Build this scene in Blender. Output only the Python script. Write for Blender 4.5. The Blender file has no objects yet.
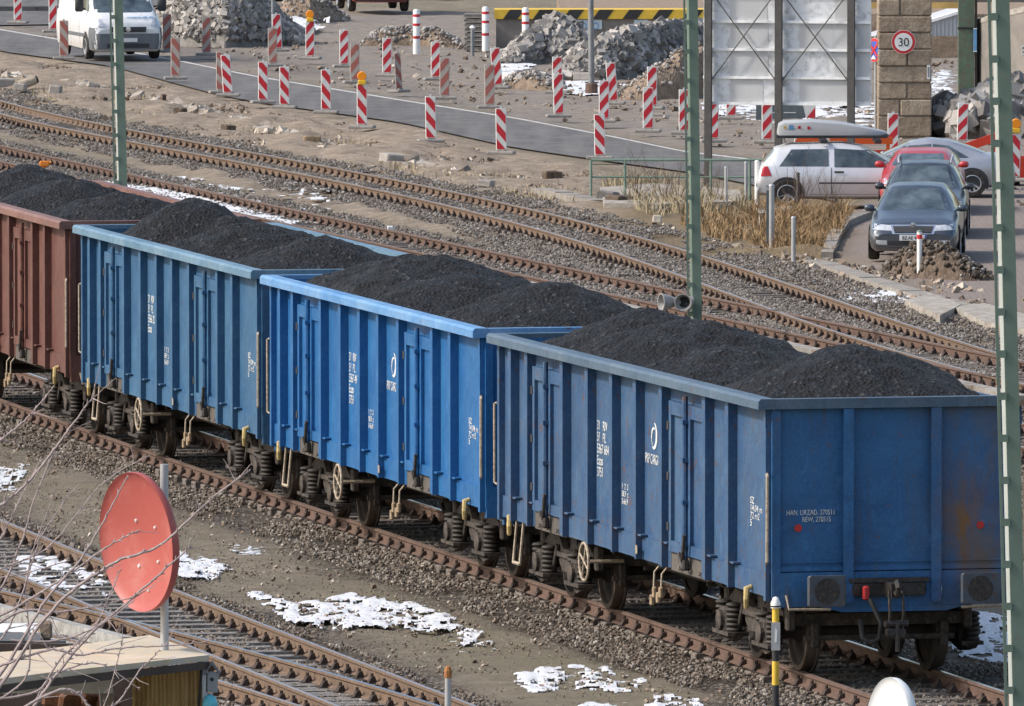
import bpy, math, random
import numpy as np
from mathutils import Vector, Matrix, noise
from mathutils.bvhtree import BVHTree
R = math.radians
rnd = random.Random(7)
nrs = np.random.RandomState(11)
scn = bpy.context.scene
COL = scn.collection

# ------------------------------------------------------------ camera
CH = 12.37; FPX = 12300.0; W, H = 1024, 706
PITCH = math.atan(733.0 / FPX)
cam_d = bpy.data.cameras.new('camera'); cam = bpy.data.objects.new('camera', cam_d); COL.objects.link(cam)
cam_d.sensor_width = 36.0; cam_d.lens = FPX * 36.0 / W
cam_d.clip_start = 1.0; cam_d.clip_end = 9000.0
cam.location = (0, 0, CH); cam.rotation_euler = (math.pi / 2 - PITCH, 0, 0)
scn.camera = cam
CP, SP = math.cos(PITCH), math.sin(PITCH)

def ray(x, y):
    a = (x - W / 2) / FPX; b = -(y - H / 2) / FPX
    return a, CP + b * SP, -SP + b * CP
def G(x, y, z=0.0):
    "ground point seen at a picture position"
    a, c, d = ray(x, y); t = (z - CH) / d
    return (a * t, c * t, z)
def V(x, y, D):
    "point at distance D seen at a picture position"
    a, c, d = ray(x, y); t = D / c
    return (a * t, D, CH + d * t)
def proj(X, Y, Z):
    dz = Z - CH
    dep = Y * CP - dz * SP; up = Y * SP + dz * CP
    return W / 2 + FPX * X / dep, H / 2 - FPX * up / dep

# ------------------------------------------------------------ materials
MATS = {}
def nmat(name):
    m = bpy.data.materials.new(name); m.use_nodes = True
    nt = m.node_tree; nt.nodes.clear()
    o = nt.nodes.new('ShaderNodeOutputMaterial'); b = nt.nodes.new('ShaderNodeBsdfPrincipled')
    nt.links.new(b.outputs[0], o.inputs[0]); MATS[name] = m
    return m, nt, b
def N(nt, t, **kw):
    n = nt.nodes.new('ShaderNode' + t)
    for k, v in kw.items():
        if isinstance(v, (int, float, tuple, str, bool)) and hasattr(n, k) and k not in ('Scale',):
            setattr(n, k, v)
    return n
def L(nt, a, b): nt.links.new(a, b)
def coords(nt, scale=(1, 1, 1), obj=True):
    tc = nt.nodes.new('ShaderNodeTexCoord'); mp = nt.nodes.new('ShaderNodeMapping')
    mp.inputs['Scale'].default_value = scale
    L(nt, tc.outputs['Object' if obj else 'Generated'], mp.inputs[0]); return mp.outputs[0]
def noisen(nt, vec, scale, detail=5, rough=0.6, dist=0.0):
    n = nt.nodes.new('ShaderNodeTexNoise'); n.inputs['Scale'].default_value = scale
    n.inputs['Detail'].default_value = detail; n.inputs['Roughness'].default_value = rough
    n.inputs['Distortion'].default_value = dist
    if vec is not None: L(nt, vec, n.inputs['Vector'])
    return n.outputs['Fac']
def ramp(nt, fac, stops, interp='LINEAR'):
    r = nt.nodes.new('ShaderNodeValToRGB'); r.color_ramp.interpolation = interp
    e = r.color_ramp.elements
    while len(e) < len(stops): e.new(0.5)
    for i, (p, c) in enumerate(stops):
        e[i].position = p
        e[i].color = (c, c, c, 1) if isinstance(c, (int, float)) else tuple(c) + (1,)
    L(nt, fac, r.inputs[0]); return r.outputs[0]
def mix(nt, fac, a, b, mode='MIX'):
    m = nt.nodes.new('ShaderNodeMix'); m.data_type = 'RGBA'; m.blend_type = mode
    if isinstance(fac, (int, float)): m.inputs[0].default_value = fac
    else: L(nt, fac, m.inputs[0])
    for v, i in ((a, 6), (b, 7)):
        if isinstance(v, tuple): m.inputs[i].default_value = v if len(v) == 4 else v + (1,)
        else: L(nt, v, m.inputs[i])
    return m.outputs[2]
def math_(nt, op, a, b=None, clamp=False):
    m = nt.nodes.new('ShaderNodeMath'); m.operation = op; m.use_clamp = clamp
    for v, i in ((a, 0), (b, 1)):
        if v is None: continue
        if isinstance(v, (int, float)): m.inputs[i].default_value = v
        else: L(nt, v, m.inputs[i])
    return m.outputs[0]
def bump(nt, bsdf, h, strength=0.5, dist=0.02):
    b = nt.nodes.new('ShaderNodeBump'); b.inputs['Strength'].default_value = strength
    b.inputs['Distance'].default_value = dist
    L(nt, h, b.inputs['Height']); L(nt, b.outputs[0], bsdf.inputs['Normal'])
def attr(nt, name):
    a = nt.nodes.new('ShaderNodeAttribute'); a.attribute_name = name; return a.outputs['Fac']

def mat_plain(name, col, rough=0.6, metal=0.0, var=0.25, scale=3.0, dirt=None, dirt_amt=0.35, bumpy=0.0, spec=0.4, coat=0.0):
    if name in MATS: return MATS[name]
    m, nt, b = nmat(name)
    v = coords(nt)
    n1 = noisen(nt, v, scale, 6, 0.65)
    lo = tuple(c * (1 - var) for c in col); hi = tuple(min(1, c * (1 + var)) for c in col)
    c = ramp(nt, n1, [(0.3, lo), (0.7, hi)])
    if dirt:
        n2 = noisen(nt, v, scale * 2.7, 8, 0.7, 0.5)
        f = ramp(nt, n2, [(0.62 - dirt_amt * .35, 0), (0.80 - dirt_amt * .25, 1)])
        c = mix(nt, f, c, dirt)
    L(nt, c, b.inputs['Base Color'])
    b.inputs['Roughness'].default_value = rough; b.inputs['Metallic'].default_value = metal
    b.inputs['Specular IOR Level'].default_value = spec; b.inputs['Coat Weight'].default_value = coat
    if bumpy: bump(nt, b, noisen(nt, v, scale * 8, 6, 0.7), bumpy, 0.02)
    return m

def mat_paint(name, col, fade, rust=(0.11, 0.055, 0.035), rust_amt=0.3, streak=(0.05, 0.045, 0.045), streak_amt=0.5, rough=0.55):
    "weathered wagon paint: faded patches, vertical dirt streaks and rust"
    m, nt, b = nmat(name)
    v = coords(nt); vs = coords(nt, (3.0, 3.0, 0.35))
    c = ramp(nt, noisen(nt, v, 1.3, 7, 0.62, 0.3), [(0.33, col), (0.66, fade)])
    fine = noisen(nt, v, 28, 4, 0.7)
    c = mix(nt, ramp(nt, fine, [(0.4, 0.0), (0.75, 0.35)]), c, tuple(min(1, x * 1.5 + .02) for x in fade))
    st = noisen(nt, vs, 2.6, 7, 0.68, 0.2)
    c = mix(nt, ramp(nt, st, [(0.52, 0.0), (0.78, streak_amt)]), c, streak)
    pale = noisen(nt, coords(nt, (2.0, 2.0, .8)), 3.1, 8, .7, .6)
    c = mix(nt, ramp(nt, pale, [(0.57, 0.0), (0.70, 0.38)]), c, tuple(min(1, x * 1.7 + .03) for x in fade))
    big = noisen(nt, v, 0.75, 4, 0.55)
    c = mix(nt, ramp(nt, big, [(0.5, 0.0), (0.75, streak_amt * 0.8)]), c, tuple(0.5 * (a + d) for a, d in zip(streak, col)))
    rn = noisen(nt, v, 5.5, 9, 0.72, 0.8)
    c = mix(nt, ramp(nt, rn, [(0.66 - rust_amt * 0.2, 0.0), (0.72 - rust_amt * 0.2, 0.85)]), c, rust)
    L(nt, c, b.inputs['Base Color'])
    b.inputs['Roughness'].default_value = rough; b.inputs['Specular IOR Level'].default_value = 0.35
    bump(nt, b, noisen(nt, v, 1.9, 4, 0.55), 0.9, 0.05)
    return m

# ------------------------------------------------------------ mesh builder
class MB:
    def __init__(s): s.v = []; s.f = []; s.m = []; s.mi = 0
    def add(s, vs, fs, M=None):
        o = len(s.v)
        if M is not None: vs = [tuple(M @ Vector(p)) for p in vs]
        s.v += [tuple(p) for p in vs]; s.f += [tuple(i + o for i in f) for f in fs]; s.m += [s.mi] * len(fs)
        return s
    def box(s, x0, x1, y0, y1, z0, z1, M=None):
        vs = [(x0, y0, z0), (x1, y0, z0), (x1, y1, z0), (x0, y1, z0), (x0, y0, z1), (x1, y0, z1), (x1, y1, z1), (x0, y1, z1)]
        return s.add(vs, [(0, 3, 2, 1), (4, 5, 6, 7), (0, 1, 5, 4), (1, 2, 6, 5), (2, 3, 7, 6), (3, 0, 4, 7)], M)
    def cbox(s, c, d, M=None, bev=0.0):
        x, y, z = c; a, b, e = d[0] / 2, d[1] / 2, d[2] / 2
        if bev <= 0: return s.box(x - a, x + a, y - b, y + b, z - e, z + e, M)
        k = bev; pts = [(-a + k, -b), (a - k, -b), (a, -b + k), (a, b - k), (a - k, b), (-a + k, b), (-a, b - k), (-a, -b + k)]
        sh = lambda q, zz, f: [(x + p[0] * f, y + p[1] * f, z + zz) for p in q]
        f = 1 - k / max(a, b); vs = sh(pts, -e, f) + sh(pts, -e + k, 1) + sh(pts, e - k, 1) + sh(pts, e, f)
        fs = [tuple(reversed(range(8))), tuple(range(24, 32))]
        for r in range(3):
            for i in range(8): fs.append((r * 8 + i, r * 8 + (i + 1) % 8, r * 8 + 8 + (i + 1) % 8, r * 8 + 8 + i))
        return s.add(vs, fs, M)
    def prism(s, poly, t0, t1, axis='x', M=None):
        "poly: 2D points; extruded along axis from t0 to t1"
        def p(a, b, t):
            return {'x': (t, a, b), 'y': (a, t, b), 'z': (a, b, t)}[axis]
        n = len(poly)
        vs = [p(a, b, t0) for a, b in poly] + [p(a, b, t1) for a, b in poly]
        fs = [tuple(reversed(range(n))), tuple(range(n, 2 * n))] + [(i, (i + 1) % n, n + (i + 1) % n, n + i) for i in range(n)]
        return s.add(vs, fs, M)
    def tube(s, pts, r, n=8, cap=True, M=None):
        pts = [Vector(p) for p in pts]; rs = r if isinstance(r, (list, tuple)) else [r] * len(pts)
        vs = []; up = None
        for i, p in enumerate(pts):
            d = (pts[min(i + 1, len(pts) - 1)] - pts[max(i - 1, 0)])
            d = d.normalized() if d.length > 1e-9 else Vector((0, 0, 1))
            if up is None:
                up = Vector((0, 0, 1)) if abs(d.z) < 0.9 else Vector((1, 0, 0))
            a = d.cross(up)
            a = a.normalized() if a.length > 1e-6 else d.orthogonal().normalized()
            b = a.cross(d).normalized(); up = b
            for k in range(n):
                t = 2 * math.pi * k / n; vs.append(tuple(p + (a * math.cos(t) + b * math.sin(t)) * rs[i]))
        fs = []
        for i in range(len(pts) - 1):
            for k in range(n): fs.append((i * n + k, i * n + (k + 1) % n, (i + 1) * n + (k + 1) % n, (i + 1) * n + k))
        if cap: fs += [tuple(range(n)), tuple(range((len(pts) - 1) * n, len(pts) * n))[::-1]]
        return s.add(vs, fs, M)
    def lathe(s, prof, n=24, axis='z', c=(0, 0, 0), M=None, arc=1.0):
        "prof: (radius, height) list"
        vs = []
        for k in range(n):
            t = 2 * math.pi * k / n * arc; ct, st = math.cos(t), math.sin(t)
            for r, h in prof:
                q = {'z': (r * ct, r * st, h), 'y': (r * ct, h, r * st), 'x': (h, r * ct, r * st)}[axis]
                vs.append((q[0] + c[0], q[1] + c[1], q[2] + c[2]))
        m = len(prof); fs = []
        for k in range(n if arc >= 1 else n - 1):
            for i in range(m - 1):
                a = k * m + i; b = ((k + 1) % n) * m + i
                fs.append((a, b, b + 1, a + 1))
        return s.add(vs, fs, M)
    def quad(s, a, b, c, d): return s.add([a, b, c, d], [(0, 1, 2, 3)])
    def build(s, name, mats, parent=None, smooth=False, angle=None):
        me = bpy.data.meshes.new(name); me.from_pydata(s.v, [], s.f); me.update()
        for m in (mats if isinstance(mats, (list, tuple)) else [mats]):
            me.materials.append(MATS[m] if isinstance(m, str) else m)
        me.polygons.foreach_set('material_index', s.m)
        import bmesh
        bm = bmesh.new(); bm.from_mesh(me); bmesh.ops.recalc_face_normals(bm, faces=bm.faces); bm.to_mesh(me); bm.free()
        if smooth:
            me.polygons.foreach_set('use_smooth', [True] * len(me.polygons))
            if angle: me.set_sharp_from_angle(angle=R(angle))
        o = bpy.data.objects.new(name, me); COL.objects.link(o)
        if parent: o.parent = parent
        return o
def npmesh(name, v, f, mats, parent=None, smooth=False, midx=None):
    me = bpy.data.meshes.new(name)
    v = np.asarray(v, np.float32); f = np.asarray(f, np.int32)
    me.vertices.add(len(v)); me.vertices.foreach_set('co', v.ravel())
    k = f.shape[1]
    me.loops.add(f.size); me.loops.foreach_set('vertex_index', f.ravel())
    me.polygons.add(len(f)); me.polygons.foreach_set('loop_start', np.arange(0, f.size, k, dtype=np.int32))
    me.update(calc_edges=True)
    for m in (mats if isinstance(mats, (list, tuple)) else [mats]): me.materials.append(MATS[m])
    if midx is not None: me.polygons.foreach_set('material_index', np.asarray(midx, np.int32))
    if smooth: me.polygons.foreach_set('use_smooth', [True] * len(f))
    else: me.shade_flat()
    o = bpy.data.objects.new(name, me); COL.objects.link(o)
    if parent: o.parent = parent
    return o
def tag(o, label=None, cat=None, group=None, kind=None):
    if label: o['label'] = label
    if cat: o['category'] = cat
    if group: o['group'] = group
    if kind: o['kind'] = kind
    return o
def empty(name, loc=(0, 0, 0), rz=0.0, label=None, cat=None, group=None):
    o = bpy.data.objects.new(name, None); o.empty_display_size = 0.2; COL.objects.link(o)
    o.location = loc; o.rotation_euler = (0, 0, rz); return tag(o, label, cat, group)
def kids(o): return [c for c in bpy.data.objects if c.parent == o]
def copy_tree(o, parent=None):
    c = o.copy(); COL.objects.link(c)
    if parent: c.parent = parent
    for ch in list(o.children): copy_tree(ch, c)
    return c
def text(name, body, size, mat, parent, M, sx=1.0, align='LEFT', extr=0.002, spacing=1.0):
    cu = bpy.data.curves.new(name, 'FONT'); cu.body = body; cu.size = size; cu.align_x = align
    cu.extrude = extr; cu.space_line = spacing
    o = bpy.data.objects.new(name, cu); COL.objects.link(o)
    bpy.context.view_layer.update()
    me = bpy.data.meshes.new_from_object(o.evaluated_get(bpy.context.evaluated_depsgraph_get()))
    COL.objects.unlink(o); bpy.data.objects.remove(o)
    me.transform(M @ Matrix.Diagonal((sx, 1, 1, 1)))
    me.materials.clear(); me.materials.append(MATS[mat]); me.name = name
    t = bpy.data.objects.new(name, me); COL.objects.link(t)
    if parent: t.parent = parent
    return t
def icosa(sub=0):
    import bmesh
    bm = bmesh.new(); bmesh.ops.create_icosphere(bm, subdivisions=sub + 1, radius=1.0)
    v = np.array([p.co[:] for p in bm.verts]); f = np.array([[q.index for q in p.verts] for p in bm.faces]); bm.free()
    return v, f
ICO_V, ICO_F = icosa(0)
CUBE_V = np.array([(-1, -1, -1), (1, -1, -1), (1, 1, -1), (-1, 1, -1), (-1, -1, 1), (1, -1, 1), (1, 1, 1), (-1, 1, 1)], float)
CUBE_F = np.array([(0, 3, 2, 1), (4, 5, 6, 7), (0, 1, 5, 4), (1, 2, 6, 5), (2, 3, 7, 6), (3, 0, 4, 7)])
def scatter_mesh(P, S, shape='ico', flat=0.7, jit=0.25, rs=None, tilt=1.0):
    "many irregular stones as arrays: P positions (n,3), S radii (n,)"
    rs = rs or nrs; n = len(P); BV, BF = (ICO_V, ICO_F) if shape == 'ico' else (CUBE_V, CUBE_F)
    k = len(BV)
    v = BV[None] * (1 + jit * (rs.rand(n, k, 1) - 0.5) * 2)
    v = v * (S[:, None, None] * (0.65 + 0.7 * rs.rand(n, 1, 3)))
    v[:, :, 2] *= flat
    a = rs.rand(n) * 6.283; b = (rs.rand(n) - .5) * 2 * tilt; c = (rs.rand(n) - .5) * 2 * tilt
    def rot(v, t, i, j):
        ct, st = np.cos(t)[:, None], np.sin(t)[:, None]
        x, y = v[:, :, i] * ct - v[:, :, j] * st, v[:, :, i] * st + v[:, :, j] * ct
        v = v.copy(); v[:, :, i] = x; v[:, :, j] = y; return v
    v = rot(v, b, 0, 2); v = rot(v, c, 1, 2); v = rot(v, a, 0, 1)
    v = v + P[:, None, :]
    f = BF[None] + (np.arange(n) * k)[:, None, None]
    return v.reshape(-1, 3), f.reshape(-1, BF.shape[1])
# ------------------------------------------------------------ world and sun
SUN_EL, SUN_AZ = 40.0, 263.0       # azimuth: degrees clockwise from +Y (view direction); 263 = from the left, a little before the view plane
wd = bpy.data.worlds.new('World'); scn.world = wd; wd.use_nodes = True
nt = wd.node_tree; nt.nodes.clear()
sky = nt.nodes.new('ShaderNodeTexSky'); sky.sky_type = 'NISHITA'; sky.sun_disc = False
sky.sun_elevation = R(SUN_EL); sky.sun_rotation = R(SUN_AZ); sky.dust_density = 3.0; sky.air_density = 1.2
bg = nt.nodes.new('ShaderNodeBackground'); bg.inputs[1].default_value = 0.15
ow = nt.nodes.new('ShaderNodeOutputWorld')
L(nt, sky.outputs[0], bg.inputs[0]); L(nt, bg.outputs[0], ow.inputs[0])
sl = bpy.data.lights.new('sun', 'SUN'); so = bpy.data.objects.new('sun', sl); COL.objects.link(so)
sl.energy = 2.5; sl.angle = R(5.0); sl.color = (1.0, 0.95, 0.88)
sd = Vector((math.sin(R(SUN_AZ)) * math.cos(R(SUN_EL)), math.cos(R(SUN_AZ)) * math.cos(R(SUN_EL)), math.sin(R(SUN_EL))))
so.rotation_euler = sd.to_track_quat('Z', 'Y').to_euler(); so.location = (-40, 200, 60)
vs_ = scn.view_settings; vs_.view_transform = 'Standard'; vs_.look = 'None'; vs_.exposure = 0.54; vs_.gamma = 1.0

# ------------------------------------------------------------ numpy noise
def vnoise(x, y, seed=0):
    xi = np.floor(x).astype(np.int64); yi = np.floor(y).astype(np.int64); fx = x - xi; fy = y - yi
    def h(a, b):
        n = (a * 374761393 + b * 668265263 + seed * 1442695041) & 0x7fffffff
        n = ((n ^ (n >> 13)) * 1274126177) & 0x7fffffff
        return ((n ^ (n >> 16)) & 0xffff) / 65535.0
    ux = fx * fx * (3 - 2 * fx); uy = fy * fy * (3 - 2 * fy)
    a = h(xi, yi) * (1 - ux) + h(xi + 1, yi) * ux; b = h(xi, yi + 1) * (1 - ux) + h(xi + 1, yi + 1) * ux
    return a * (1 - uy) + b * uy
def fbm(x, y, o=4, seed=0):
    s = 0; a = 0.5; t = 0
    for i in range(o): s = s + a * vnoise(x * 2 ** i, y * 2 ** i, seed + i * 17); t += a; a *= 0.55
    return s / t
def inpoly(px, py, poly):
    r = np.zeros(px.shape, bool); n = len(poly)
    for i in range(n):
        x0, y0 = poly[i]; x1, y1 = poly[(i + 1) % n]
        if y0 == y1: continue
        c = ((y0 > py) != (y1 > py)) & (px < (x1 - x0) * (py - y0) / (y1 - y0) + x0)
        r ^= c
    return r
def npproj(X, Y, Z=0.0):
    dz = Z - CH; dep = Y * CP - dz * SP; up = Y * SP + dz * CP
    return W / 2 + FPX * X / dep, H / 2 - FPX * up / dep

ZONES = {
 'sand': [[(0, 120), (130, 146), (256, 172), (500, 226), (600, 252), (600, 262), (500, 243), (256, 190), (120, 158), (0, 132)],
          [(-200, 30), (-200, 92), (0, 96), (120, 118), (256, 146), (400, 176), (480, 192), (560, 212), (640, 226), (600, 168), (512, 150), (400, 126), (215, 93), (112, 66), (0, 52)],
          [(700, 246), (820, 250), (850, 262), (930, 305), (1100, 350), (1100, 372), (1000, 345), (900, 318), (800, 282), (700, 262)]],
 'site': [[(-300, 22), (0, 27), (60, 38), (256, 74), (416, 100), (512, 115), (612, 134), (760, 158), (900, 190), (1200, 230), (1200, 20), (700, 20), (380, 8), (180, 14), (-300, -10)]],
 'pave': [[(853, 205), (828, 255), (850, 265), (905, 276), (935, 300), (1300, 360), (1300, 150), (1000, 140), (900, 200)]],
 'straw': [[(640, 190), (760, 185), (852, 200), (845, 225), (828, 262), (740, 256), (690, 250), (640, 232), (600, 222), (600, 205)]],
 'moss': [[(30, 425), (110, 442), (180, 470), (130, 470), (60, 450)], [(300, 545), (380, 570), (470, 610), (560, 640), (700, 700), (560, 700), (430, 640), (340, 600)],
          [(370, 232), (440, 246), (420, 252), (360, 240)], [(740, 250), (830, 265), (800, 272), (730, 262)], [(900, 318), (1000, 330), (1024, 345), (940, 330)],
          [(930, 300), (1024, 315), (1024, 330), (960, 318)], [(-50, -20), (70, -20), (70, 3), (-50, 3)]],
 'wet': [[(0, 400), (60, 420), (150, 470), (230, 490), (330, 530), (420, 570), (300, 555), (220, 530), (100, 480), (0, 450)], [(0, 22), (256, 66), (512, 110), (300, 60), (0, 12)]],
 'snow': [[(166, 546), (200, 554), (238, 567), (215, 575), (172, 572)], [(222, 541), (272, 545), (262, 556), (228, 553)], [(700, 100), (890, 100), (890, 118), (700, 112)], [(898, 66), (962, 70), (962, 132), (900, 130)],
          [(600, 207), (625, 209), (612, 214)], [(470, 640), (500, 646), (480, 668), (455, 650)], [(540, 650), (570, 652), (560, 662), (545, 660)], [(138, 163), (158, 168), (150, 173), (136, 170)], [(190, 176), (240, 186), (226, 190), (190, 182)]],
}
# ------------------------------------------------------------ tracks from picture traces
RT = 0.17     # rail head height above the ground
def curve_from(pts, deg=3, z=RT):
    P = np.array([G(x, y, z)[:2] for x, y in pts]); k = min(deg, len(pts) - 1)
    c = np.polyfit(P[:, 1] - 200, P[:, 0], k)
    lo, hi = P[:, 1].min(), P[:, 1].max(); f = lambda D: np.polyval(c, D - 200)
    def g(D):   # straight on beyond the traced length
        D = np.asarray(D, float); q = np.clip(D, lo, hi); e = np.where(D < lo, lo, hi); sl = np.where(D < lo, f(lo + 6.) - f(lo), f(hi) - f(hi - 6.)) / 6.
        return f(q) + (D - q) * sl
    return g
TRAIN_X = curve_from([(0, 399), (128, 443.5), (256, 488), (381, 530), (500, 570), (607, 605.5), (698, 636), (760, 657.5), (798, 670), (871, 695.5)], 3)
rail_C = curve_from([(0, 101), (128, 127), (256, 152), (348, 176), (512, 202), (600, 224), (687, 248.5), (768, 277.5), (856, 309), (900, 323), (957, 342), (993, 351.7), (1024, 358)], 4)
rail_D = curve_from([(0, 114), (128, 139), (256, 166), (400, 196), (512, 220.5), (587, 242), (687, 277), (768, 307), (807, 322), (856, 340), (900, 352.5), (935, 361.5), (993, 376), (1024, 383)], 4)
rail_A = curve_from([(0, 144), (125, 174), (256, 202), (400, 231), (512, 255.5), (600, 274), (700, 293.7), (778, 311), (850, 326), (900, 336), (957, 349), (993.5, 354.5), (1023, 361)], 2)
rail_B = curve_from([(0, 160), (62, 174), (256, 219), (400, 249), (512, 272.5), (602, 291), (702, 312), (768, 325), (850, 345), (900, 356.5), (942, 366.6), (993, 377), (1023, 384)], 2)
rail_E = curve_from([(0, 519), (28, 530.5), (59, 544), (99, 561), (168, 586), (300, 638), (380, 669), (466, 703)], 2)
rail_G = curve_from([(0, 590), (65, 606), (120, 616), (161, 627), (256, 653), (300, 666), (370, 684), (441, 706)], 2)
def offset(fx, off):
    "curve parallel to fx, off metres to the right"
    def g(D):
        D = np.asarray(D, float); s = (fx(D + .5) - fx(D - .5))
        return fx(D) + off * np.sqrt(1 + s * s)
    return g
rail_F = offset(rail_E, -1.505); rail_I = offset(rail_G, -1.505)
train_near = TRAIN_X; train_far = offset(TRAIN_X, 1.60)
def line_par(fx, off): return offset(fx, off)
rail_T3b = offset(rail_B, -2.75); rail_T3 = offset(rail_B, -4.255); rail_T4a = offset(rail_B, -7.6)

# ------------------------------------------------------------ ground sheet
def axis_vals(lo, hi, step, far):
    a = list(np.arange(lo, hi + 1e-6, step)); s = step; x = hi
    while x < far: s *= 1.5; x += s; a.append(x)
    s = step; x = lo
    while x > -far: s *= 1.5; x -= s; a.insert(0, x)
    return np.array(a)
gx = axis_vals(-22, 24, 0.24, 5000)
gy = list(np.arange(122, 250, 0.24)) + list(np.arange(250, 420, 0.4)); s = .4; x = gy[-1]
while x < 6000: s *= 1.4; x += s; gy.append(x)
s = .24; x = gy[0]; pre = []
while x > -600: s *= 1.5; x -= s; pre.insert(0, x)
gy = np.array(pre + gy)
XX, YY = np.meshgrid(gx, gy); PX, PY = npproj(XX, np.maximum(YY, 20.0), 0.0)
jx = (fbm(XX * .9, YY * .25, 4, 3) - .5) * 60; jy = (fbm(XX * .9 + 40, YY * .25, 4, 5) - .5) * 14
ATT = {}
for k, pl in ZONES.items():
    m = np.zeros(XX.shape); amp = 0.25 if k in ('snow',) else 0.8
    for p in pl: m = np.maximum(m, inpoly(PX + jx * amp, PY + jy * amp, p).astype(float))
    for _ in range(1 if k == 'snow' else 3):
        m = (m + np.roll(m, 1, 0) + np.roll(m, -1, 0) + np.roll(m, 1, 1) + np.roll(m, -1, 1)) / 5
    ATT[k] = m
def lat(fx): return XX - fx(YY)
bal = np.zeros(XX.shape)
inr = (YY > 100) & (YY < 420)
for fx, w in ((offset(TRAIN_X, .75), 2.3), (offset(rail_E, -.75), 2.0), (offset(rail_G, -.75), 2.0), (offset(rail_B, .0), 2.4), (offset(rail_A, -.2), 2.2), (rail_C, 1.8), (rail_D, 1.5), (rail_T3b, 2.2), (rail_T4a, 2.2)):
    d = np.abs(lat(fx)) + (fbm(XX * .7, YY * .3, 3, 9) - .5) * 1.6
    bal = np.maximum(bal, np.clip((w - d) / 0.5, 0, 1) * inr)
ATT['ballast'] = bal
Z = (fbm(XX * .5, YY * .16, 4, 1) - .5) * 0.10 + (fbm(XX * 2.2, YY * 1.1, 3, 2) - .5) * 0.07
bank = ATT['sand'] * (YY > 240)
Z = Z + bank * ((fbm(XX * .8, YY * .35, 4, 21) - .4) * 0.55)
Z = Z * (1 - bal * .75) - bal * .05
Z = np.where(inr, Z, Z * .2) - 0.04
Z = np.minimum(Z, 0.35)
ROADZ = [[(-300, -40), (0, 24), (112, 43), (182, 56), (256, 71), (416, 97), (512, 112), (612, 131), (684, 146), (752, 154), (860, 172), (860, 210), (760, 190), (690, 176), (600, 164), (512, 151), (400, 126), (256, 106), (215, 98), (112, 70), (0, 55), (-300, -24)],
  [(-300, -60), (300, -60), (256, 4), (180, 6), (130, 13), (60, 28), (-60, 30), (-300, 14)]]
rm = np.zeros(XX.shape)
for p in ROADZ: rm = np.maximum(rm, inpoly(PX, PY, p).astype(float))
for _ in range(2): rm = (rm + np.roll(rm, 1, 0) + np.roll(rm, -1, 0) + np.roll(rm, 1, 1) + np.roll(rm, -1, 1)) / 5
rm = np.clip(rm * 2, 0, 1)
Z = Z * (1 - rm) - .03 * rm
flat = np.maximum(ATT['pave'], 0); Z = Z * (1 - .7 * flat)
ny, nx = XX.shape
gv = np.stack([XX, YY, Z], -1).reshape(-1, 3)
ii = (np.arange(ny - 1)[:, None] * nx + np.arange(nx - 1)[None]).ravel()
gf = np.stack([ii, ii + 1, ii + nx + 1, ii + nx], -1)

m, nt, b = nmat('ground')
v = coords(nt)
def vor(scale, feat='F1', out='Distance'):
    n = nt.nodes.new('ShaderNodeTexVoronoi'); n.inputs['Scale'].default_value = scale; L(nt, v, n.inputs['Vector']); return n
n_big = noisen(nt, v, .6, 5, .6); n_mid = noisen(nt, v, 2.6, 7, .68); n_fine = noisen(nt, v, 14, 6, .75)
vo = vor(15.0); cell = nt.nodes.new('ShaderNodeSeparateColor'); L(nt, vo.outputs['Color'], cell.inputs[0])
base = ramp(nt, n_mid, [(.3, (.15, .118, .085)), (.5, (.235, .195, .145)), (.7, (.32, .275, .215))])
base = mix(nt, ramp(nt, n_fine, [(.38, .55), (.55, 0)]), base, (.12, .094, .068))
n_grit = noisen(nt, v, 45, 4, .8)
base = mix(nt, ramp(nt, n_grit, [(.55, 0), (.7, .55)]), base, (.33, .29, .24))
base = mix(nt, ramp(nt, n_big, [(.42, 0), (.6, .55)]), base, (.17, .15, .10))
stone = ramp(nt, cell.outputs[0], [(0, (.07, .055, .045)), (.35, (.17, .13, .10)), (.65, (.27, .23, .19)), (1, (.40, .36, .31))])
balc = mix(nt, ramp(nt, vo.outputs['Distance'], [(.25, 0), (.6, 1)]), stone, (.05, .04, .033))
col = mix(nt, attr(nt, 'ballast'), base, balc)
sandc = ramp(nt, n_mid, [(.25, (.16, .12, .088)), (.5, (.30, .24, .182)), (.72, (.44, .37, .295))])
sandc = mix(nt, ramp(nt, n_fine, [(.45, 0), (.66, .75)]), sandc, (.13, .095, .07))
col = mix(nt, attr(nt, 'sand'), col, sandc)
sitec = ramp(nt, n_mid, [(.28, (.14, .11, .09)), (.5, (.25, .21, .175)), (.75, (.36, .315, .27))])
sitec = mix(nt, ramp(nt, n_big, [(.45, 0), (.62, .7)]), sitec, (.20, .185, .175))
sitec = mix(nt, ramp(nt, n_fine, [(.55, 0), (.72, .5)]), sitec, (.12, .10, .08))
col = mix(nt, attr(nt, 'site'), col, sitec)
br = nt.nodes.new('ShaderNodeTexBrick'); br.inputs['Scale'].default_value = 2.2; L(nt, v, br.inputs['Vector'])
br.inputs['Color1'].default_value = (.30, .255, .235, 1); br.inputs['Color2'].default_value = (.36, .31, .285, 1); br.inputs['Mortar'].default_value = (.16, .13, .11, 1)
br.inputs['Mortar Size'].default_value = .03
pavec = mix(nt, ramp(nt, n_mid, [(.3, .25), (.6, .85)]), br.outputs[0], (.245, .20, .175))
pavec = mix(nt, ramp(nt, n_fine, [(.5, 0), (.7, .5)]), pavec, (.13, .10, .085))
col = mix(nt, attr(nt, 'pave'), col, pavec)
strawc = ramp(nt, n_fine, [(.3, (.13, .09, .045)), (.5, (.20, .15, .09)), (.7, (.29, .23, .15))])
col = mix(nt, attr(nt, 'straw'), col, strawc)
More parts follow.
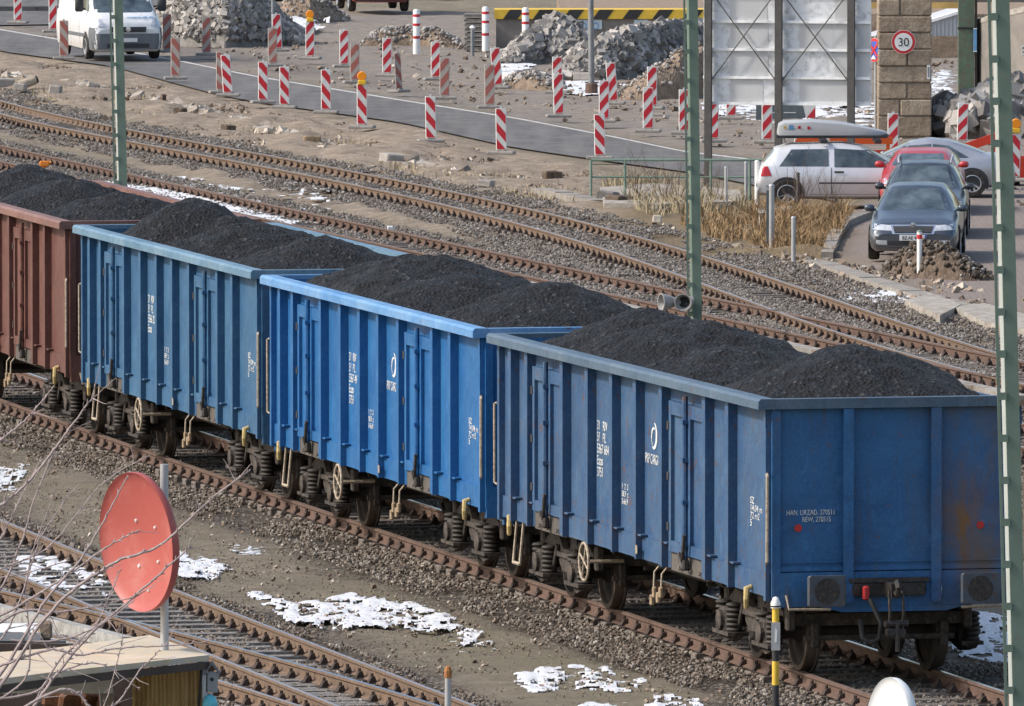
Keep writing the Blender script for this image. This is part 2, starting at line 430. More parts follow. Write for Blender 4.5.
mossf = math_(nt, 'MULTIPLY', attr(nt, 'moss'), ramp(nt, n_mid, [(.45, 0), (.65, .5)]))
col = mix(nt, mossf, col, (.15, .145, .07))
wetf = math_(nt, 'MULTIPLY', attr(nt, 'wet'), ramp(nt, n_big, [(.3, .7), (.6, .25)]))
col = mix(nt, wetf, col, (.105, .095, .09))
vsn = coords(nt, (1.0, .42, 1)); sn = noisen(nt, vsn, 3.6, 9, .66, .5)
sf = math_(nt, 'ADD', math_(nt, 'MULTIPLY', attr(nt, 'snow'), .56), math_(nt, 'SUBTRACT', sn, .5))
sf = math_(nt, 'ADD', sf, math_(nt, 'MULTIPLY', math_(nt, 'SUBTRACT', n_fine, .5), .25))
sf = ramp(nt, sf, [(.50, 0), (.56, 1)])
col = mix(nt, ramp(nt, n_grit, [(.5, 0), (.75, .35)]), col, (.05, .042, .035))
col = mix(nt, sf, col, (.80, .82, .86))
L(nt, col, b.inputs['Base Color']); b.inputs['Roughness'].default_value = .93; b.inputs['Specular IOR Level'].default_value = .25
hh = math_(nt, 'ADD', math_(nt, 'ADD', math_(nt, 'MULTIPLY', n_fine, .7), math_(nt, 'MULTIPLY', n_grit, .35)), math_(nt, 'MULTIPLY', math_(nt, 'SUBTRACT', 1.0, vo.outputs['Distance']), attr(nt, 'ballast')))
hh = math_(nt, 'ADD', hh, math_(nt, 'MULTIPLY', sf, 1.0))
bump(nt, b, hh, 1.0, .05)
ground = npmesh('ground', gv, gf, 'ground', smooth=True)
for k, a in ATT.items():
    at = ground.data.attributes.new(k, 'FLOAT', 'POINT'); at.data.foreach_set('value', a.ravel().astype(np.float32))
tag(ground, kind='structure')
mat_plain('rail_rust', (.120, .076, .058), .85, var=.35, scale=9, dirt=(.10, .055, .04), dirt_amt=.5)
mat_plain('rail_brown', (.16, .105, .07), .8, var=.3, scale=9, dirt=(.08, .06, .05), dirt_amt=.4)
mat_plain('rail_shine', (.55, .56, .60), .28, 1.0, var=.12, scale=6)
mat_plain('rail_dull', (.42, .38, .37), .42, .75, var=.2, scale=5)
mat_plain('rail_top_rust', (.185, .135, .11), .6, .2, var=.25, scale=6)
mat_plain('fastener', (.045, .03, .024), .85, var=.4, scale=12)
mat_plain('sleeper_wood', (.115, .095, .08), .9, var=.45, scale=7, dirt=(.25, .22, .2), dirt_amt=.4, bumpy=.5)
mat_plain('sleeper_grey', (.22, .205, .19), .9, var=.4, scale=7, dirt=(.08, .065, .055), dirt_amt=.5, bumpy=.5)
def m_stone(name, stops):
    m, nt, b = nmat(name); v = coords(nt)
    c = ramp(nt, attr(nt, 'tint'), stops)
    c = mix(nt, ramp(nt, noisen(nt, v, 30, 3), [(.4, 0), (.7, .4)]), c, (.06, .05, .042))
    L(nt, c, b.inputs['Base Color']); b.inputs['Roughness'].default_value = .9
m_stone('ballast_stone', [(0, (.07, .053, .04)), (.3, (.13, .098, .075)), (.65, (.20, .163, .128)), (.9, (.27, .235, .20)), (1, (.40, .37, .33))])
m_stone('ballast_stone_far', [(0, (.08, .062, .05)), (.3, (.14, .115, .095)), (.6, (.20, .175, .15)), (.85, (.26, .235, .21)), (1, (.36, .335, .31))])
m_stone('rubble_stone', [(0, (.13, .12, .115)), (.4, (.24, .225, .21)), (.7, (.36, .335, .31)), (1, (.50, .47, .44))])
def set_tint(o, n, k):
    at = o.data.attributes.new('tint', 'FLOAT', 'POINT'); at.data.foreach_set('value', np.repeat(nrs.rand(n), k).astype(np.float32))

PROF = [(-.07, 0), (.07, 0), (.07, .012), (.012, .035), (.012, .115), (.036, .13), (.036, .158), (.026, .16), (-.026, .16), (-.036, .158), (-.036, .13), (-.012, .115), (-.012, .035), (-.07, .012)]
def rail(parent, fx, d0, d1, side, top, name='rail', step=2.0):
    D = np.arange(d0, d1 + .01, step); X = fx(D); v = []; f = []; mi = []; n = len(PROF)
    for i, (d, x) in enumerate(zip(D, X)):
        sl = float(fx(d + .5) - fx(d - .5)); q = math.sqrt(1 + sl * sl)
        for a, z in PROF: v.append((x + a / q, d - a * sl / q, z + .01))
    for i in range(len(D) - 1):
        for k in range(n):
            f.append((i * n + k, i * n + (k + 1) % n, (i + 1) * n + (k + 1) % n, (i + 1) * n + k)); mi.append(1 if k in (7,) else 0)
    o = npmesh(name, v, f, [side, top], parent, midx=mi); return o

def sleeper_mesh(name, mat, hl=.97):
    b = MB()
    b.cbox((0, 0, -.064), (.26, hl * 2, .15), bev=.012)
    b.mi = 1
    for s in (-.752, .752):
        b.box(-.08, .08, s - .18, s + .18, .012, .022)
        for k in (-1, 1):
            b.prism([(s + k * .045, .02), (s + k * .15, .02), (s + k * .115, .085), (s + k * .075, .10)], -.05, .05, 'x')
            b.lathe([(0, .13), (.02, .13), (.02, .05)], 6, 'z', (0, s + k * .10, 0))
    o = b.build(name, [mat, 'fastener']); me = o.data; COL.objects.unlink(o); bpy.data.objects.remove(o); return me
SL = {('sleeper_wood', 1.3): sleeper_mesh('sleeper', 'sleeper_wood'), ('sleeper_grey', 1.3): sleeper_mesh('sleeper_weathered', 'sleeper_grey')}
def sleepers(parent, fx, d0, d1, mat, skip=None, cap=98, ends=None):
    "one sleeper every 0.62 m; past the nearest 98 the rest are one part"
    D = d0; L_ = []
    while D < d1:
        x = float(fx(D)); sl = float(fx(D + .5) - fx(D - .5)); th = math.atan2(1, sl)
        L_.append((x, D, th)); D += .67 * math.sin(th)
    me = SL[(mat, 1.3)]
    vis = [(x, y, t) for x, y, t in L_ if -60 < proj(x, y, 0)[0] < W + 60 and proj(x, y, 0)[1] < H + 20]
    for i, (x, y, t) in enumerate(vis[:cap]):
        o = bpy.data.objects.new('sleeper', me); COL.objects.link(o); o.parent = parent
        o.location = (x, y, rnd.uniform(-.006, .004)); o.rotation_euler = (0, 0, t + rnd.uniform(-.01, .01))
    vs_set = set(vis); rest = vis[cap:] + [q for q in L_ if q not in vs_set]
    if rest:
        n = len(me.vertices); V0 = np.zeros(n * 3, np.float32); me.vertices.foreach_get('co', V0); V0 = V0.reshape(-1, 3)
        vs = []; fs = []; mi = []
        for i, (x, y, t) in enumerate(rest):
            c, s_ = math.cos(t), math.sin(t); q = V0.copy(); q[:, 0] = V0[:, 0] * c - V0[:, 1] * s_ + x; q[:, 1] = V0[:, 0] * s_ + V0[:, 1] * c + y
            vs += q.tolist()
            for p in me.polygons: fs.append([k + i * n for k in p.vertices]); mi.append(p.material_index)
        mm = bpy.data.meshes.new('far_sleepers'); mm.from_pydata(vs, [], fs)
        for m_ in me.materials: mm.materials.append(m_)
        mm.polygons.foreach_set('material_index', mi)
        o = bpy.data.objects.new('far_sleepers', mm); COL.objects.link(o); o.parent = parent; o['kind'] = 'stuff'
def track(label, rails, d0, d1, side, top, smat, name='railway_track'):
    t = empty(name, (0, 0, 0), 0, label, 'railway track', 'railway tracks in the yard')
    fr = []
    for r in rails:
        r, tp = r if isinstance(r, tuple) else (r, top)
        rail(t, r, d0, d1, side, tp)
        fr.append(r)
    mid = lambda D: (fr[0](D) + fr[1](D)) / 2
    sleepers(t, mid, d0, d1, smat)
    return t
track('rusty rail track that the coal wagons stand on', [(train_near, 'rail_top_rust'), (train_far, 'rail_shine')], 108, 236, 'rail_rust', 'rail_top_rust', 'sleeper_wood')
track('red rusty track just behind the coal wagons, snow between its rails at left', [rail_A, rail_B], 166, 336, 'rail_rust', 'rail_top_rust', 'sleeper_wood')
t2 = track('farthest track beside the sandy bank, with worn silvery rail heads', [rail_C, rail_D], 166, 350, 'rail_brown', 'rail_dull', 'sleeper_wood')
track('foreground track at the lower left whose far rail runs past the red dish pole', [(rail_E, 'rail_dull'), (rail_F, 'rail_dull')], 108, 200, 'rail_brown', 'rail_dull', 'sleeper_grey')
track('nearest track at lower left with a bright polished rail, cut off by the shed roof', [(rail_G, 'rail_shine'), (rail_I, 'rail_dull')], 108, 196, 'rail_brown', 'rail_shine', 'sleeper_grey')
track('track mostly hidden behind the wagons, two rails showing right of the near mast', [(rail_T3b, 'rail_shine'), (rail_T3, 'rail_dull')], 150, 300, 'rail_rust', 'rail_shine', 'sleeper_wood')
track('track hidden by the last wagon, one rail showing low at the right edge', [(rail_T4a, 'rail_shine'), (offset(rail_T4a, -1.505), 'rail_dull')], 130, 260, 'rail_rust', 'rail_shine', 'sleeper_wood')
# check rail of the frog and fishplates on the near rails
# ------------------------------------------------------------ loose ballast stones
def ballast(name, label, tracks, dens, size, mat, dmax=999, extra=(), lift=0.0):
    P = []
    for fx, d0, d1, w0, w1 in tracks:
        n = int((d1 - d0) * (w1 - w0) * dens); D = nrs.rand(n) * (d1 - d0) + d0; u = nrs.rand(n) * (w1 - w0) + w0
        X = fx(D) + u; keep = fbm(X * 1.3, D * .6, 3, 31) > .36
        P.append(np.stack([X, D], -1)[keep])
    P = np.concatenate(P); px, py = npproj(P[:, 0], P[:, 1], 0)
    P = P[(px > -20) & (px < W + 20) & (py < H + 12)]
    # not on rails
    ok = np.ones(len(P), bool)
    for fx in (train_near, train_far, rail_A, rail_B, rail_C, rail_D, rail_E, rail_F, rail_G, rail_I):
        ok &= np.abs(P[:, 0] - fx(P[:, 1])) > .10
    P = P[ok]; n = len(P)
    S = size * (0.55 + nrs.rand(n) ** 2 * .9)
    Pz = np.concatenate([P, (-.035 + lift + nrs.rand(n, 1) * .036)], 1)
    v, f = scatter_mesh(Pz, S, 'cube' if False else 'ico', .75, .3)
    o = npmesh(name, v, f, mat); set_tint(o, n, len(ICO_V)); tag(o, label, 'ballast', kind='stuff'); return o
# a light icosahedron (20 faces) keeps the count down
import bmesh as _bm
bm = _bm.new(); _bm.ops.create_icosphere(bm, subdivisions=1, radius=1.0)
ICO_V = np.array([p.co[:] for p in bm.verts]); ICO_F = np.array([[q.index for q in p.verts] for p in bm.faces]); bm.free()
ballast('ballast_stones', 'coarse brown and grey stones around the train track and foreground rails',
        [(TRAIN_X, 134, 206, -1.35, 3.2), (rail_E, 134, 182, -2.5, .8), (rail_G, 134, 176, -2.2, 1.0), (rail_T3, 170, 196, -1.0, 3.0), (rail_T4a, 150, 180, -2, 2)], 270, .023, 'ballast_stone')
ballast('scattered_stones', 'loose pebbles strewn thinly over the muddy strip between the tracks', [(TRAIN_X, 134, 206, -7, -1.2), (rail_T3, 170, 240, -4, 0)], 45, .010, 'ballast_stone')
ballast('ballast_gravel', 'grey brown gravel around the two far tracks',
        [(rail_B, 190, 300, -1.0, 1.0), (rail_A, 190, 312, -.5, 1.4), (rail_D, 190, 330, -1.3, .8), (rail_C, 190, 340, -1.2, 1.9)], 170, .026, 'ballast_stone_far', lift=.022)

# rubble, gravel and clods strewn over the bank and the site
def strew(name, label, poly, n, size, mat, seed, thr=.45, z=-.01):
    rs = np.random.RandomState(seed); xs = [p[0] for p in poly]; ys = [p[1] for p in poly]; P = []
    # even per ground area: draw in world space
    W4_ = np.array([G(x, y)[:2] for x, y in poly]); lo, hi = W4_.min(0), W4_.max(0); q = rs.rand(n * 6, 2) * (hi - lo) + lo
    px, py = npproj(q[:, 0], q[:, 1], 0); k = inpoly(px, py, poly) & (px > -10) & (px < W + 10) & (fbm(q[:, 0] * 1.1, q[:, 1] * .35, 3, seed) > thr); q = q[k][:n]; n = len(q)
    S = size * (.35 + rs.rand(n) ** 3 * 1.9)
    v, f = scatter_mesh(np.concatenate([q, np.full((n, 1), z)], 1), S, 'cube', .6, .25, rs)
    o = npmesh(name, v, f, mat); set_tint(o, n, 8); tag(o, label, 'rubble', kind='stuff'); return o
m_stone('bank_stone', [(0, (.10, .072, .052)), (.4, (.20, .148, .108)), (.75, (.32, .255, .195)), (1, (.52, .46, .39))])
strew('bank_rubble', 'small stones and clods strewn over the sandy bank', [(-10, 56), (112, 72), (215, 100), (400, 132), (512, 156), (600, 172), (640, 200), (600, 214), (480, 194), (256, 148), (0, 98)], 5000, .024, 'bank_stone', 61, .46)
strew('site_rubble', 'loose grit and stones on the ground of the building site', [(0, 32), (256, 72), (512, 112), (760, 156), (900, 188), (1024, 210), (1024, 60), (700, 60), (500, 40), (180, 40)], 2000, .026, 'bank_stone', 62, .50)
strew('verge_rubble', 'crumbled stones on the verge below the parked cars', [(640, 216), (760, 256), (900, 296), (1030, 340), (1030, 300), (880, 270), (820, 258), (700, 240)], 1500, .035, 'bank_stone', 63, .42)
strew('strip_pebbles', 'pale pebbles and grit on the muddy strip before the wagons', [(-10, 415), (256, 505), (512, 590), (760, 680), (760, 712), (480, 712), (300, 650), (128, 580), (-10, 520)], 3500, .010, 'bank_stone', 64, .44)
def edge_line(pts, n, size, seed, label, spread=.22):
    rs = np.random.RandomState(seed); Wp = np.array([G(x, y)[:2] for x, y in pts]); sg = np.linalg.norm(np.diff(Wp, axis=0), axis=1); cs = np.concatenate([[0], np.cumsum(sg)])
    t = np.sort(rs.rand(n)) * cs[-1]; X = np.interp(t, cs, Wp[:, 0]) + rs.randn(n) * spread * .6; Y = np.interp(t, cs, Wp[:, 1]) + rs.randn(n) * spread; k = fbm(t * .5, t * 0, 3, seed) > .42
    P = np.stack([X, Y, np.full(n, .0)], -1)[k]; n = len(P); v, f = scatter_mesh(P, size * (.4 + rs.rand(n) ** 2 * 1.6), 'cube', .55, .2, rs, .5)
    o = npmesh('broken_edging', v, f, 'pale_stone'); set_tint(o, n, 8); tag(o, label, 'rubble', kind='stuff')
m_stone('pale_stone', [(0, (.20, .16, .13)), (.5, (.38, .33, .28)), (1, (.62, .57, .50))])
edge_line([(0, 75), (60, 82), (125, 94), (200, 110), (256, 127), (330, 147), (400, 162), (500, 182)], 900, .075, 71, 'broken line of pale edging stones along the sandy bank')
# ------------------------------------------------------------ old snow
m, nt, b = nmat('snow'); v = coords(nt); L(nt, ramp(nt, noisen(nt, v, 9, 6, .7), [(.3, (.42, .41, .41)), (.55, (.68, .69, .72))]), b.inputs['Base Color']); b.inputs['Roughness'].default_value = .7
b.inputs['Subsurface Weight'].default_value = .1; bump(nt, b, noisen(nt, v, 18, 5, .7), .5, .03)
def snow(poly, label, z=-.03, amp=.032, thr=.5, fx=4.2, fy=1.05, dx=.04, dy=.09, seed=0, grp='patches of old snow'):
    Wp = np.array([G(x, y)[:2] for x, y in poly]); lo, hi = Wp.min(0) - .3, Wp.max(0) + .6
    xs = np.arange(lo[0], hi[0], dx); ys = np.arange(lo[1], hi[1], dy); X, Y = np.meshgrid(xs, ys, indexing='ij'); px, py = npproj(X, Y, z + .04)
    m = inpoly(px, py, poly).astype(float); k = max(3, int(.22 / dx))
    for _ in range(k):
        m = (m * 2 + np.roll(m, 1, 0) + np.roll(m, -1, 0) + np.roll(m, 1, 1) + np.roll(m, -1, 1)) / 6
    h = m * .50 + (fbm(X * fx * 1.3, Y * fy * 1.4, 4, 81 + seed) - .5) * .95 + (fbm(X * fx * 4.2, Y * fy * 3.6, 2, 181 + seed) - .5) * .62 + .19 - thr; keep = h > 0
    cell = keep[:-1, :-1] & keep[1:, :-1] & keep[1:, 1:] & keep[:-1, 1:]
    Z = z + np.clip(h * 1.6, 0, 1) ** .5 * amp; Z = np.where(h > .03, Z, z - .02); nY = X.shape[1]
    ii, jj = np.nonzero(cell); a = ii * nY + jj; f = np.stack([a, a + nY, a + nY + 1, a + 1], -1)
    if not len(f): return
    used = np.unique(f); mp_ = np.zeros(X.size, int); mp_[used] = np.arange(len(used)); V_ = np.stack([X, Y, Z], -1).reshape(-1, 3)[used]
    o = npmesh('snow_patch', V_, mp_[f], 'snow', smooth=True); tag(o, label, 'snow', grp, 'stuff'); return o
snow([(243, 592), (262, 588), (300, 600), (350, 590), (395, 596), (430, 603), (468, 624), (430, 630), (380, 624), (330, 628), (290, 618), (262, 604)], 'largest snow patch in the middle of the muddy strip', thr=.53, seed=1)
snow([(440, 620), (516, 633), (500, 648), (448, 642)], 'few snow crumbs right of the largest patch', thr=.66, seed=2)
snow([(512, 668), (560, 660), (610, 664), (652, 676), (640, 692), (580, 688), (520, 692)], 'thin broken snow patch at the bottom, left of the striped post', thr=.56, seed=3)
snow([(618, 700), (690, 686), (712, 700), (706, 716), (520, 718), (600, 696)], 'snow patch cut off by the bottom edge', thr=.58, seed=4)
snow([(166, 546), (200, 552), (238, 566), (215, 577), (168, 574)], 'small snow patch just right of the red dish', thr=.58, seed=5)
snow([(222, 540), (274, 545), (262, 558), (228, 554)], 'tiny snow crumbs above the small patch by the red dish', thr=.66, seed=6)
snow([(-20, 463), (28, 462), (24, 488), (-20, 490)], 'thin snow at the left edge above the foreground track', thr=.62, seed=7)
snow([(10, 552), (60, 553), (112, 572), (108, 596), (60, 594), (20, 578)], 'snow lying on the sleepers left of the red dish', z=.0, thr=.60, seed=8)
snow([(956, 604), (990, 610), (1060, 622), (1060, 655), (990, 664), (950, 652)], 'snow beyond the far rail beside the last wagon', thr=.54, seed=9)
snow([(854, 291), (918, 291), (914, 302), (860, 302)], 'clean white snow patch below the dark saloon', thr=.05, fx=1.5, fy=.8, dx=.08, dy=.18, seed=10)
snow([(92, 178), (140, 184), (200, 194), (256, 209), (300, 221), (284, 225), (230, 212), (170, 200), (120, 190)], 'long strip of snow between the rusty rails at left', z=.0, thr=.30, fx=2.2, fy=.7, dx=.07, dy=.18, seed=11)
snow([(300, 224), (330, 232), (320, 236), (296, 229)], 'last crumbs of the snow strip between the rusty rails', z=.0, thr=.42, fx=2.2, fy=.7, dx=.07, dy=.18, seed=12)
snow([(490, 60), (534, 60), (534, 76), (490, 76)], 'white sheet of snow left of the front cobble heap', thr=.4, fx=1.3, fy=.6, dx=.1, dy=.25, seed=13)
snow([(560, 80), (614, 80), (614, 94), (560, 93)], 'white strip of snow at the foot of the lamp post', thr=.38, fx=1.3, fy=.6, dx=.1, dy=.25, seed=14)
snow([(288, 22), (312, 22), (308, 33), (288, 33)], 'small heap of snow left of the far beacon with the orange lamp', z=.05, amp=.2, thr=.2, fx=1.0, fy=.6, dx=.1, dy=.25, seed=15)
snow([(700, 98), (890, 98), (890, 126), (770, 122), (700, 112)], 'patchy snow behind the billboard posts', thr=.62, fx=1.6, fy=.5, dx=.1, dy=.3, seed=16)
# ------------------------------------------------------------ coal wagons
mat_paint('paint_faded', (.014, .058, .150), (.050, .102, .182), rust_amt=.42, streak=(.06, .06, .062), streak_amt=.55)
mat_paint('paint_bright', (.008, .082, .245), (.024, .125, .30), rust_amt=.15, streak=(.03, .06, .11), streak_amt=.3, rough=.42)
mat_paint('paint_mid', (.014, .070, .165), (.044, .118, .21), rust_amt=.2, streak=(.045, .06, .08), streak_amt=.45)
mat_paint('paint_brown', (.085, .029, .025), (.14, .066, .052), rust_amt=.35, streak=(.06, .04, .035), streak_amt=.5)
mat_paint('paint_faded_end', (.014, .074, .195), (.028, .118, .265), rust=(.13, .07, .045), rust_amt=.22, streak=(.075, .065, .06), streak_amt=.65)
mat_paint('rim_faded', (.045, .085, .135), (.085, .125, .17), rust_amt=.2, streak_amt=.35)
mat_paint('rim_bright', (.05, .18, .40), (.15, .28, .46), rust_amt=.2, streak_amt=.2)
mat_paint('rim_mid', (.06, .14, .22), (.14, .225, .30), rust_amt=.15, streak_amt=.3)
mat_paint('rim_brown', (.13, .06, .05), (.21, .115, .095), rust_amt=.2, streak_amt=.3)
mat_paint('lining', (.17, .13, .10), (.27, .22, .17), rust=(.19, .10, .06), rust_amt=.5, streak_amt=.4, rough=.8)
mat_paint('lining_pale', (.40, .36, .30), (.55, .50, .43), rust=(.30, .17, .10), rust_amt=.35, streak_amt=.2, rough=.8)
mat_paint('rim_worn', (.20, .19, .17), (.34, .31, .27), rust=(.20, .11, .06), rust_amt=.7, streak_amt=.4)
mat_plain('worn_sill', (.10, .085, .072), .8, dirt=(.05, .06, .08))
mat_plain('bogie_iron', (.042, .035, .031), .85, var=.5, scale=4, dirt=(.13, .10, .08), dirt_amt=.4, bumpy=.3)
mat_plain('wheel_iron', (.035, .028, .025), .8, var=.4, scale=5, dirt=(.07, .05, .04))
mat_plain('wheel_tread', (.30, .28, .27), .35, .8)
mat_plain('grease_iron', (.028, .025, .024), .6, var=.5, scale=9, dirt=(.10, .07, .05), dirt_amt=.35)
mat_plain('cream_steel', (.40, .345, .265), .6, var=.25, scale=12, dirt=(.2, .11, .06), dirt_amt=.45)
mat_plain('yellow_hook', (.50, .38, .16), .6, var=.2, scale=12, dirt=(.12, .09, .06), dirt_amt=.4)
mat_plain('white_print', (.62, .63, .62), .7, var=.25, scale=14, dirt=(.15, .2, .28), dirt_amt=.4)
mat_plain('red_print', (.45, .03, .025), .6)
mat_plain('red_hose_tap', (.42, .03, .03), .5)
mat_plain('rubber', (.02, .019, .018), .75, var=.3)
mat_plain('wood_block', (.30, .22, .14), .85, dirt=(.08, .05, .03))
m = MATS['paint_faded_end']; nt = m.node_tree; bs = [n for n in nt.nodes if n.type == 'BSDF_PRINCIPLED'][0]
src = bs.inputs['Base Color'].links[0].from_socket; sp = nt.nodes.new('ShaderNodeSeparateXYZ'); vv = coords(nt); L(nt, vv, sp.inputs[0])
nz = noisen(nt, coords(nt, (1, 1, .6)), 1.8, 7, .65, .4)
side_ = math_(nt, 'ADD', ramp(nt, sp.outputs[1], [(0, 0), (1, 0)]), math_(nt, 'MULTIPLY', math_(nt, 'ADD', sp.outputs[1], .1), -1.0), True)
f1 = math_(nt, 'MULTIPLY', side_, ramp(nt, nz, [(.38, 0), (.62, .9)]))
c1 = mix(nt, f1, src, (.115, .10, .088))
zz = math_(nt, 'SUBTRACT', 1.0, math_(nt, 'ABSOLUTE', math_(nt, 'SUBTRACT', sp.outputs[2], 1.75)), True)
yy_ = math_(nt, 'SUBTRACT', 1.0, math_(nt, 'MULTIPLY', math_(nt, 'ABSOLUTE', math_(nt, 'ADD', sp.outputs[1], .85)), 2.2), True)
f2 = math_(nt, 'MULTIPLY', math_(nt, 'MULTIPLY', zz, yy_), ramp(nt, noisen(nt, coords(nt, (1, 1, .4)), 4, 7, .7, .3), [(.4, 0), (.6, 1)]))
c1 = mix(nt, math_(nt, 'MULTIPLY', f2, 1.1, True), c1, (.19, .095, .035)); L(nt, c1, bs.inputs['Base Color'])
m, nt, b = nmat('coal')
v = coords(nt)
vo = nt.nodes.new('ShaderNodeTexVoronoi'); vo.inputs['Scale'].default_value = 22; L(nt, v, vo.inputs['Vector'])
sc = nt.nodes.new('ShaderNodeSeparateColor'); L(nt, vo.outputs['Color'], sc.inputs[0])
c = ramp(nt, sc.outputs[0], [(0, (.003, .003, .004)), (.6, (.006, .006, .008)), (.93, (.014, .014, .017)), (1, (.07, .07, .075))])
c = mix(nt, ramp(nt, noisen(nt, v, 1.4, 5), [(.4, 0), (.7, .5)]), c, (.010, .0105, .0125))
L(nt, c, b.inputs['Base Color']); b.inputs['Roughness'].default_value = .6; b.inputs['Specular IOR Level'].default_value = .3
bump(nt, b, math_(nt, 'ADD', noisen(nt, v, 26, 5, .75), vo.outputs['Distance']), 1.0, .05)

WL = 12.95; HB = 1.45; HR = 1.56; HM = 1.64; ZS, ZT = .95, 3.25     # body length, half widths, side bottom and rim top
RIBS = [1.55, 2.60, 4.62, 5.85, 7.0, 8.2, 9.45, 11.25, 12.1]
DOORS = [(2.70, 4.42), (9.58, 11.12)]
RIB_ME = {}
def rib_object(s, u, paint, parent):
    if (s, paint) not in RIB_ME:
        b = MB(); q = lambda a, c: (a, c) if s > 0 else (-c, -a)
        b.box(0, .05, *q(HB, HR), ZS, ZT - .12)
        b.box(.049, .165, *q(HR - .022, HR - .002), ZS + .02, ZT - .12)
        b.box(.16, .19, *q(HB, HR - .024), ZS + .02, ZT - .12)
        b.box(-.16, .002, *q(HB, HR - .02), 1.235, 1.255)
        o = b.build('rib', paint, parent); RIB_ME[(s, paint)] = o.data
    else:
        o = bpy.data.objects.new('rib', RIB_ME[(s, paint)]); COL.objects.link(o); o.parent = parent
    o.location = (u, 0, 0); return o
def side_mesh(s):
    b = MB()
    y0, y1 = (HB - .05, HB) if s > 0 else (-HB, -HB + .05)
    b.box(0.0, WL, y0, y1, ZS + .18, ZT - .06)
    # lower skirt between the doors
    segs = [(0, 2.64), (4.48, 9.52), (11.18, WL)]
    for a, c in segs: b.box(a, c, *((HB + .001, HB + .03) if s > 0 else (-HB - .03, -HB - .001)), ZS, ZS + .27)
    # corner posts
    for u in (0.0, WL - .1): b.box(u, u + .1, *((HB + .001, HB + .075) if s > 0 else (-HB - .075, -HB - .001)), ZS - .04, ZT - .12)
    # gusset under the rim at each corner
    yy = HB + .076 if s > 0 else -HB - .076
    for u, d in ((.0, 1), (WL, -1)):
        b.prism([(u, ZT - .122), (u + d * .16, ZT - .122), (u, ZT - .34)], yy - .012, yy + .002, 'y')
    return b
def door_mesh(a, c, s, right):
    w = c - a; b = MB()
    y = lambda q0, q1: (HB + q0, HB + q1) if s > 0 else (-HB - q1, -HB - q0)
    x0, x1 = (a + w * .5 + .035, c) if right else (a, a + w * .5 - .035)
    z0, z1 = 1.16, ZT - .30
    b.box(x0, x1, *y(.004, .03), z0, z1)
    for p, q in ((x0, x0 + .10), (x1 - .10, x1)): b.box(p, q, *y(.031, .075), z0, z1)
    b.box(x0 + .1, x1 - .1, *y(.031, .072), z1 - .16, z1); b.box(x0 + .1, x1 - .1, *y(.031, .072), z0, z0 + .13)
    return b
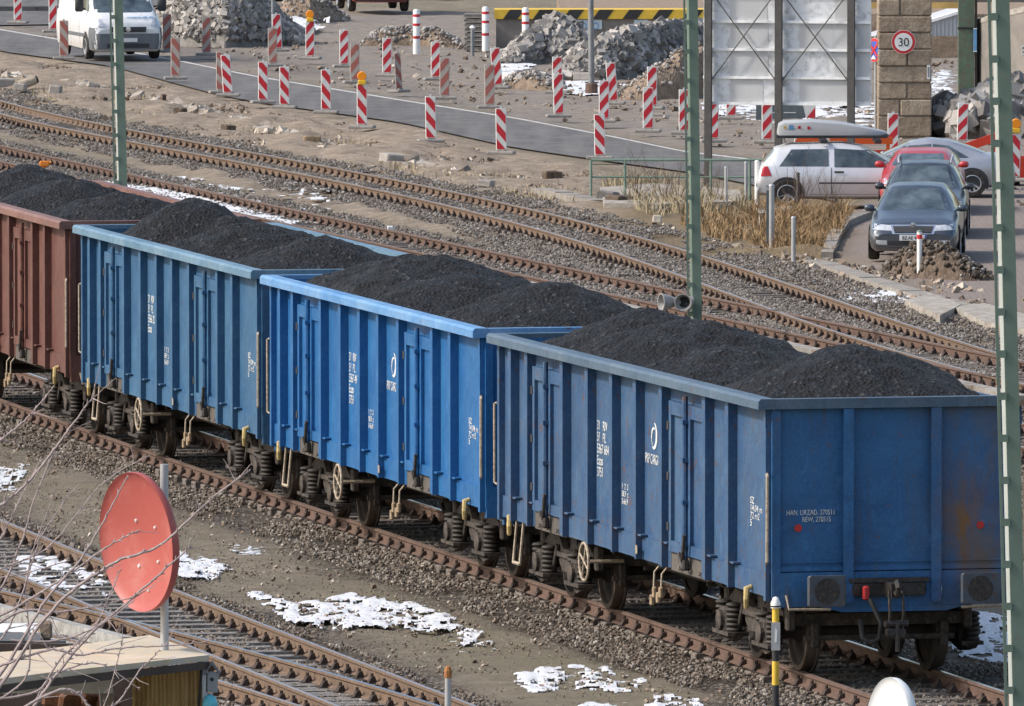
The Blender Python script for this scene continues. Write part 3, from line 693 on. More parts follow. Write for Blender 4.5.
def make_wagon(name, label, pos, th, paint, rimp, endp, lin, loc_letters=None):
    w = empty(name, (pos[0], pos[1], RT), math.pi / 2 + th, label, 'coal wagon', 'open coal wagons of the train')
    # floor and underframe
    b = MB(); b.box(.06, WL - .06, -HB + .06, HB - .06, 1.10, 1.22); b.build('floor', lin, w)
    b = MB()
    for y in (-.45, .45): b.box(.1, WL - .1, y - .07, y + .07, .86, 1.095)
    for u in (2.0, 4.2, 6.5, 8.8, 11.0): b.box(u - .12, u + .12, -1.28, 1.28, .90, 1.09)
    for s in (-1, 1): b.box(.3, WL - .3, s * 1.28 - .05, s * 1.28 + .05, .93, 1.13)
    b.tube([(4.6, .7, .80), (8.2, .7, .80)], .14, 12); b.tube([(5, -.6, .7), (5, .9, .7)], .03, 6); b.tube([(8, -.9, .66), (8, .9, .66)], .03, 6)
    b.tube([(3.2, .2, .62), (9.8, .2, .62)], .022, 6); b.tube([(3.4, -.1, .55), (9.6, -.1, .55)], .022, 6)
    b.build('underframe', 'bogie_iron', w)
    for s in (1, -1):
        sw = side_mesh(s).build('side_wall', paint, w)
        for u in RIBS: rib_object(s, u, paint, sw)
        lb = MB(); lb.box(.06, WL - .06, *((HB - .075, HB - .053) if s > 0 else (-HB + .053, -HB + .075)), 1.225, ZT - .125); lb.build('inner_lining', lin, sw)
        for a, c in DOORS:
            for right in (False, True):
                d = door_mesh(a, c, s, right).build('door', paint, w)
                xx = (c + .035) if right else (a - .035); yo = s * (HB + .05)
                for z in (1.45, 2.05, 2.65): hb = MB(); hb.box(xx - .05, xx + .03, yo - .035, yo + .035, z - .05, z + .05); hb.build('hinge', 'grease_iron', d)
            mid = (a + c) / 2; yo = s * (HB + .10)
            lk = MB(); lk.tube([(mid, yo, 1.12), (mid, yo, ZT - .2)], .034, 8)
            for z in (1.3, 1.8, 2.3, 2.75): lk.cbox((mid, yo, z), (.11, .09, .05))
            lk.build('lock_bar', paint, w)
            lh = MB(); lh.tube([(mid + .02, yo + s * .03, 1.10), (mid - .10, yo + s * .05, 1.22), (mid - .16, yo + s * .05, 1.42)], .024, 6)
            lh.tube([(mid - .02, yo + s * .02, 1.02), (mid + .12, yo + s * .03, 1.12), (mid + .2, yo + s * .02, 1.18)], .022, 6); lh.cbox((mid, yo, 1.06), (.12, .08, .14), bev=.02)
            lh.build('lock_handle', 'grease_iron', w)
            ts = MB(); ts.box(a - .02, c + .02, *((HB + .003, HB + .035) if s > 0 else (-HB - .035, -HB - .003)), .93, 1.14)
            for u in (a + .3, a + .75, a + 1.2): ts.tube([(u, s * (HB + .05), 1.0), (u + .05, s * (HB + .07), .97), (u + .12, s * (HB + .05), 1.0)], .012, 5)
            ts.build('door_threshold', 'worn_sill', w)
    # ends
    for e, (u0, d) in enumerate(((0.0, 1), (WL, -1))):
        b = MB(); X = lambda p, q: (u0 + d * p, u0 + d * q) if d > 0 else (u0 - q, u0 - p)
        b.box(*X(.0, .05), -HB + .052, HB - .052, 1.24, ZT - .06)
        for s in (-1, 1): b.box(*X(-.045, -.002), s * (HB - .04) - .05, s * (HB - .04) + .05, ZS, ZT - .125)
        for y in (-.49, .56):
            b.box(*X(-.09, -.002), y - .042, y + .042, ZS - .08, ZT - .125)
            b.box(*X(-.094, -.08), y - .06, y + .06, ZS - .06, ZT - .125)
        b.box(*X(-.03, -.001), -HB + .06, HB - .06, 1.25, 1.30); b.box(*X(-.018, -.001), -HB + .06, HB - .06, 1.34, 1.36)
        ew = b.build('end_wall', endp, w)
        b = MB(); b.box(*X(.055, .075), -HB + .08, HB - .08, 1.225, ZT - .125); b.build('inner_lining', lin, ew)
        b = MB(); b.box(*X(-.055, .06), -HB + .002, HB - .002, .84, 1.236)
        b.prism([(-.9, .839), (.9, .839), (.62, .77), (-.62, .77)], *X(-.05, -.005), 'x')
        b.build('headstock', endp, w)
        # buffers: sleeve and big rectangular heads
        for s in (-1, 1):
            bf = MB(); y = s * .915
            bf.lathe([(0, 0), (.11, 0), (.11, .35), (0, .35)], 14, 'x', (u0 + (-.41 if d > 0 else .06), y, 1.05))
            o1 = bf.build('buffer', 'bogie_iron', w)
            hd = MB(); xa, xb = X(-.46, -.41); hd.cbox(((xa + xb) / 2, y, 1.05), (xb - xa, .46, .36), bev=.02); hd.build('buffer_head', 'buffer_steel', o1)
            gp = MB(); gp.lathe([(0, 0), (.15, 0), (.14, .004), (0, .004)], 20, 'x', (xa - .004 if d > 0 else xb, y, 1.05)); gp.build('grease_patch', 'grease_iron', o1)
            st = MB(); yy = s * 1.30
            st.tube([(u0 - d * .08, yy, .98), (u0 - d * .12, yy - s * .02, .82), (u0 - d * .12, yy - s * .52, .81)], .016, 6)
            st.build('shunter_grip', 'cream_steel', w)
        # coupling hook, screw link, pocket
        cp = MB(); X0 = u0 - d * .07
        cp.cbox((X0 + d * .02, 0, 1.03), (.1, .9, .15), bev=.02); cp.cbox((X0 - d * .02, 0, 1.14), (.06, .95, .05))
        cp.prism([(-.05, .95), (.05, .95), (.06, 1.12), (-.06, 1.12)], min(X0, X0 - d * .34), max(X0, X0 - d * .34), 'x')
        hk = [(X0 - d * .30, 0, 1.02), (X0 - d * .40, 0, 1.0), (X0 - d * .44, 0, 1.08), (X0 - d * .38, 0, 1.15)]; cp.tube(hk, .035, 8)
        for yy in (-.07, .09): cp.tube([(X0 - d * .36, yy, 1.04), (X0 - d * .40, yy, .8), (X0 - d * .38, yy + .01, .56)], .018, 6)
        cp.tube([(X0 - d * .36, -.13, .66), (X0 - d * .40, .15, .66)], .04, 8); cp.tube([(X0 - d * .4, 0, .66), (X0 - d * .4, 0, .34)], .028, 7)
        cp.cbox((X0 - d * .38, 0.02, .56), (.07, .24, .09), bev=.015)
        cp.v = [(p[0], p[1] + (.08 if d > 0 else -.08), p[2]) for p in cp.v]; cp.build('coupling', 'grease_iron', w)
        hs = MB(); ys = .36 if d > 0 else -.36
        pts = [(X0 - d * .1, ys, .98), (X0 - d * .2, ys - .04, .86), (X0 - d * .24, ys - .13, .66), (X0 - d * .25, ys - .10, .48), (X0 - d * .24, ys, .42), (X0 - d * .22, ys + .09, .5), (X0 - d * .16, ys + .10, .7)]
        hs.tube(pts, .028, 8); ho = hs.build('brake_hose', 'rubber', w, smooth=True)
        tp = MB(); tp.cbox((X0 - d * .12, ys + .02, 1.0), (.08, .07, .16), bev=.015); tp.build('tap', 'red_hose_tap', ho)
    # rim all around
    b = MB(); za, zb = ZT - .12, ZT
    for s in (1,):
        yo, yi = s * HM, s * (HM - .2)
        b.prism([(yo, za), (yo, zb - .03), (yo - s * .03, zb), (yi, zb), (yi, za)], -.10, WL + .10, 'x')
    fr_ = MB(); fr_.prism([(-HM, za), (-HM, zb - .03), (-HM + .03, zb), (-HM + .2, zb), (-HM + .2, za)], -.10, WL + .10, 'x'); fr_.build('top_rim', 'rim_worn' if lin == 'lining_pale' or paint == 'paint_bright' else rimp, w)
    for x0, x1 in ((-.10, .05), (WL - .05, WL + .10)): b.box(x0 + .002, x1 - .002, -HM + .202, HM - .202, za + .002, zb - .002)
    rim = b.build('top_rim', rimp, w)
    # handrails on the corner posts, hooks, ladder rung
    for u, d in ((0.0, 1), (WL, -1)):
        for s in (1, -1):
            h = MB(); yy = s * (HB + .085)
            h.tube([(u - d * .02, yy - s * .02, 1.35), (u - d * .10, yy, 1.37), (u - d * .11, yy, 2.36), (u - d * .02, yy - s * .02, 2.38)], .018, 6)
            h.build('handrail', 'cream_steel', w)
        h = MB(); h.tube([(u - d * .12, -.95, 1.45), (u - d * .14, -.95, 2.3)], .014, 6)
        q = MB(); uu = u + d * .75; yy = HB + .07
        q.tube([(uu, yy - .03, 1.02), (uu, yy + .03, 1.0), (uu - .02, yy + .04, .88), (uu + .02, yy + .03, .78), (uu + .09, yy + .02, .80)], [.03, .04, .035, .03, .02], 8)
        q.build('rope_hook', 'yellow_hook', w)
    # steps hanging below the sill
    for u in (11.95,):
        st = MB()
        for k in (0, .34): st.tube([(u + k, HB - .02, .96), (u + k, HB + .03, .42)], .018, 6)
        st.tube([(u, HB + .03, .42), (u + .34, HB + .03, .42)], .022, 6)
        st.build('step', 'cream_steel', w)
    # hand wheel of the parking brake
    hw = MB(); c0 = (8.45, HB + .09, .72)
    ring = [(c0[0] + .23 * math.cos(t), c0[1], c0[2] + .23 * math.sin(t)) for t in [k * math.pi / 10 for k in range(21)]]
    hw.tube(ring, .018, 6)
    for k in range(4):
        t = k * math.pi / 2 + .4; hw.tube([c0, (c0[0] + .22 * math.cos(t), c0[1], c0[2] + .22 * math.sin(t))], .012, 5)
    hw.tube([c0, (c0[0], c0[1] - .5, c0[2])], .025, 6)
    hw.build('brake_hand_wheel', 'cream_steel', w)
    # brake change-over levers in the middle
    for k in (0, .35):
        lv = MB(); lv.tube([(4.9 + k, HB - .1, 1.0), (4.95 + k, HB + .02, .84), (4.95 + k, HB + .03, .60)], .014, 6); lv.build('lever', 'cream_steel', w)
    for k, z in ((0, .62), (.12, .55), (.3, .6), (.42, .5)):
        lw = MB(); lw.cbox((4.92 + k, HB + .04, z), (.07, .05, .13), bev=.012); lw.build('lever_weight', 'wood_block', w)
    # tare box and small plates on the side
    pl = MB(); pl.box(5.76, 5.84, HR, HR + .008, 1.02, 1.12); pl.build('number_plate', 'cream_steel', w)
    # bogies
    for u in (2.0, WL - 2.0): bogie(w, u)
    return w
mat_plain('buffer_steel', (.055, .075, .10), .6, var=.4, scale=6, dirt=(.08, .06, .05), dirt_amt=.5)
BOG = {}
def bogie(parent, u):
    e = bpy.data.objects.new('bogie', None); COL.objects.link(e); e.parent = parent; e.location = (u, 0, 0)
    if BOG:
        for nm, me, x in BOG['l']:
            o = bpy.data.objects.new(nm, me); COL.objects.link(o); o.parent = e; o.location = (x, 0, 0)
        return e
    out = []
    fr = MB()
    for s in (-1, 1):
        y0, y1 = (s * 1.02, s * 1.10) if s > 0 else (s * 1.10, s * 1.02)
        # side frame: deep in the middle, arms over the axle boxes
        fr.prism([(-1.22, .70), (-.95, .82), (-.5, .80), (-.3, .66), (.3, .66), (.5, .80), (.95, .82), (1.22, .70), (1.2, .60), (.6, .58), (.35, .38), (-.35, .38), (-.6, .58), (-1.2, .60)], y0, y1, 'y')
        fr.box(-.95, .95, y0 + (.081 if s > 0 else -.04), y1 + (.04 if s > 0 else -.081), .56, .62)
        for k in (-1, 1):
            fr.cbox((k * 1.36, s * 1.06, .66), (.16, .10, .30), bev=.02)
            fr.tube([(k * .45, s * 1.13, .70), (k * .62, s * 1.15, .36), (k * .7, s * 1.13, .26)], .03, 6)
    fr.box(-.16, .16, -1.04, 1.04, .50, .84)
    for k in (-1, 1): fr.box(k * 1.32 - .05, k * 1.32 + .05, -1.04, 1.04, .56, .70)
    out.append(('bogie_frame', fr, 'bogie_iron', 0))
    for k in (-1, 1):
        x = k * .9
        for s in (-1, 1):
            for q in (-.24, .24):
                sp = MB()
                prof = [(0, .34)]
                for i in range(6): z = .34 + i * .058; prof += [(.085, z), (.10, z + .02), (.085, z + .04), (.06, z + .045)]
                prof += [(0, .69)]
                sp.lathe(prof, 12, 'z', (x + q, s * 1.19, 0))
                out.append(('spring', sp, 'spring_iron', 0))
        for s in (-1, 1):
            ax = MB()
            ax.cbox((x, s * 1.17, .46), (.28, .22, .30), bev=.03); ax.lathe([(0, s * .02), (.12, 0), (.12, -s * .05)], 14, 'y', (x, s * 1.32, .46))
            ax.box(x - .36, x + .36, s * 1.17 - .13, s * 1.17 + .13, .29, .335)
            ax.prism([(x - .42, .335), (x - .30, .25), (x + .30, .25), (x + .42, .335), (x + .36, .28), (x, .20), (x - .36, .28)], s * 1.17 - .06, s * 1.17 + .06, 'y')
            out.append(('axle_box', ax, 'bogie_iron', 0))
        wh = MB()
        for s in (-1, 1):
            wh.mi = 0
            pr = [(0, .75), (.09, .75), (.12, .73), (.36, .73), (.40, .715)]
            wh.lathe([(r, s * h) for r, h in pr], 32, 'y', (x, 0, .46))
            wh.mi = 1; wh.lathe([(.40, s * .715), (.46, s * .715), (.46, s * .815), (.455, s * .85), (.40, s * .855)], 32, 'y', (x, 0, .46))
            wh.mi = 0; wh.lathe([(.40, s * .855), (.37, s * .81), (.14, s * .83), (.10, s * .89), (0, s * .89)], 32, 'y', (x, 0, .46))
            wh.lathe([(.40, s * .69), (.49, s * .695), (.49, s * .72), (.46, s * .73)], 32, 'y', (x, 0, .46))
        wh.tube([(x, -1.1, .46), (x, 1.1, .46)], .085, 12)
        out.append(('wheelset', wh, ['wheel_iron', 'wheel_tread_worn'], 0))
        bs = MB(); bs.tube([(x + .5 * k, -.9, .42), (x + .5 * k, .9, .42)], .035, 6)
        for s in (-1, 1): bs.cbox((x + k * .50, s * .775, .46), (.07, .09, .3), bev=.015)
        out.append(('brake_shoe', bs, 'bogie_iron', 0))
    BOG['l'] = []
    for nm, b, m_, x in out:
        o = b.build(nm, m_, e, smooth=nm in ('wheelset', 'spring'), angle=40); BOG['l'].append((nm, o.data, x))
    return e
mat_plain('spring_iron', (.045, .038, .033), .7, var=.4, scale=6, dirt=(.03, .025, .02))
mat_plain('wheel_tread_worn', (.09, .065, .05), .6, .3, var=.4, scale=5)

def wpos(corner_px, corner_y, th):
    "near-left rim corner in the picture gives the middle of the near end"
    p = G(corner_px, corner_y, RT + ZT); q = Vector((p[0], p[1]))
    # corner is at local (-.10, HR)
    ax = Vector((-math.sin(th), math.cos(th))); ay = Vector((-math.cos(th), -math.sin(th)))
    o = q + ax * .10 - ay * HR
    return (o.x, o.y)
def heading(p):
    s = float(offset(TRAIN_X, .75)(p + .5) - offset(TRAIN_X, .75)(p - .5)); return math.atan(-s)
cx = offset(TRAIN_X, .825)
def on_track(D):
    "a wagon standing with its bogies on the track, near end at distance D"
    th = heading(D + 6.5); ax = Vector((-math.sin(th), math.cos(th)))
    a = (float(cx(D + 2)), D + 2.0); b_ = (float(cx(D + 10.8)), D + 10.8)
    d = Vector((b_[0] - a[0], b_[1] - a[1])); th = math.atan2(-d.x, d.y); d.normalize()
    o = Vector(a) - d * (2.0 / max(.5, 1.0)); return (o.x, o.y), th
WD = [141.65, 155.8, 169.75, 183.6]
ADJ = [(.01, .010, 1.03, 1.0), (-.07, 0, 1.0, 1.0), (.04, 0, 1.0, .95), (.04, 0, 1.0, .94)]
SPEC = [('open_wagon', 'dull faded blue open wagon nearest the camera, its end wall in full view', 'paint_faded', 'rim_faded', 'paint_faded_end', 'lining_pale'),
        ('open_wagon', 'bright clean blue open wagon, second from the near end of the train', 'paint_bright', 'rim_bright', 'paint_bright', 'lining'),
        ('open_wagon', 'mid blue open wagon coupled in front of the brown one', 'paint_mid', 'rim_mid', 'paint_mid', 'lining'),
        ('open_wagon', 'rusty brown open wagon at the left edge, last one in sight', 'paint_brown', 'rim_brown', 'paint_brown', 'lining')]
WAG = []
for Dn, sp, aj in zip(WD, SPEC, ADJ):
    p, th = on_track(Dn); p = (p[0] + aj[0] - (1 - aj[3]) * 1.5, p[1]); th += aj[1]
    w = make_wagon(sp[0], sp[1], p, th, *sp[2:]); w.scale = (aj[2], aj[3], 1); WAG.append((w, p, th))
    print('WAGON', [round(t, 1) for t in proj(*(Vector((p[0], p[1], RT + ZT)) + Vector((-math.cos(th), -math.sin(th), 0)) * HR - Vector((-math.sin(th), math.cos(th), 0)) * .1))], round(math.degrees(th), 2))

# ------------------------------------------------------------ coal heaps
def coal(i, label, mounds, seed, base=2.80):
    w, p, th = WAG[i]
    us = np.arange(.08, WL - .079, .07); ys = np.arange(-HB + .08, HB - .079, .07)
    U, Yl = np.meshgrid(us, ys, indexing='ij')
    z = np.full(U.shape, 0.0)
    for (u0, y0, h, ru, ry) in mounds:
        ry *= 1.15
        d = np.sqrt(((U - u0) / ru) ** 2 + ((Yl - y0) / ry) ** 2 + .035) - .187
        z = np.maximum(z, base + (h - base) * (1 - d)) if False else np.maximum(z, h - (h - base) * d)
    z = np.maximum(z, base - .45 - .1 * np.abs(Yl))
    # smooth the creases a little
    for _ in range(2): z = (z + np.roll(z, 1, 0) + np.roll(z, -1, 0) + np.roll(z, 1, 1) + np.roll(z, -1, 1)) / 5
    z[0] = z[1]; z[-1] = z[-2]; z[:, 0] = z[:, 1]; z[:, -1] = z[:, -2]
    z = z + (fbm(U * 1.2 + seed, Yl * 1.2, 3, seed) - .5) * .16 + (fbm(U * 5 + seed, Yl * 5, 3, seed + 3) - .5) * .10 + (nrs.rand(*U.shape) - .5) * .022
    edge = np.minimum(np.minimum(U - .08, WL - .08 - U), np.minimum(Yl + HB - .08, HB - .08 - Yl))
    z = np.where(edge < .12, np.minimum(z, ZT - .04), z)
    v = np.stack([U, Yl, z], -1).reshape(-1, 3); a, c = U.shape
    ii = (np.arange(a - 1)[:, None] * c + np.arange(c - 1)[None]).ravel()
    f = np.stack([ii, ii + c, ii + c + 1, ii + 1], -1)
    o = npmesh('coal_heap', v, f, 'coal', smooth=False); o.location = w.location; o.rotation_euler = w.rotation_euler; o.scale = w.scale
    tag(o, label, 'coal', 'coal loads in the wagons')
coal(0, 'black coal piled in the nearest faded blue wagon, two heaps with a dip between', [(11.2, .0, 3.64, 2.0, 1.75), (9.5, -.1, 3.62, 2.3, 1.8), (7.9, -.2, 3.38, 2.0, 1.6), (2.0, -.05, 3.74, 2.05, 1.8)], 5)
coal(1, 'black coal heaped in the bright blue wagon, a long ridge and a smaller heap', [(11.0, 0, 3.64, 2.2, 1.8), (9.4, 0, 3.72, 2.2, 1.85), (7.9, -.1, 3.50, 1.9, 1.7), (3.1, -.1, 3.62, 2.1, 1.75)], 9)
coal(2, 'black coal in the mid blue wagon behind, with a steep dark broken peak', [(11.1, .1, 3.72, 1.3, 1.3), (10.3, -.4, 3.5, .9, 1.0), (7.4, 0, 3.55, 1.8, 1.75), (3.2, -.1, 3.55, 1.8, 1.75)], 14)
coal(3, 'black coal in the brown wagon at the left edge', [(11.2, 0, 3.55, 1.8, 1.7), (7.2, 0, 3.52, 1.7, 1.7), (3.1, 0, 3.52, 1.7, 1.7)], 21)

# ------------------------------------------------------------ lettering on the wagons
def side_M(w, u, z, off=.004):
    "text lying on the side panel, reading from the far end towards the near end"
    return Matrix.Translation((u, HB + off, z)) @ Matrix(((-1, 0, 0, 0), (0, 0, 1, 0), (0, 1, 0, 0), (0, 0, 0, 1)))
def crescent(b, u, z, r, y):
    for (a0, a1, r0, r1, dx, dz) in ((-2.2, 1.5, r, r * .62, 0, 0), (.9, 4.4, r * .72, r * .42, .02, -.01)):
        n = 14; out = []; inn = []
        for k in range(n + 1):
            t = a0 + (a1 - a0) * k / n; fl = math.sin(math.pi * k / n)
            out.append((u - (r0 * math.cos(t)) * 1.25 + dx, z + r0 * math.sin(t) * 1.3 + dz)); q = r0 - (r0 - r1) * fl - .004
            inn.append((u - (q * math.cos(t)) * 1.25 + dx + .01, z + q * math.sin(t) * 1.3 + dz))
        for k in range(n): b.prism([out[k], out[k + 1], inn[k + 1], inn[k]], y, y + .003, 'y')
def letters(w, nums, logo=True):
    text('marking', nums, .165, 'white_print', w, side_M(w, 8.14, 2.36), .92, 'LEFT', spacing=.86)
    text('marking', '1  2  3\n58,9  t\nS 66,9', .10, 'white_print', w, side_M(w, 6.93, 1.72), 1.2, 'LEFT', spacing=.9)
    text('marking', '22 600 kg', .09, 'white_print', w, side_M(w, 5.4, 1.05), 1.0)
    text('marking', 'SZ\n14,04 m\n72 m2\n5', .11, 'white_print', w, side_M(w, .95, 1.98), 1.5, 'LEFT', spacing=.8)
    if logo:
        text('marking', 'PKP CARGO', .17, 'white_print', w, side_M(w, 5.80, 2.12), .74)
        b = MB(); crescent(b, 5.38, 2.46, .125, HB + .004); b.build('emblem', 'white_print', w)
letters(WAG[0][0], '31   RIV\n51   PL\n5367 684\nEaos\n3751')
letters(WAG[1][0], '31  RIV\n51  PL\n5367 491\nEaos\n3751')
letters(WAG[2][0], '31  RIV\n51  PL\n5366 207\nEaos', False)
def end_M(y, z): return Matrix.Translation((-.004, y, z)) @ Matrix(((0, 0, -1, 0), (-1, 0, 0, 0), (0, 1, 0, 0), (0, 0, 0, 1)))
w0 = WAG[0][0]
text('marking', 'HAN. URZAD. 270511\n           REW. 270515', .085, 'white_print', w0, end_M(1.28, 1.90), .72, spacing=.95)
for y_ in (1.14, -1.04): b = MB(); b.lathe([(0, 0), (.045, 0), (.045, .01), (0, .01)], 14, 'x', (-.014, y_, 1.75)); b.build('red_dot', 'red_print', w0)
b = MB()
for k in range(24):
    t0, t1 = k * math.pi / 12, (k + 1) * math.pi / 12; P = lambda t, r: (-.50 + r * math.cos(t) * .7, 1.02 + r * math.sin(t) * 1.2)
    b.prism([P(t0, .095), P(t1, .095), P(t1, .08), P(t0, .08)], -.062, -.058, 'x')
b.build('emblem', 'white_print', w0)
text('marking', 'D\nNN', .07, 'white_print', w0, Matrix.Translation((-.058, -.46, 1.03)) @ Matrix(((0, 0, -1, 0), (-1, 0, 0, 0), (0, 1, 0, 0), (0, 0, 0, 1))), 1.0)
# ------------------------------------------------------------ road
def strip_from(up, lo, name, mat, z, n=60, xr=(-300, 1300)):
    ux = np.array([p[0] for p in up]); uy = np.array([p[1] for p in up]); lx = np.array([p[0] for p in lo]); ly = np.array([p[1] for p in lo])
    xs = np.linspace(xr[0], xr[1], n); v = []; f = []
    m = 5
    for x in xs:
        a = np.interp(x, ux, uy); b = np.interp(x, lx, ly)
        for k in range(m): v.append(G(x, a + (b - a) * k / (m - 1), z))
    for i in range(n - 1):
        for k in range(m - 1): f.append((i * m + k, i * m + k + 1, (i + 1) * m + k + 1, (i + 1) * m + k))
    return npmesh(name, v, f, mat)
m, nt, b = nmat('asphalt'); v = coords(nt)
vst = coords(nt, (1, .12, 1)); mp = nt.nodes.new('ShaderNodeMapping'); mp.inputs['Rotation'].default_value = (0, 0, R(-13)); mp.inputs['Scale'].default_value = (1.2, .06, 1)
tc = nt.nodes.new('ShaderNodeTexCoord'); L(nt, tc.outputs['Object'], mp.inputs[0])
c = ramp(nt, noisen(nt, mp.outputs[0], 1.6, 5, .6), [(.3, (.06, .058, .058)), (.5, (.095, .092, .092)), (.7, (.14, .133, .13))])
c = mix(nt, ramp(nt, noisen(nt, v, 1.1, 6, .65), [(.45, 0), (.72, .75)]), c, (.20, .17, .145))
c = mix(nt, ramp(nt, noisen(nt, v, 30, 3), [(.4, .25), (.6, 0)]), c, (.05, .05, .05))
L(nt, c, b.inputs['Base Color']); b.inputs['Roughness'].default_value = .85
LO = [(-300, -30), (0, 51), (112, 66), (215, 94), (256, 102), (400, 122), (512, 147), (600, 160), (690, 172), (760, 186), (900, 214), (1300, 300)]
UP = [(-300, -35), (0, 28), (112, 47), (182, 60), (256, 75), (416, 101), (512, 116), (612, 135), (684, 150), (752, 158), (900, 182), (1300, 250)]
# terrain is uneven: the road sits on top of it
road = strip_from(UP, LO, 'road', 'asphalt', .012, xr=(-300, 835)); tag(road, kind='structure')
mat_plain('road_paint', (.62, .60, .56), .8, dirt=(.25, .22, .2), dirt_amt=.7, scale=5)
ln = strip_from([(x, y + .8) for x, y in UP], [(x, y + 2.0) for x, y in UP], 'road_marking', 'road_paint', .018, xr=(-300, 800)); tag(ln, kind='structure')
road2 = strip_from([(-300, -60), (0, -3), (256, -3), (512, -8), (1300, -20)], [(-300, 10), (-60, 26), (60, 24), (130, 9), (180, 2), (256, 0), (1300, -10)], 'side_road', 'asphalt', .012); tag(road2, kind='structure')
mat_plain('kerb_stone', (.26, .235, .205), .9, var=.25, dirt=(.13, .12, .11), scale=5)
def kerb(name, pts, w, h, z=0.0, mat='kerb_stone'):
    b = MB(); P = [Vector(G(x, y, z)) for x, y in pts]
    for a, c in zip(P[:-1], P[1:]):
        d = (c - a); n = max(1, int(d.length / 1.0)); t = d.normalized(); q = Vector((-t.y, t.x, 0)) * w / 2
        for k in range(n):
            p0 = a + d * (k / n) + t * .01; p1 = a + d * ((k + 1) / n) - t * .01; hh = h + rnd.uniform(-.012, .012)
            vs = [p0 - q, p1 - q, p1 + q, p0 + q]
            b.add([(x.x, x.y, z - .15) for x in vs] + [(x.x, x.y, z + hh) for x in vs], [(0, 3, 2, 1), (4, 5, 6, 7), (0, 1, 5, 4), (1, 2, 6, 5), (2, 3, 7, 6), (3, 0, 4, 7)])
    o = b.build(name, mat); tag(o, kind='structure'); return o
mat_plain('kerb_dark', (.09, .088, .09), .9)
kerb('far_kerb', [(-200, 5), (0, 11), (75, 11), (135, 3)], .5, .16, mat='kerb_dark')
mat_plain('verge_grass', (.10, .14, .045), .95, var=.4)
kerb('parking_kerb', [(827, 257), (834, 240), (843, 226), (870, 214), (880, 211)], .24, .10)
kerb('platform_edge', [(815, 262), (860, 277), (900, 290), (950, 304), (1040, 326)], .42, .05)
kerb('trackside_edge', [(540, 193), (565, 198), (600, 205)], .4, .12, .0)
mat_plain('slab_concrete', (.36, .335, .30), .92, var=.25, dirt=(.2, .16, .12), scale=2.2, dirt_amt=.6)
def slab(pts, z, th, label, cat='slab', name='concrete_slab'):
    b = MB(); P = [G(x, y, z) for x, y in pts]
    b.prism([(p[0], p[1]) for p in P], z - th, z, 'z'); o = b.build(name, 'slab_concrete'); tag(o, label, cat); return o
slab([(905, 300), (930, 293), (962, 304), (940, 315)], .12, .3, 'cracked concrete slab beside the small snow patch', 'slab')
slab([(952, 306), (985, 303), (1040, 318), (1040, 332), (985, 322)], .11, .3, 'long concrete slab at the right edge beside the rails')
slab([(600, 187), (655, 183), (740, 190), (742, 201), (660, 204), (604, 203)], .14, .3, 'low broad concrete slab under the green railing')
slab([(756, 207), (792, 206), (796, 212), (760, 213)], .22, .3, 'grey concrete footing under the white post by the hatchback')

# ------------------------------------------------------------ red and white beacons
mat_plain('reflective_white', (.66, .66, .64), .5, var=.08, scale=8, dirt=(.42, .38, .34), dirt_amt=.25)
mat_plain('reflective_red', (.50, .022, .035), .5, var=.12, scale=8)
mat_plain('dusty_white', (.40, .36, .32), .8, var=.18, scale=6)
mat_plain('dusty_red', (.36, .12, .10), .8, var=.2, scale=6)
mat_plain('footplate', (.27, .25, .23), .9, var=.3, scale=4)
mat_plain('amber', (.85, .28, .01), .35, var=.1)
mat_plain('lamp_yellow', (.75, .45, .03), .5)
def stripes(d, w=.25, h=1.0, y=-.021):
    "diagonal red bands clipped to the panel; d=+1 rises to the right"
    b = MB(); hw = w / 2 - .018; lo, hi = .02, h - .02
    def clip(poly, f):
        out = []
        for i in range(len(poly)):
            p, q = poly[i], poly[(i + 1) % len(poly)]; a, c = f(p), f(q)
            if a >= 0: out.append(p)
            if a * c < 0: t = a / (a - c); out.append((p[0] + (q[0] - p[0]) * t, p[1] + (q[1] - p[1]) * t))
        return out
    k = 1.25 * d
    for z0 in (-.10, .30, .72):
        zz = z0 + .02
        poly = [(-hw, zz - k * hw), (hw, zz + k * hw), (hw, zz + .22 + k * hw), (-hw, zz + .22 - k * hw)]
        poly = clip(clip(poly, lambda p: p[1] - lo), lambda p: hi - p[1])
        if len(poly) > 2: b.prism(poly, y, y + .006, 'y')
    return b
BK = {}
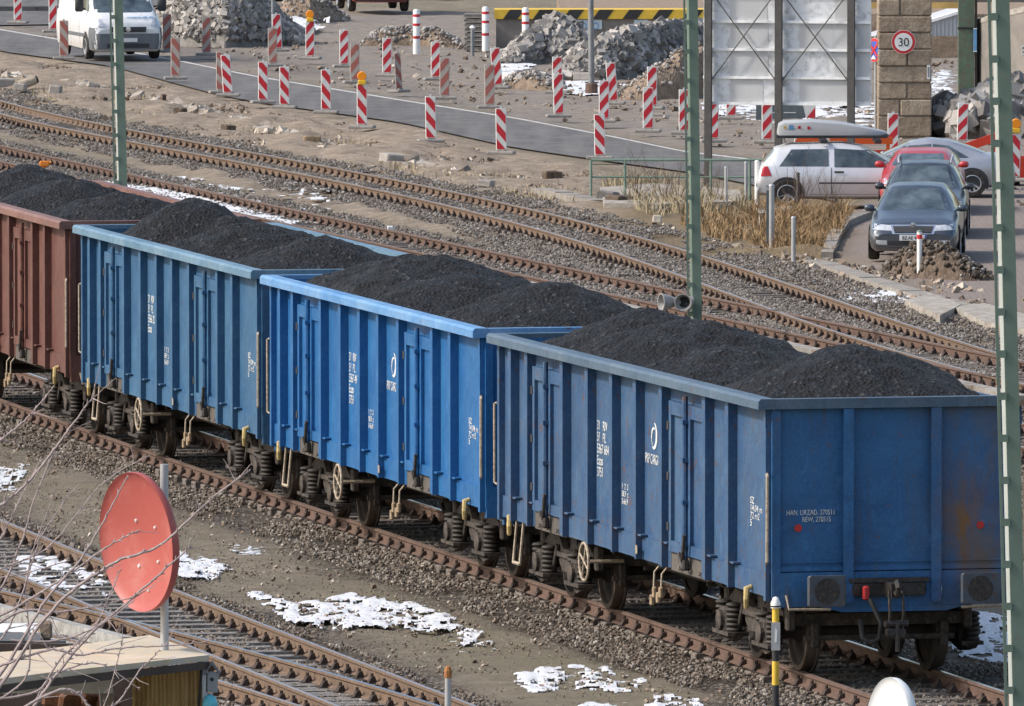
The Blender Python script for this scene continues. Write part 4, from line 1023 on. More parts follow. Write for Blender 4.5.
def beacon(x, ytop, ybase, d, label, dirty=False, lamp=False, lean=0, yaw=0, grp='red and white road beacons'):
    g = G(x, ybase + 1.5, .0); zg = .08
    g = G(x, ybase + 1.5, zg)
    s = FPX / g[1]; hgt = (ybase - ytop) / s
    key = (d, dirty)
    e = empty('road_beacon', g, R(yaw), label, 'road beacon', grp)
    ws, rd = ('dusty_white', 'dusty_red') if dirty else ('reflective_white', 'reflective_red')
    if key not in BK:
        bp = MB(); bp.cbox((0, 0, .04), (.62, .36, .075), bev=.02); bp.cbox((0, 0, .09), (.2, .14, .05), bev=.01)
        p0 = bp.build('base_plate', 'footplate', e)
        pn = MB(); pn.cbox((0, 0, .5), (.25, .035, 1.0), bev=.012); pn.cbox((0, 0, 1.02), (.05, .03, .05)); p1 = pn.build('panel', ws, e)
        p2 = stripes(d).build('stripes', rd, p1)
        BK[key] = (p0.data, p1.data, p2.data)
    else:
        a, c, q = BK[key]
        p0 = bpy.data.objects.new('base_plate', a); p1 = bpy.data.objects.new('panel', c); p2 = bpy.data.objects.new('stripes', q)
        for o in (p0, p1, p2): COL.objects.link(o)
        p0.parent = e; p1.parent = e; p2.parent = p1
    p1.location = (0, 0, .10); p1.scale = (1, 1, max(.85, min(1.08, hgt / 1.0))); p1.rotation_euler = (0, R(lean), 0)
    p0.rotation_euler = (0, 0, R(rnd.uniform(-14, 14)))
    if lamp:
        l = MB(); l.lathe([(0, -.05), (.10, -.05), (.115, 0), (.10, .05), (0, .05)], 18, 'y', (0, 0, 1.27)); o = l.build('warning_lamp', 'amber', e, smooth=True, angle=40)
        l = MB(); l.cbox((0, 0, 1.12), (.19, .11, .11), bev=.015); l.build('battery_case', 'lamp_yellow', o)
        if lean: o.rotation_euler = (0, R(lean), 0)
    return e
B = [
 (18, -5, 22, 1, 'beacon at the top left corner beyond the road', 0, 0, 0), (53, -5, 31, 1, 'tall clean beacon between the top left corner and the white van', 0, 0, 0),
 (64, 22.5, 58, -1, 'very dusty beacon in front of the side of the white van', 1, 0, 0), (167, 16, 51, 1, 'dusty beacon just right of the white van, beyond the road', 1, 0, 0),
 (175.5, 40, 78, -1, 'dusty beacon on the near side of the road, right of the white van', 1, 0, 0), (196, 8, 40, 1, 'clean beacon at the foot of the left rubble heap', 0, 0, -2),
 (206.5, 19, 54, 1, 'dusty beacon overlapping a clean one by the left rubble heap', 1, 0, 0), (228, 57, 95, -1, 'beacon leaning left, front one of a close pair at the road edge', 0, 0, -4),
 (221, 54, 92, -1, 'beacon half hidden behind the left leaning one at the road edge', 1, 0, 0), (278, 16, 50, 1, 'clean beacon behind a dusty one, right of the left rubble heap', 0, 0, -3),
 (272.5, 30, 65, 1, 'dusty beacon in front of a clean one, right of the left rubble heap', 1, 0, 0), (310, 23, 58, 1, 'beacon with an orange lamp on the far side of the road', 0, 1, 0),
 (344, 32, 66, 1, 'clean beacon right of the far one with the orange lamp', 0, 0, 0), (354.7, 46, 82, 1, 'narrow dusty beacon just right of a clean one, beyond the road line', 1, 0, 0),
 (263, 64, 102, -1, 'left one of two beacons side by side on the near road edge', 0, 0, 0), (284.5, 69, 107, -1, 'right one of two beacons side by side on the near road edge', 0, 0, 0),
 (326, 72, 112, -1, 'beacon on the near road edge, left of the one with the orange lamp', 0, 0, 0), (362, 86, 127, -1, 'beacon with an orange lamp on the near road edge', 0, 1, 0),
 (387, 40, 75, 1, 'clean beacon left of the short white bollard with red rings', 0, 0, 0), (399, 55, 91, -1, 'turned beacon seen almost edge on, leaning left', 1, 0, -5),
 (435.5, 44, 79, 1, 'clean beacon overlapped by a dusty one, right of the first white bollard', 0, 0, 0), (444.5, 60, 98, 1, 'dusty beacon in front of a clean one, right of the first white bollard', 1, 0, 0),
 (431, 99, 141, -1, 'beacon on the dirt at the near road edge above the middle of the tracks', 0, 0, -1), (489.5, 67, 107, 1, 'dusty beacon in front of a tilted clean one', 1, 0, 0),
 (498, 50, 87, 1, 'tilted clean beacon behind a dusty one', 0, 0, -5), (501.5, 111, 153, -1, 'beacon on the dirt verge, second from the green railing', 0, 0, -1),
 (557, 59, 92, 1, 'beacon hidden behind another, below the right rubble heap', 0, 0, 0), (558.7, 76, 116, 1, 'front one of two overlapping beacons below the right rubble heap', 0, 0, -1),
 (613, 65, 103, 1, 'beacon just right of the grey lamp post', 0, 0, -4), (604, 83, 121, 1, 'middle one of three beacons in a row by the grey lamp post', 0, 0, 0),
 (600, 117, 158, -1, 'beacon right behind the corner of the green railing', 0, 0, -1), (652, 69, 108, 1, 'farther one of two overlapping beacons left of the middle mast', 0, 0, 0),
 (648, 90, 131, 1, 'nearer one of two overlapping beacons left of the middle mast', 0, 0, 0), (684, 92, 133, 1, 'beacon half hidden behind the middle green mast', 0, 0, 0),
 (713.5, 101, 141, 1, 'beacon showing below the left end of the billboard', 0, 0, 0), (731, 80, 118, 1, 'beacon of which only the foot shows below the billboard', 0, 0, 0),
 (767, 103, 142, 1, 'beacon under the dark arrow board, left of the roof box', 0, 0, 0), (893, 116, 154, 1, 'beacon standing before the stone pier, above the roof box tip', 0, 0, 0),
 (800, 137, 176, 1, 'beacon seen through the gap under the roof box', 0, 0, 0), (886, 78, 118, 1, 'weathered beacon with faded orange stripes leaning on the stone pier', 1, 0, 0),
 (962, 106, 143, 1, 'clean beacon between the stone pier and the right mast', 0, 0, 2), (1014, 137, 180, -1, 'beacon with an orange lamp just right of the right mast', 0, 1, 2)]
for x, yt, yb, d, lb, di, lp, le in B: beacon(x, yt, yb, d, lb, bool(di), bool(lp), le, 78 if 'edge on' in lb and False else (50 if 'edge on' in lb else 0))

# white bollards with red rings
mat_plain('bollard_white', (.78, .77, .75), .5, var=.06)
mat_plain('ring_red', (.50, .03, .04), .5)
for x, y, lb in ((416.5, 54, 'white bollard with red rings in front of the red vehicle'), (485.5, 51, 'white bollard with red rings before the left end of the hazard striped wall'), (525.5, 52, 'white bollard with red rings half hidden by the right rubble heap')):
    e = empty('striped_bollard', G(x, y, .02), 0, lb, 'bollard', 'white bollards with red rings')
    b = MB(); b.lathe([(0, 0), (.10, 0), (.10, 1.22), (.07, 1.27), (0, 1.28)], 16); b.build('post', 'bollard_white', e, smooth=True, angle=40)
    for z in (1.06, .80, .44): b = MB(); b.lathe([(.095, z), (.104, z), (.104, z + .075), (.095, z + .075)], 16); b.build('ring', 'ring_red', e)
mat_plain('post_grey', (.24, .25, .26), .55, .4)
mat_plain('galvanised', (.42, .43, .44), .5, .5, var=.15)
e = empty('short_post', G(472.5, 56, .02), 0, 'short grey post with a white cap beside the gabion wall end', 'post')
b = MB(); b.lathe([(0, 0), (.055, 0), (.055, .75), (0, .75)], 10); b.build('shaft', 'post_grey', e)
b = MB(); b.lathe([(.03, .75), (.09, .8), (.05, .86), (0, .87)], 10); b.build('cap', 'bollard_white', e)
e = empty('lamp_post', G(591.5, 92, .02), 0, 'tall plain grey lamp post in front of the right rubble heap', 'lamp post')
b = MB(); b.tube([(0, 0, 0), (-.06, 0, 8)], [.085, .05], 14); b.build('pole', 'post_grey', e, smooth=True, angle=40)
b = MB(); b.lathe([(0, -.1), (.17, -.1), (.16, .22), (0, .25)], 12); b.build('foot', 'rail_rust', e)
b = MB(); b.tube([(-.06, 0, 7.9), (-.3, 0, 8.3), (-1.2, 0, 8.45)], .04, 8); b.cbox((-1.5, 0, 8.45), (.8, .25, .12), bev=.03); b.build('lamp_head', 'post_grey', e)
e = empty('lamp_post', G(273, 48, .02), 0, 'thin grey pole behind the clean beacon at the left rubble heap', 'post')
b = MB(); b.tube([(0, 0, 0), (0, 0, 6)], [.055, .045], 10); b.build('pole', 'post_grey', e)
b = MB(); b.lathe([(0, 0), (.12, 0), (.12, .18), (0, .2)], 12); b.build('foot', 'post_grey', e)

# ------------------------------------------------------------ heaps
m_stone('soil_clod', [(0, (.04, .03, .022)), (.5, (.09, .068, .05)), (.9, (.16, .13, .10)), (1, (.5, .48, .45))])
def heap(name, label, cat, outline, n, size, mat, shape='cube', seed=0, core='earth', hmax=None, kind='stuff'):
    "outline: (picture x, top y) pairs over a ground line; stones pile on a solid mound of real depth"
    rs = np.random.RandomState(seed); xs = [p[0] for p in outline]; 
    g0 = G(xs[0], outline[0][2], 0); P = []
    hts = []
    for x, yt, yb in outline:
        g = G(x, yb, 0); hts.append([g[0], g[1], yt, x, max(.02, (yb - yt) * g[1] / FPX)])
    X = np.array([h[0] for h in hts]); Y = np.array([h[1] for h in hts]); Hh = None
    dep = float(max(1.8, max(h[4] for h in hts) * 1.7))
    Hh = np.array([max(.03, V(h[3], h[2], h[1] + dep * .5)[2]) for h in hts])
    def surf(u, t):   # u along X, t -1..1 across depth
        h = np.interp(u, X, Hh); y = np.interp(u, X, Y)
        return y + t * dep * .5 + dep * .5, h * np.clip(1 - t * t, 0, 1) ** .7
    us = np.linspace(X[0], X[-1], 90); ts = np.linspace(-1, 1, 26); U, T = np.meshgrid(us, ts, indexing='ij')
    Yg, Zg = surf(U, T); Zg = Zg * (.86 + .28 * fbm(U * 2, Yg * 1.3, 3, seed)) - .06 + (rs.rand(*U.shape) - .5) * .03
    v = np.stack([U, Yg, Zg], -1).reshape(-1, 3); a, c = U.shape
    ii = (np.arange(a - 1)[:, None] * c + np.arange(c - 1)[None]).ravel(); f = np.stack([ii, ii + c, ii + c + 1, ii + 1], -1)
    midx = None; base_v, base_f = v, f
    if n:
        u = rs.rand(n) * (X[-1] - X[0]) + X[0]; t = rs.rand(n) * 1.75 - .98
        y, z = surf(u, t); z = z * (.86 + .28 * fbm(u * 2, y * 1.3, 3, seed)); sz = size * (.5 + rs.rand(n) ** 1.5 * 1.0)
        P = np.stack([u, y, z * 1.0 - .03 + rs.rand(n) * .05], -1)
        sv, sf = scatter_mesh(P, sz, shape, .75, .10, rs)
        mound = npmesh(name, base_v, base_f, core)
        o = npmesh('loose_stones', sv, sf, mat, mound); k = 8 if shape == 'cube' else len(ICO_V); set_tint(o, n, k); o['kind'] = 'stuff'
    else:
        mound = npmesh(name, base_v, base_f, core)
    tag(mound, label, cat, kind=kind); return mound
mat_plain('earth', (.17, .125, .09), .95, var=.4, scale=4, dirt=(.27, .22, .17), bumpy=.9)
mat_plain('earth_tan', (.27, .20, .145), .95, var=.35, scale=5, dirt=(.14, .10, .07), bumpy=.9)
mat_plain('earth_dark', (.10, .07, .05), .95, var=.5, scale=6, dirt=(.22, .19, .16), bumpy=.9)
mat_plain('earth_grey', (.20, .185, .17), .95, var=.4, scale=4, bumpy=.9)
heap('rubble_heap', 'big grey heap of broken paving stones right of the white van', 'rubble heap', [(150, 30, 34), (166, 4, 42), (185, -12, 45), (225, -20, 46), (258, -6, 45), (284, 20, 44), (308, 38, 44)], 4200, .075, 'rubble_stone', seed=3, core='earth_grey')
heap('earth_heap', 'smooth brown spoil heap between the left rubble and the red vehicle', 'earth heap', [(270, 16, 22), (290, -6, 22), (310, -8, 22), (330, 4, 21), (350, 18, 20)], 200, .05, 'rubble_stone', 'ico', seed=4, core='earth_tan')
heap('rubble_heap', 'brownish heap of cobbles at the left end of the right rubble', 'rubble heap', [(500, 60, 63), (520, 42, 63), (545, 20, 62), (560, 16, 62), (575, 22, 62), (588, 38, 62), (600, 58, 62)], 900, .095, 'rubble_stone', seed=5, core='earth_grey')
heap('rubble_heap', 'large pale grey rubble heap behind the grey lamp post', 'rubble heap', [(560, 74, 78), (580, 48, 78), (600, 40, 78), (630, 29, 77), (660, 25, 74), (700, 24, 70), (740, 26, 66), (760, 60, 66)], 3000, .088, 'rubble_stone', seed=6, core='earth_grey')
heap('earth_heap', 'brown earth slope at the right of the pale rubble, left of the middle mast', 'earth heap', [(612, 96, 99), (630, 84, 99), (655, 66, 99), (680, 50, 98), (705, 44, 96), (730, 60, 94), (745, 92, 94)], 260, .05, 'rubble_stone', 'ico', seed=7, core='earth_tan')
heap('earth_heap', 'low muddy mound beside the white sheet, left of the front cobbles', 'earth heap', [(500, 84, 87), (515, 73, 87), (530, 71, 88), (550, 78, 89), (566, 87, 89)], 160, .05, 'rubble_stone', 'ico', seed=8, core='earth')
heap('earth_heap', 'low brown mound between the two white bollards', 'earth heap', [(360, 42, 45), (380, 28, 45), (410, 26, 45), (440, 28, 46), (465, 44, 46)], 250, .06, 'rubble_stone', 'ico', seed=9, core='earth')
heap('rubble_heap', 'scattered dark slabs and clods right of the tilted beacon pair', 'rubble heap', [(505, 82, 86), (520, 76, 87), (545, 76, 88), (560, 86, 88)], 90, .10, 'rubble_stone', seed=10, core='earth')
heap('rubble_heap', 'heap of big broken slabs behind the right mast', 'rubble heap', [(925, 128, 133), (940, 104, 136), (960, 106, 138), (985, 96, 138), (1005, 86, 138), (1040, 88, 138)], 420, .17, 'rubble_stone', seed=11, core='earth_dark')
heap('soil_heap', 'small dark soil heap with bits of litter in front of the dark sedan', 'soil heap', [(884, 268, 271), (905, 252, 276), (925, 240, 278), (945, 240, 279), (962, 254, 280), (980, 266, 280), (995, 277, 280)], 420, .045, 'soil_clod', 'ico', seed=12, core='earth_dark')
mat_plain('granite', (.33, .30, .27), .9, var=.2, scale=5, bumpy=.5)
def block(name, x, y, d, mat, label, cat, rz=0, tilt=0, z=0, yd=0):
    g = G(x, y, 0); b = MB(); b.cbox((0, 0, d[2] / 2), d, bev=min(d) * .12)
    for i, p in enumerate(b.v): b.v[i] = tuple(q * (1 + rnd.uniform(-.04, .04)) for q in p)
    o = b.build(name, mat); o.location = (g[0], g[1] + yd, z); o.rotation_euler = (R(tilt), R(tilt * .5), R(rz)); tag(o, label, cat); return o
block('stone_block', 578, 75, (.75, .6, .42), 'granite', 'large squared granite block at the foot of the pale rubble', 'stone block', 18, 3)
block('stone_block', 583, 80, (.5, .35, .2), 'granite', 'small granite block lying under the large squared one', 'stone block', -12, 0)
block('stone_block', 552, 181, (.4, .3, .22), 'earth_dark', 'rusty brown block lying on the sand left of the railing', 'stone block', 20)
block('wooden_crate', 312, 145, (.40, .3, .22), 'wood_block', 'small brown wooden crate on the sandy bank', 'crate', 10)
for x, y, d, lb in ((4, 88, (.5, .3, .25), 'grey stone at the left edge of the sandy bank'), (20, 91, (.4, .3, .2), 'pale stone beside the pipe end on the bank'), (55, 95, (.5, .3, .25), 'pale angular boulder right of the pipe end'), (104, 104, (.13, .13, .18), 'small dark stump left of the leftmost mast'), (163, 104, (.12, .12, .25), 'thin dark stump right of the leftmost mast'), (180, 115, (.3, .25, .18), 'brown stone on the bank right of the leftmost mast'), (228, 131, (.3, .25, .15), 'dark stone half sunk in the bank'), (391, 163, (.45, .4, .22), 'round grey boulder beside the gravel edge'), (486, 187, (.4, .3, .15), 'flat pale stone near the rails')):
    block('boulder', x, y, d, 'granite' if 'dark' not in lb and 'brown' not in lb else 'earth_dark', lb, 'stone', rnd.uniform(0, 90), 6)
for x, y, d, lb, mt in ((607, 203, (.5, .4, .25), 'dark broken slab by the left foot of the railing', 'earth_grey'), (622, 206, (.7, .4, .22), 'black tar lump under the green railing', 'earth_dark'), (638, 209, (.5, .3, .15), 'dark flat lump right of the tar lump', 'earth_grey'), (657, 223, (.22, .18, .16), 'round yellowish stone beside the far track', 'lining_pale'), (536, 118 + 116, (.12, .12, .12), 'small white stone on a rusty rail tie', 'bollard_white'), (390, 233, (.12, .1, .14), 'small white marker cube between the rusty rails', 'bollard_white')):
    block('lump', x, y, d, mt, lb, 'stone', rnd.uniform(0, 90), 5)
# pipe end and orange junk on the bank
e = empty('pipe_end', G(28, 90, 0), R(25), 'short broken pipe with a dark mouth on the bank at left', 'pipe')
b = MB(); b.tube([(-.25, 0, .12), (.2, 0, .26)], .12, 14); b.build('pipe_wall', 'cream_steel', e); b = MB(); b.tube([(.2, 0, .26), (.26, 0, .28)], .10, 14); b.build('mouth', 'rubber', e)

# ------------------------------------------------------------ hazard striped retaining wall and what is beyond
mat_plain('wall_concrete', (.20, .18, .162), .92, var=.2, scale=1.2, dirt=(.15, .13, .115), bumpy=.3)
mat_plain('hazard_yellow', (.66, .43, .05), .7, var=.15); mat_plain('hazard_black', (.03, .03, .032), .7)
mat_plain('sign_blue', (.12, .28, .50), .6); mat_plain('poster', (.45, .52, .56), .7)
def wallpt(x, y, D): return V(x, y, D)
DW = G(497, 50, 0)[1]; s_ = FPX / DW
xa, xb = V(470, 0, DW)[0], V(720, 0, DW)[0]; zt = V(0, 19, DW)[2]; zh = V(0, 9.5, DW)[2]
e = empty('retaining_wall', (0, 0, 0), 0, 'concrete retaining wall with a black and yellow band on top', 'wall')
b = MB(); b.box(xa + .75, xb, DW, DW + 1.2, -.3, zt); b.build('wall', 'wall_concrete', e)
b = MB(); b.box(xa + .7, xb, DW - .06, DW + 1.25, zt + .002, zh); b.build('cap_beam', 'hazard_yellow', e)
x = xa + .95; i = 0
while x < xb - .8:
    b = MB(); b.prism([(x, zt + .003), (x + .42, zt + .003), (x + .62, zh - .001), (x + .2, zh - .001)], DW - .067, DW - .061, 'y'); b.build('black_stripe', 'hazard_black', e); x += .86
for x0, x1 in ((576, 602),): 
    b = MB(); b.box(V(x0, 0, DW)[0], V(x1, 0, DW)[0], DW - .03, DW - .005, .6, zt - .02); o = b.build('poster', 'poster', e)
    for q in (.28, .75):
        t_ = MB(); cxp = V(x0, 0, DW)[0] + (V(x1, 0, DW)[0] - V(x0, 0, DW)[0]) * q
        t_.lathe([(.07, 0), (.10, 0), (.10, .006), (.07, .006)], 16, 'y', (cxp, DW - .038, zt - .2)); t_.build('round_mark', 'sign_blue', o)
for x0, x1 in ((634, 648), (672, 690)):
    b = MB(); b.box(V(x0, 0, DW)[0], V(x1, 0, DW)[0], DW - .03, DW - .005, .5, zt - .02); b.build('pale_patch', 'poster', e)
# gabion / stacked shelf at the wall end
e = empty('stacked_planks', (0, 0, 0), 0, 'stack of weathered planks at the left end of the striped wall', 'plank stack')
xa2 = V(465, 0, DW)[0]; xb2 = V(483, 0, DW)[0]
for k in range(8):
    b = MB(); b.box(xa2 + rnd.uniform(-.05, .02), xb2 + rnd.uniform(-.02, .1), DW - .5, DW + .6, .02 + k * .135, .10 + k * .135); b.build('plank', 'sleeper_grey', e)
# upper terrace: embankment behind the wall
b = MB(); b.box(V(560, 0, DW)[0], V(1400, 0, DW)[0], DW + 1.3, DW + 26, -.3, zt + .1); o = b.build('terrace', 'earth_tan'); tag(o, kind='structure')
# ------------------------------------------------------------ catenary masts
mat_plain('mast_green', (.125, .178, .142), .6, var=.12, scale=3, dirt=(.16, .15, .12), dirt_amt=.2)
mat_plain('mast_sunlit', (.36, .39, .37), .55, var=.1)  # paler mast colour: sun on the inner web put into the paint
def mast(xb, yb, xt, yt, wpx, label, inner='mast_green', pitch=.98):
    g = G(xb, yb, 0); s = FPX / g[1]; top = V(xt, yt, g[1]); Hm = 11.5
    lean = (top[0] - g[0]) / (top[2] - g[2])
    w = wpx / s
    e = empty('catenary_mast', g, 0, label, 'mast', 'green railway masts'); e.rotation_euler = (0, math.atan(lean), 0)
    cw = w * .62; gap = w * .24; lw = w - cw - gap; dp = .26
    x0 = -w / 2
    b = MB(); b.box(x0, x0 + lw, 0, .02, -.2, Hm); b.box(x0, x0 + .015, .021, .05, -.2, Hm); b.build('channel', 'mast_green', e)
    # right channel, turned so that its broad side faces us; an added slanted strip paints in its sunlit inner web
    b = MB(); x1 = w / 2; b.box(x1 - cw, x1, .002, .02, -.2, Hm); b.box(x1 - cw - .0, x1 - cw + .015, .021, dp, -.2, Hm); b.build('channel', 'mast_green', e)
    b = MB(); xa_, xb_ = x1 - cw - gap * .62, x1 - cw + .004; b.prism([(xa_, .20), (xb_, .07), (xb_, .085), (xa_, .215)], -.2, Hm, 'z'); b.build('added_web_strip', 'mast_green' if inner == 'mast_green' else 'mast_sunlit', e)
    z = .5
    n = 0
    me = None
    while z < Hm:
        if me is None:
            b = MB(); b.box(x0 + lw * .3, x1 - cw * .9, -.012, -.001, -.042, .042); o = b.build('batten', 'mast_green', e); me = o.data
        else:
            o = bpy.data.objects.new('batten', me); COL.objects.link(o); o.parent = e
        o.location = (0, 0, z); z += pitch
    b = MB(); b.cbox((0, .13, -.1), (.7, .7, .3), bev=.03); b.build('foundation', 'slab_concrete', e)
    return e
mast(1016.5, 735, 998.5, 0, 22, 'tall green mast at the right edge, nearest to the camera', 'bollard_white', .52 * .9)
m2 = mast(695, 343, 690.5, 0, 14.5, 'green mast in the middle carrying two loudspeakers', 'mast_green', .5)
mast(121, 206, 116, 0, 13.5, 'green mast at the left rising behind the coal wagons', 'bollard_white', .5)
mat_plain('speaker_grey', (.30, .29, .28), .5, var=.15)
for dx, dz, rz, lb in ((-.22, 1.05, -68, 'left horn loudspeaker on the middle mast, turned to the left'), (-.1, .98, -8, 'right horn loudspeaker on the middle mast, its dark mouth towards us')):
    base = G(695, 343, 0); p = V(668 if dx < -.2 else 684, 302, base[1] - .25)
    e = empty('horn_loudspeaker', p, R(rz), lb, 'loudspeaker', 'loudspeakers on the mast')
    b = MB(); b.lathe([(.06, .38), (.075, .30), (.08, .12), (.12, .02), (.155, -.13), (.135, -.13), (.09, .02), (0, .06)], 20, 'y'); b.build('horn', 'speaker_grey', e, smooth=True, angle=50)
    b = MB(); b.lathe([(0, .45), (.085, .45), (.09, .30), (0, .30)], 16, 'y'); b.build('driver', 'speaker_grey', e)
    b = MB(); b.lathe([(0, .05), (.112, .01), (.10, .0), (0, .0)], 16, 'y'); b.build('mouth', 'rubber', e)
    b = MB(); b.tube([(0, .2, -.08), (.05, .26, -.16), (.12, .3, -.02)], .018, 6); b.build('bracket', 'post_grey', e)

# ------------------------------------------------------------ billboard seen from behind
mat_plain('panel_white', (.88, .89, .90), .6, var=.07, scale=1.5, dirt=(.45, .45, .44), dirt_amt=.4)
mat_plain('panel_grey', (.70, .705, .71), .6, var=.07, scale=1.5)
mat_plain('frame_iron', (.085, .080, .076), .7, var=.3)
mat_plain('frame_white', (.85, .85, .85), .6)
for nm in ('panel_white', 'panel_grey'):
    m_ = MATS[nm]; nt = m_.node_tree; bs_ = [n for n in nt.nodes if n.type == 'BSDF_PRINCIPLED'][0]; tr = nt.nodes.new('ShaderNodeBsdfTranslucent'); L(nt, bs_.inputs['Base Color'].links[0].from_socket, tr.inputs[0])
    mx = nt.nodes.new('ShaderNodeMixShader'); mx.inputs[0].default_value = .3; L(nt, bs_.outputs[0], mx.inputs[1]); L(nt, tr.outputs[0], mx.inputs[2]); L(nt, mx.outputs[0], [n for n in nt.nodes if n.type == 'OUTPUT_MATERIAL'][0].inputs[0])
DB = G(706, 190, 0)[1]
e = empty('billboard', (V(780, 0, DB)[0], DB, 0), 0, 'large white billboard seen from behind on dark steel posts', 'billboard')
ex = e.location.x; bx = lambda px: V(px, 0, DB)[0] - ex; bz = lambda py: V(0, py, DB)[2]
zb_ = bz(104); zt_ = 4.75; e.rotation_euler = (0, 0, R(-13))
b = MB(); b.box(bx(700), bx(871), .20, .23, zb_, zt_); pnl = b.build('panel', 'panel_white', e)
for i, (x0, x1, y0, y1) in enumerate(((727, 765, -30, 20.5), (727, 766, 24, 48), (727, 766, 52, 76), (798, 833, 24, 48), (834, 852, -30, 20), (834, 870, 24, 48), (834, 870, 52, 76), (834, 870, 79, 101), (798, 834, 79, 101), (727, 761, 80, 102))):
    if i % 1 == 0:
        b = MB(); b.box(bx(x0), bx(x1), .194, .199, bz(y1), bz(y0)); b.build('grey_sheet', 'panel_grey', pnl)
for y in (22, 50, 78, 104, -6): b = MB(); b.box(bx(700), bx(871), .14, .19, bz(y) - .03, bz(y) + .03); b.build('rail', 'frame_white', e)
for x in (706, 778, 852): b = MB(); b.box(bx(x) - .075, bx(x) + .075, 0, .135, -.4, zt_); b.build('post', 'frame_iron', e)
for a, c, y0, y1 in ((782, 848, 80, -6), (782, 848, -6, 80), (710, 774, 80, -6), (710, 774, -6, 80)):
    b = MB(); b.tube([(bx(a), .07, bz(y0)), (bx(c), .07 if y0 > y1 else .11, bz(y1))], .014, 6); b.build('tie_rod', 'frame_iron', e)
# ------------------------------------------------------------ stone pier with the speed sign
m, nt, b_ = nmat('sandstone'); v = coords(nt)
c = ramp(nt, noisen(nt, v, 3.2, 8, .7, .3), [(.28, (.20, .155, .115)), (.5, (.38, .30, .225)), (.72, (.50, .42, .33))])
c = mix(nt, ramp(nt, noisen(nt, v, 12, 5, .7), [(.5, 0), (.75, .5)]), c, (.10, .075, .055)); L(nt, c, b_.inputs['Base Color']); b_.inputs['Roughness'].default_value = .92
oi = nt.nodes.new('ShaderNodeObjectInfo'); c = mix(nt, ramp(nt, oi.outputs['Random'], [(0, .0), (1, .45)]), c, (.20, .145, .10)); L(nt, c, b_.inputs['Base Color'])
bump(nt, b_, noisen(nt, v, 5, 8, .7), 1.0, .12)
mat_plain('mortar', (.22, .18, .145), .95)
g = G(904, 137, 0); DPi = g[1]; s_ = FPX / DPi
e = empty('stone_pier', (V(905, 0, DPi)[0], DPi, 0), 0, 'rough sandstone bridge pier with a round speed sign on it', 'bridge pier')
Wp = 54 / s_; b = MB(); b.box(-Wp / 2 + .04, Wp / 2 - .04, .04, 1.3, -.3, 9); b.build('core', 'mortar', e)
z = .0; row = 0; rr = random.Random(4)
hts = [.50] + [.40] * 22
for h in hts:
    cut = [(-Wp / 2, Wp / 2)] if row % 3 == 0 else ([(-Wp / 2, -.12 if row % 2 else .05), (-.11 if row % 2 else .06, Wp / 2)])
    for a, c in cut:
        if c < -Wp / 2: continue
        b = MB(); b.cbox(((a + c) / 2, .67, z + h / 2), (c - a - .015, 1.34 + rr.uniform(-.02, .08), h - .018), bev=.025); b.build('ashlar', 'sandstone', e)
    z += h; row += 1
def disc_sign(name, x, y, D, r, label, parts, rz=0):
    p = V(x, y, D); e = empty(name, p, R(rz), label, 'traffic sign'); k = 0
    for nm, r0, mt in parts:
        b = MB(); b.lathe([(0, -.012 - .004 * k), (r0, -.012 - .004 * k), (r0, -.009 - .004 * k + .003), (0, 0)], 40, 'y'); b.build(nm, mt, e); k += 1
    return e
mat_plain('sign_white', (.72, .73, .72), .5, var=.05); mat_plain('sign_red', (.50, .03, .035), .5, var=.08); mat_plain('sign_black', (.02, .02, .02), .6); mat_plain('sign_deep_blue', (.05, .10, .42), .5)
e = disc_sign('speed_sign', 903.5, 42, DPi - .08, .285, 'round red rimmed sign reading 30 on the sandstone pier', (('back', .29, 'sign_white'), ('red_ring', .28, 'sign_red'), ('face', .215, 'sign_white')))
e.name = 'speed_sign'
FT = lambda x, y, z: Matrix.Translation((x, y, z)) @ Matrix(((1, 0, 0, 0), (0, 0, -1, 0), (0, 1, 0, 0), (0, 0, 0, 1)))
text('numerals', '30', .29, 'sign_black', e, FT(0, -.024, -.10), .95, 'CENTER', .002)
e = disc_sign('no_stopping_sign', 874.6, 50, DPi + .5, .285, 'pink and blue no stopping sign peeking out left of the pier', (('back', .29, 'sign_white'), ('red_ring', .285, 'sign_red'), ('face', .215, 'sign_deep_blue')), -55)
for t in (45, -45):
    b = MB(); b.box(-.22, .22, -.032, -.027, -.03, .03); b.build('red_bar', 'sign_red', e).rotation_euler = (0, R(t), 0)
b = MB(); b.prism([(-.10, -.22), (.10, -.22), (0, -.12)], -.036, -.033, 'y'); b.build('arrow', 'sign_white', e)
b = MB(); b.tube([(0, .03, -2.4), (0, .03, .35)], .03, 8); b.build('pole', 'galvanised', e)
e = empty('reflector_plate', V(928.5, 72, DPi - .03), 0, 'small white marker plate on the right edge of the pier', 'plate'); b = MB(); b.box(-.04, .04, -.01, 0, -.17, .17); b.build('plate', 'sign_white', e)
b = MB(); b.box(-.02, .02, -.014, -.011, -.12, .12); b.build('mark', 'post_grey', e)
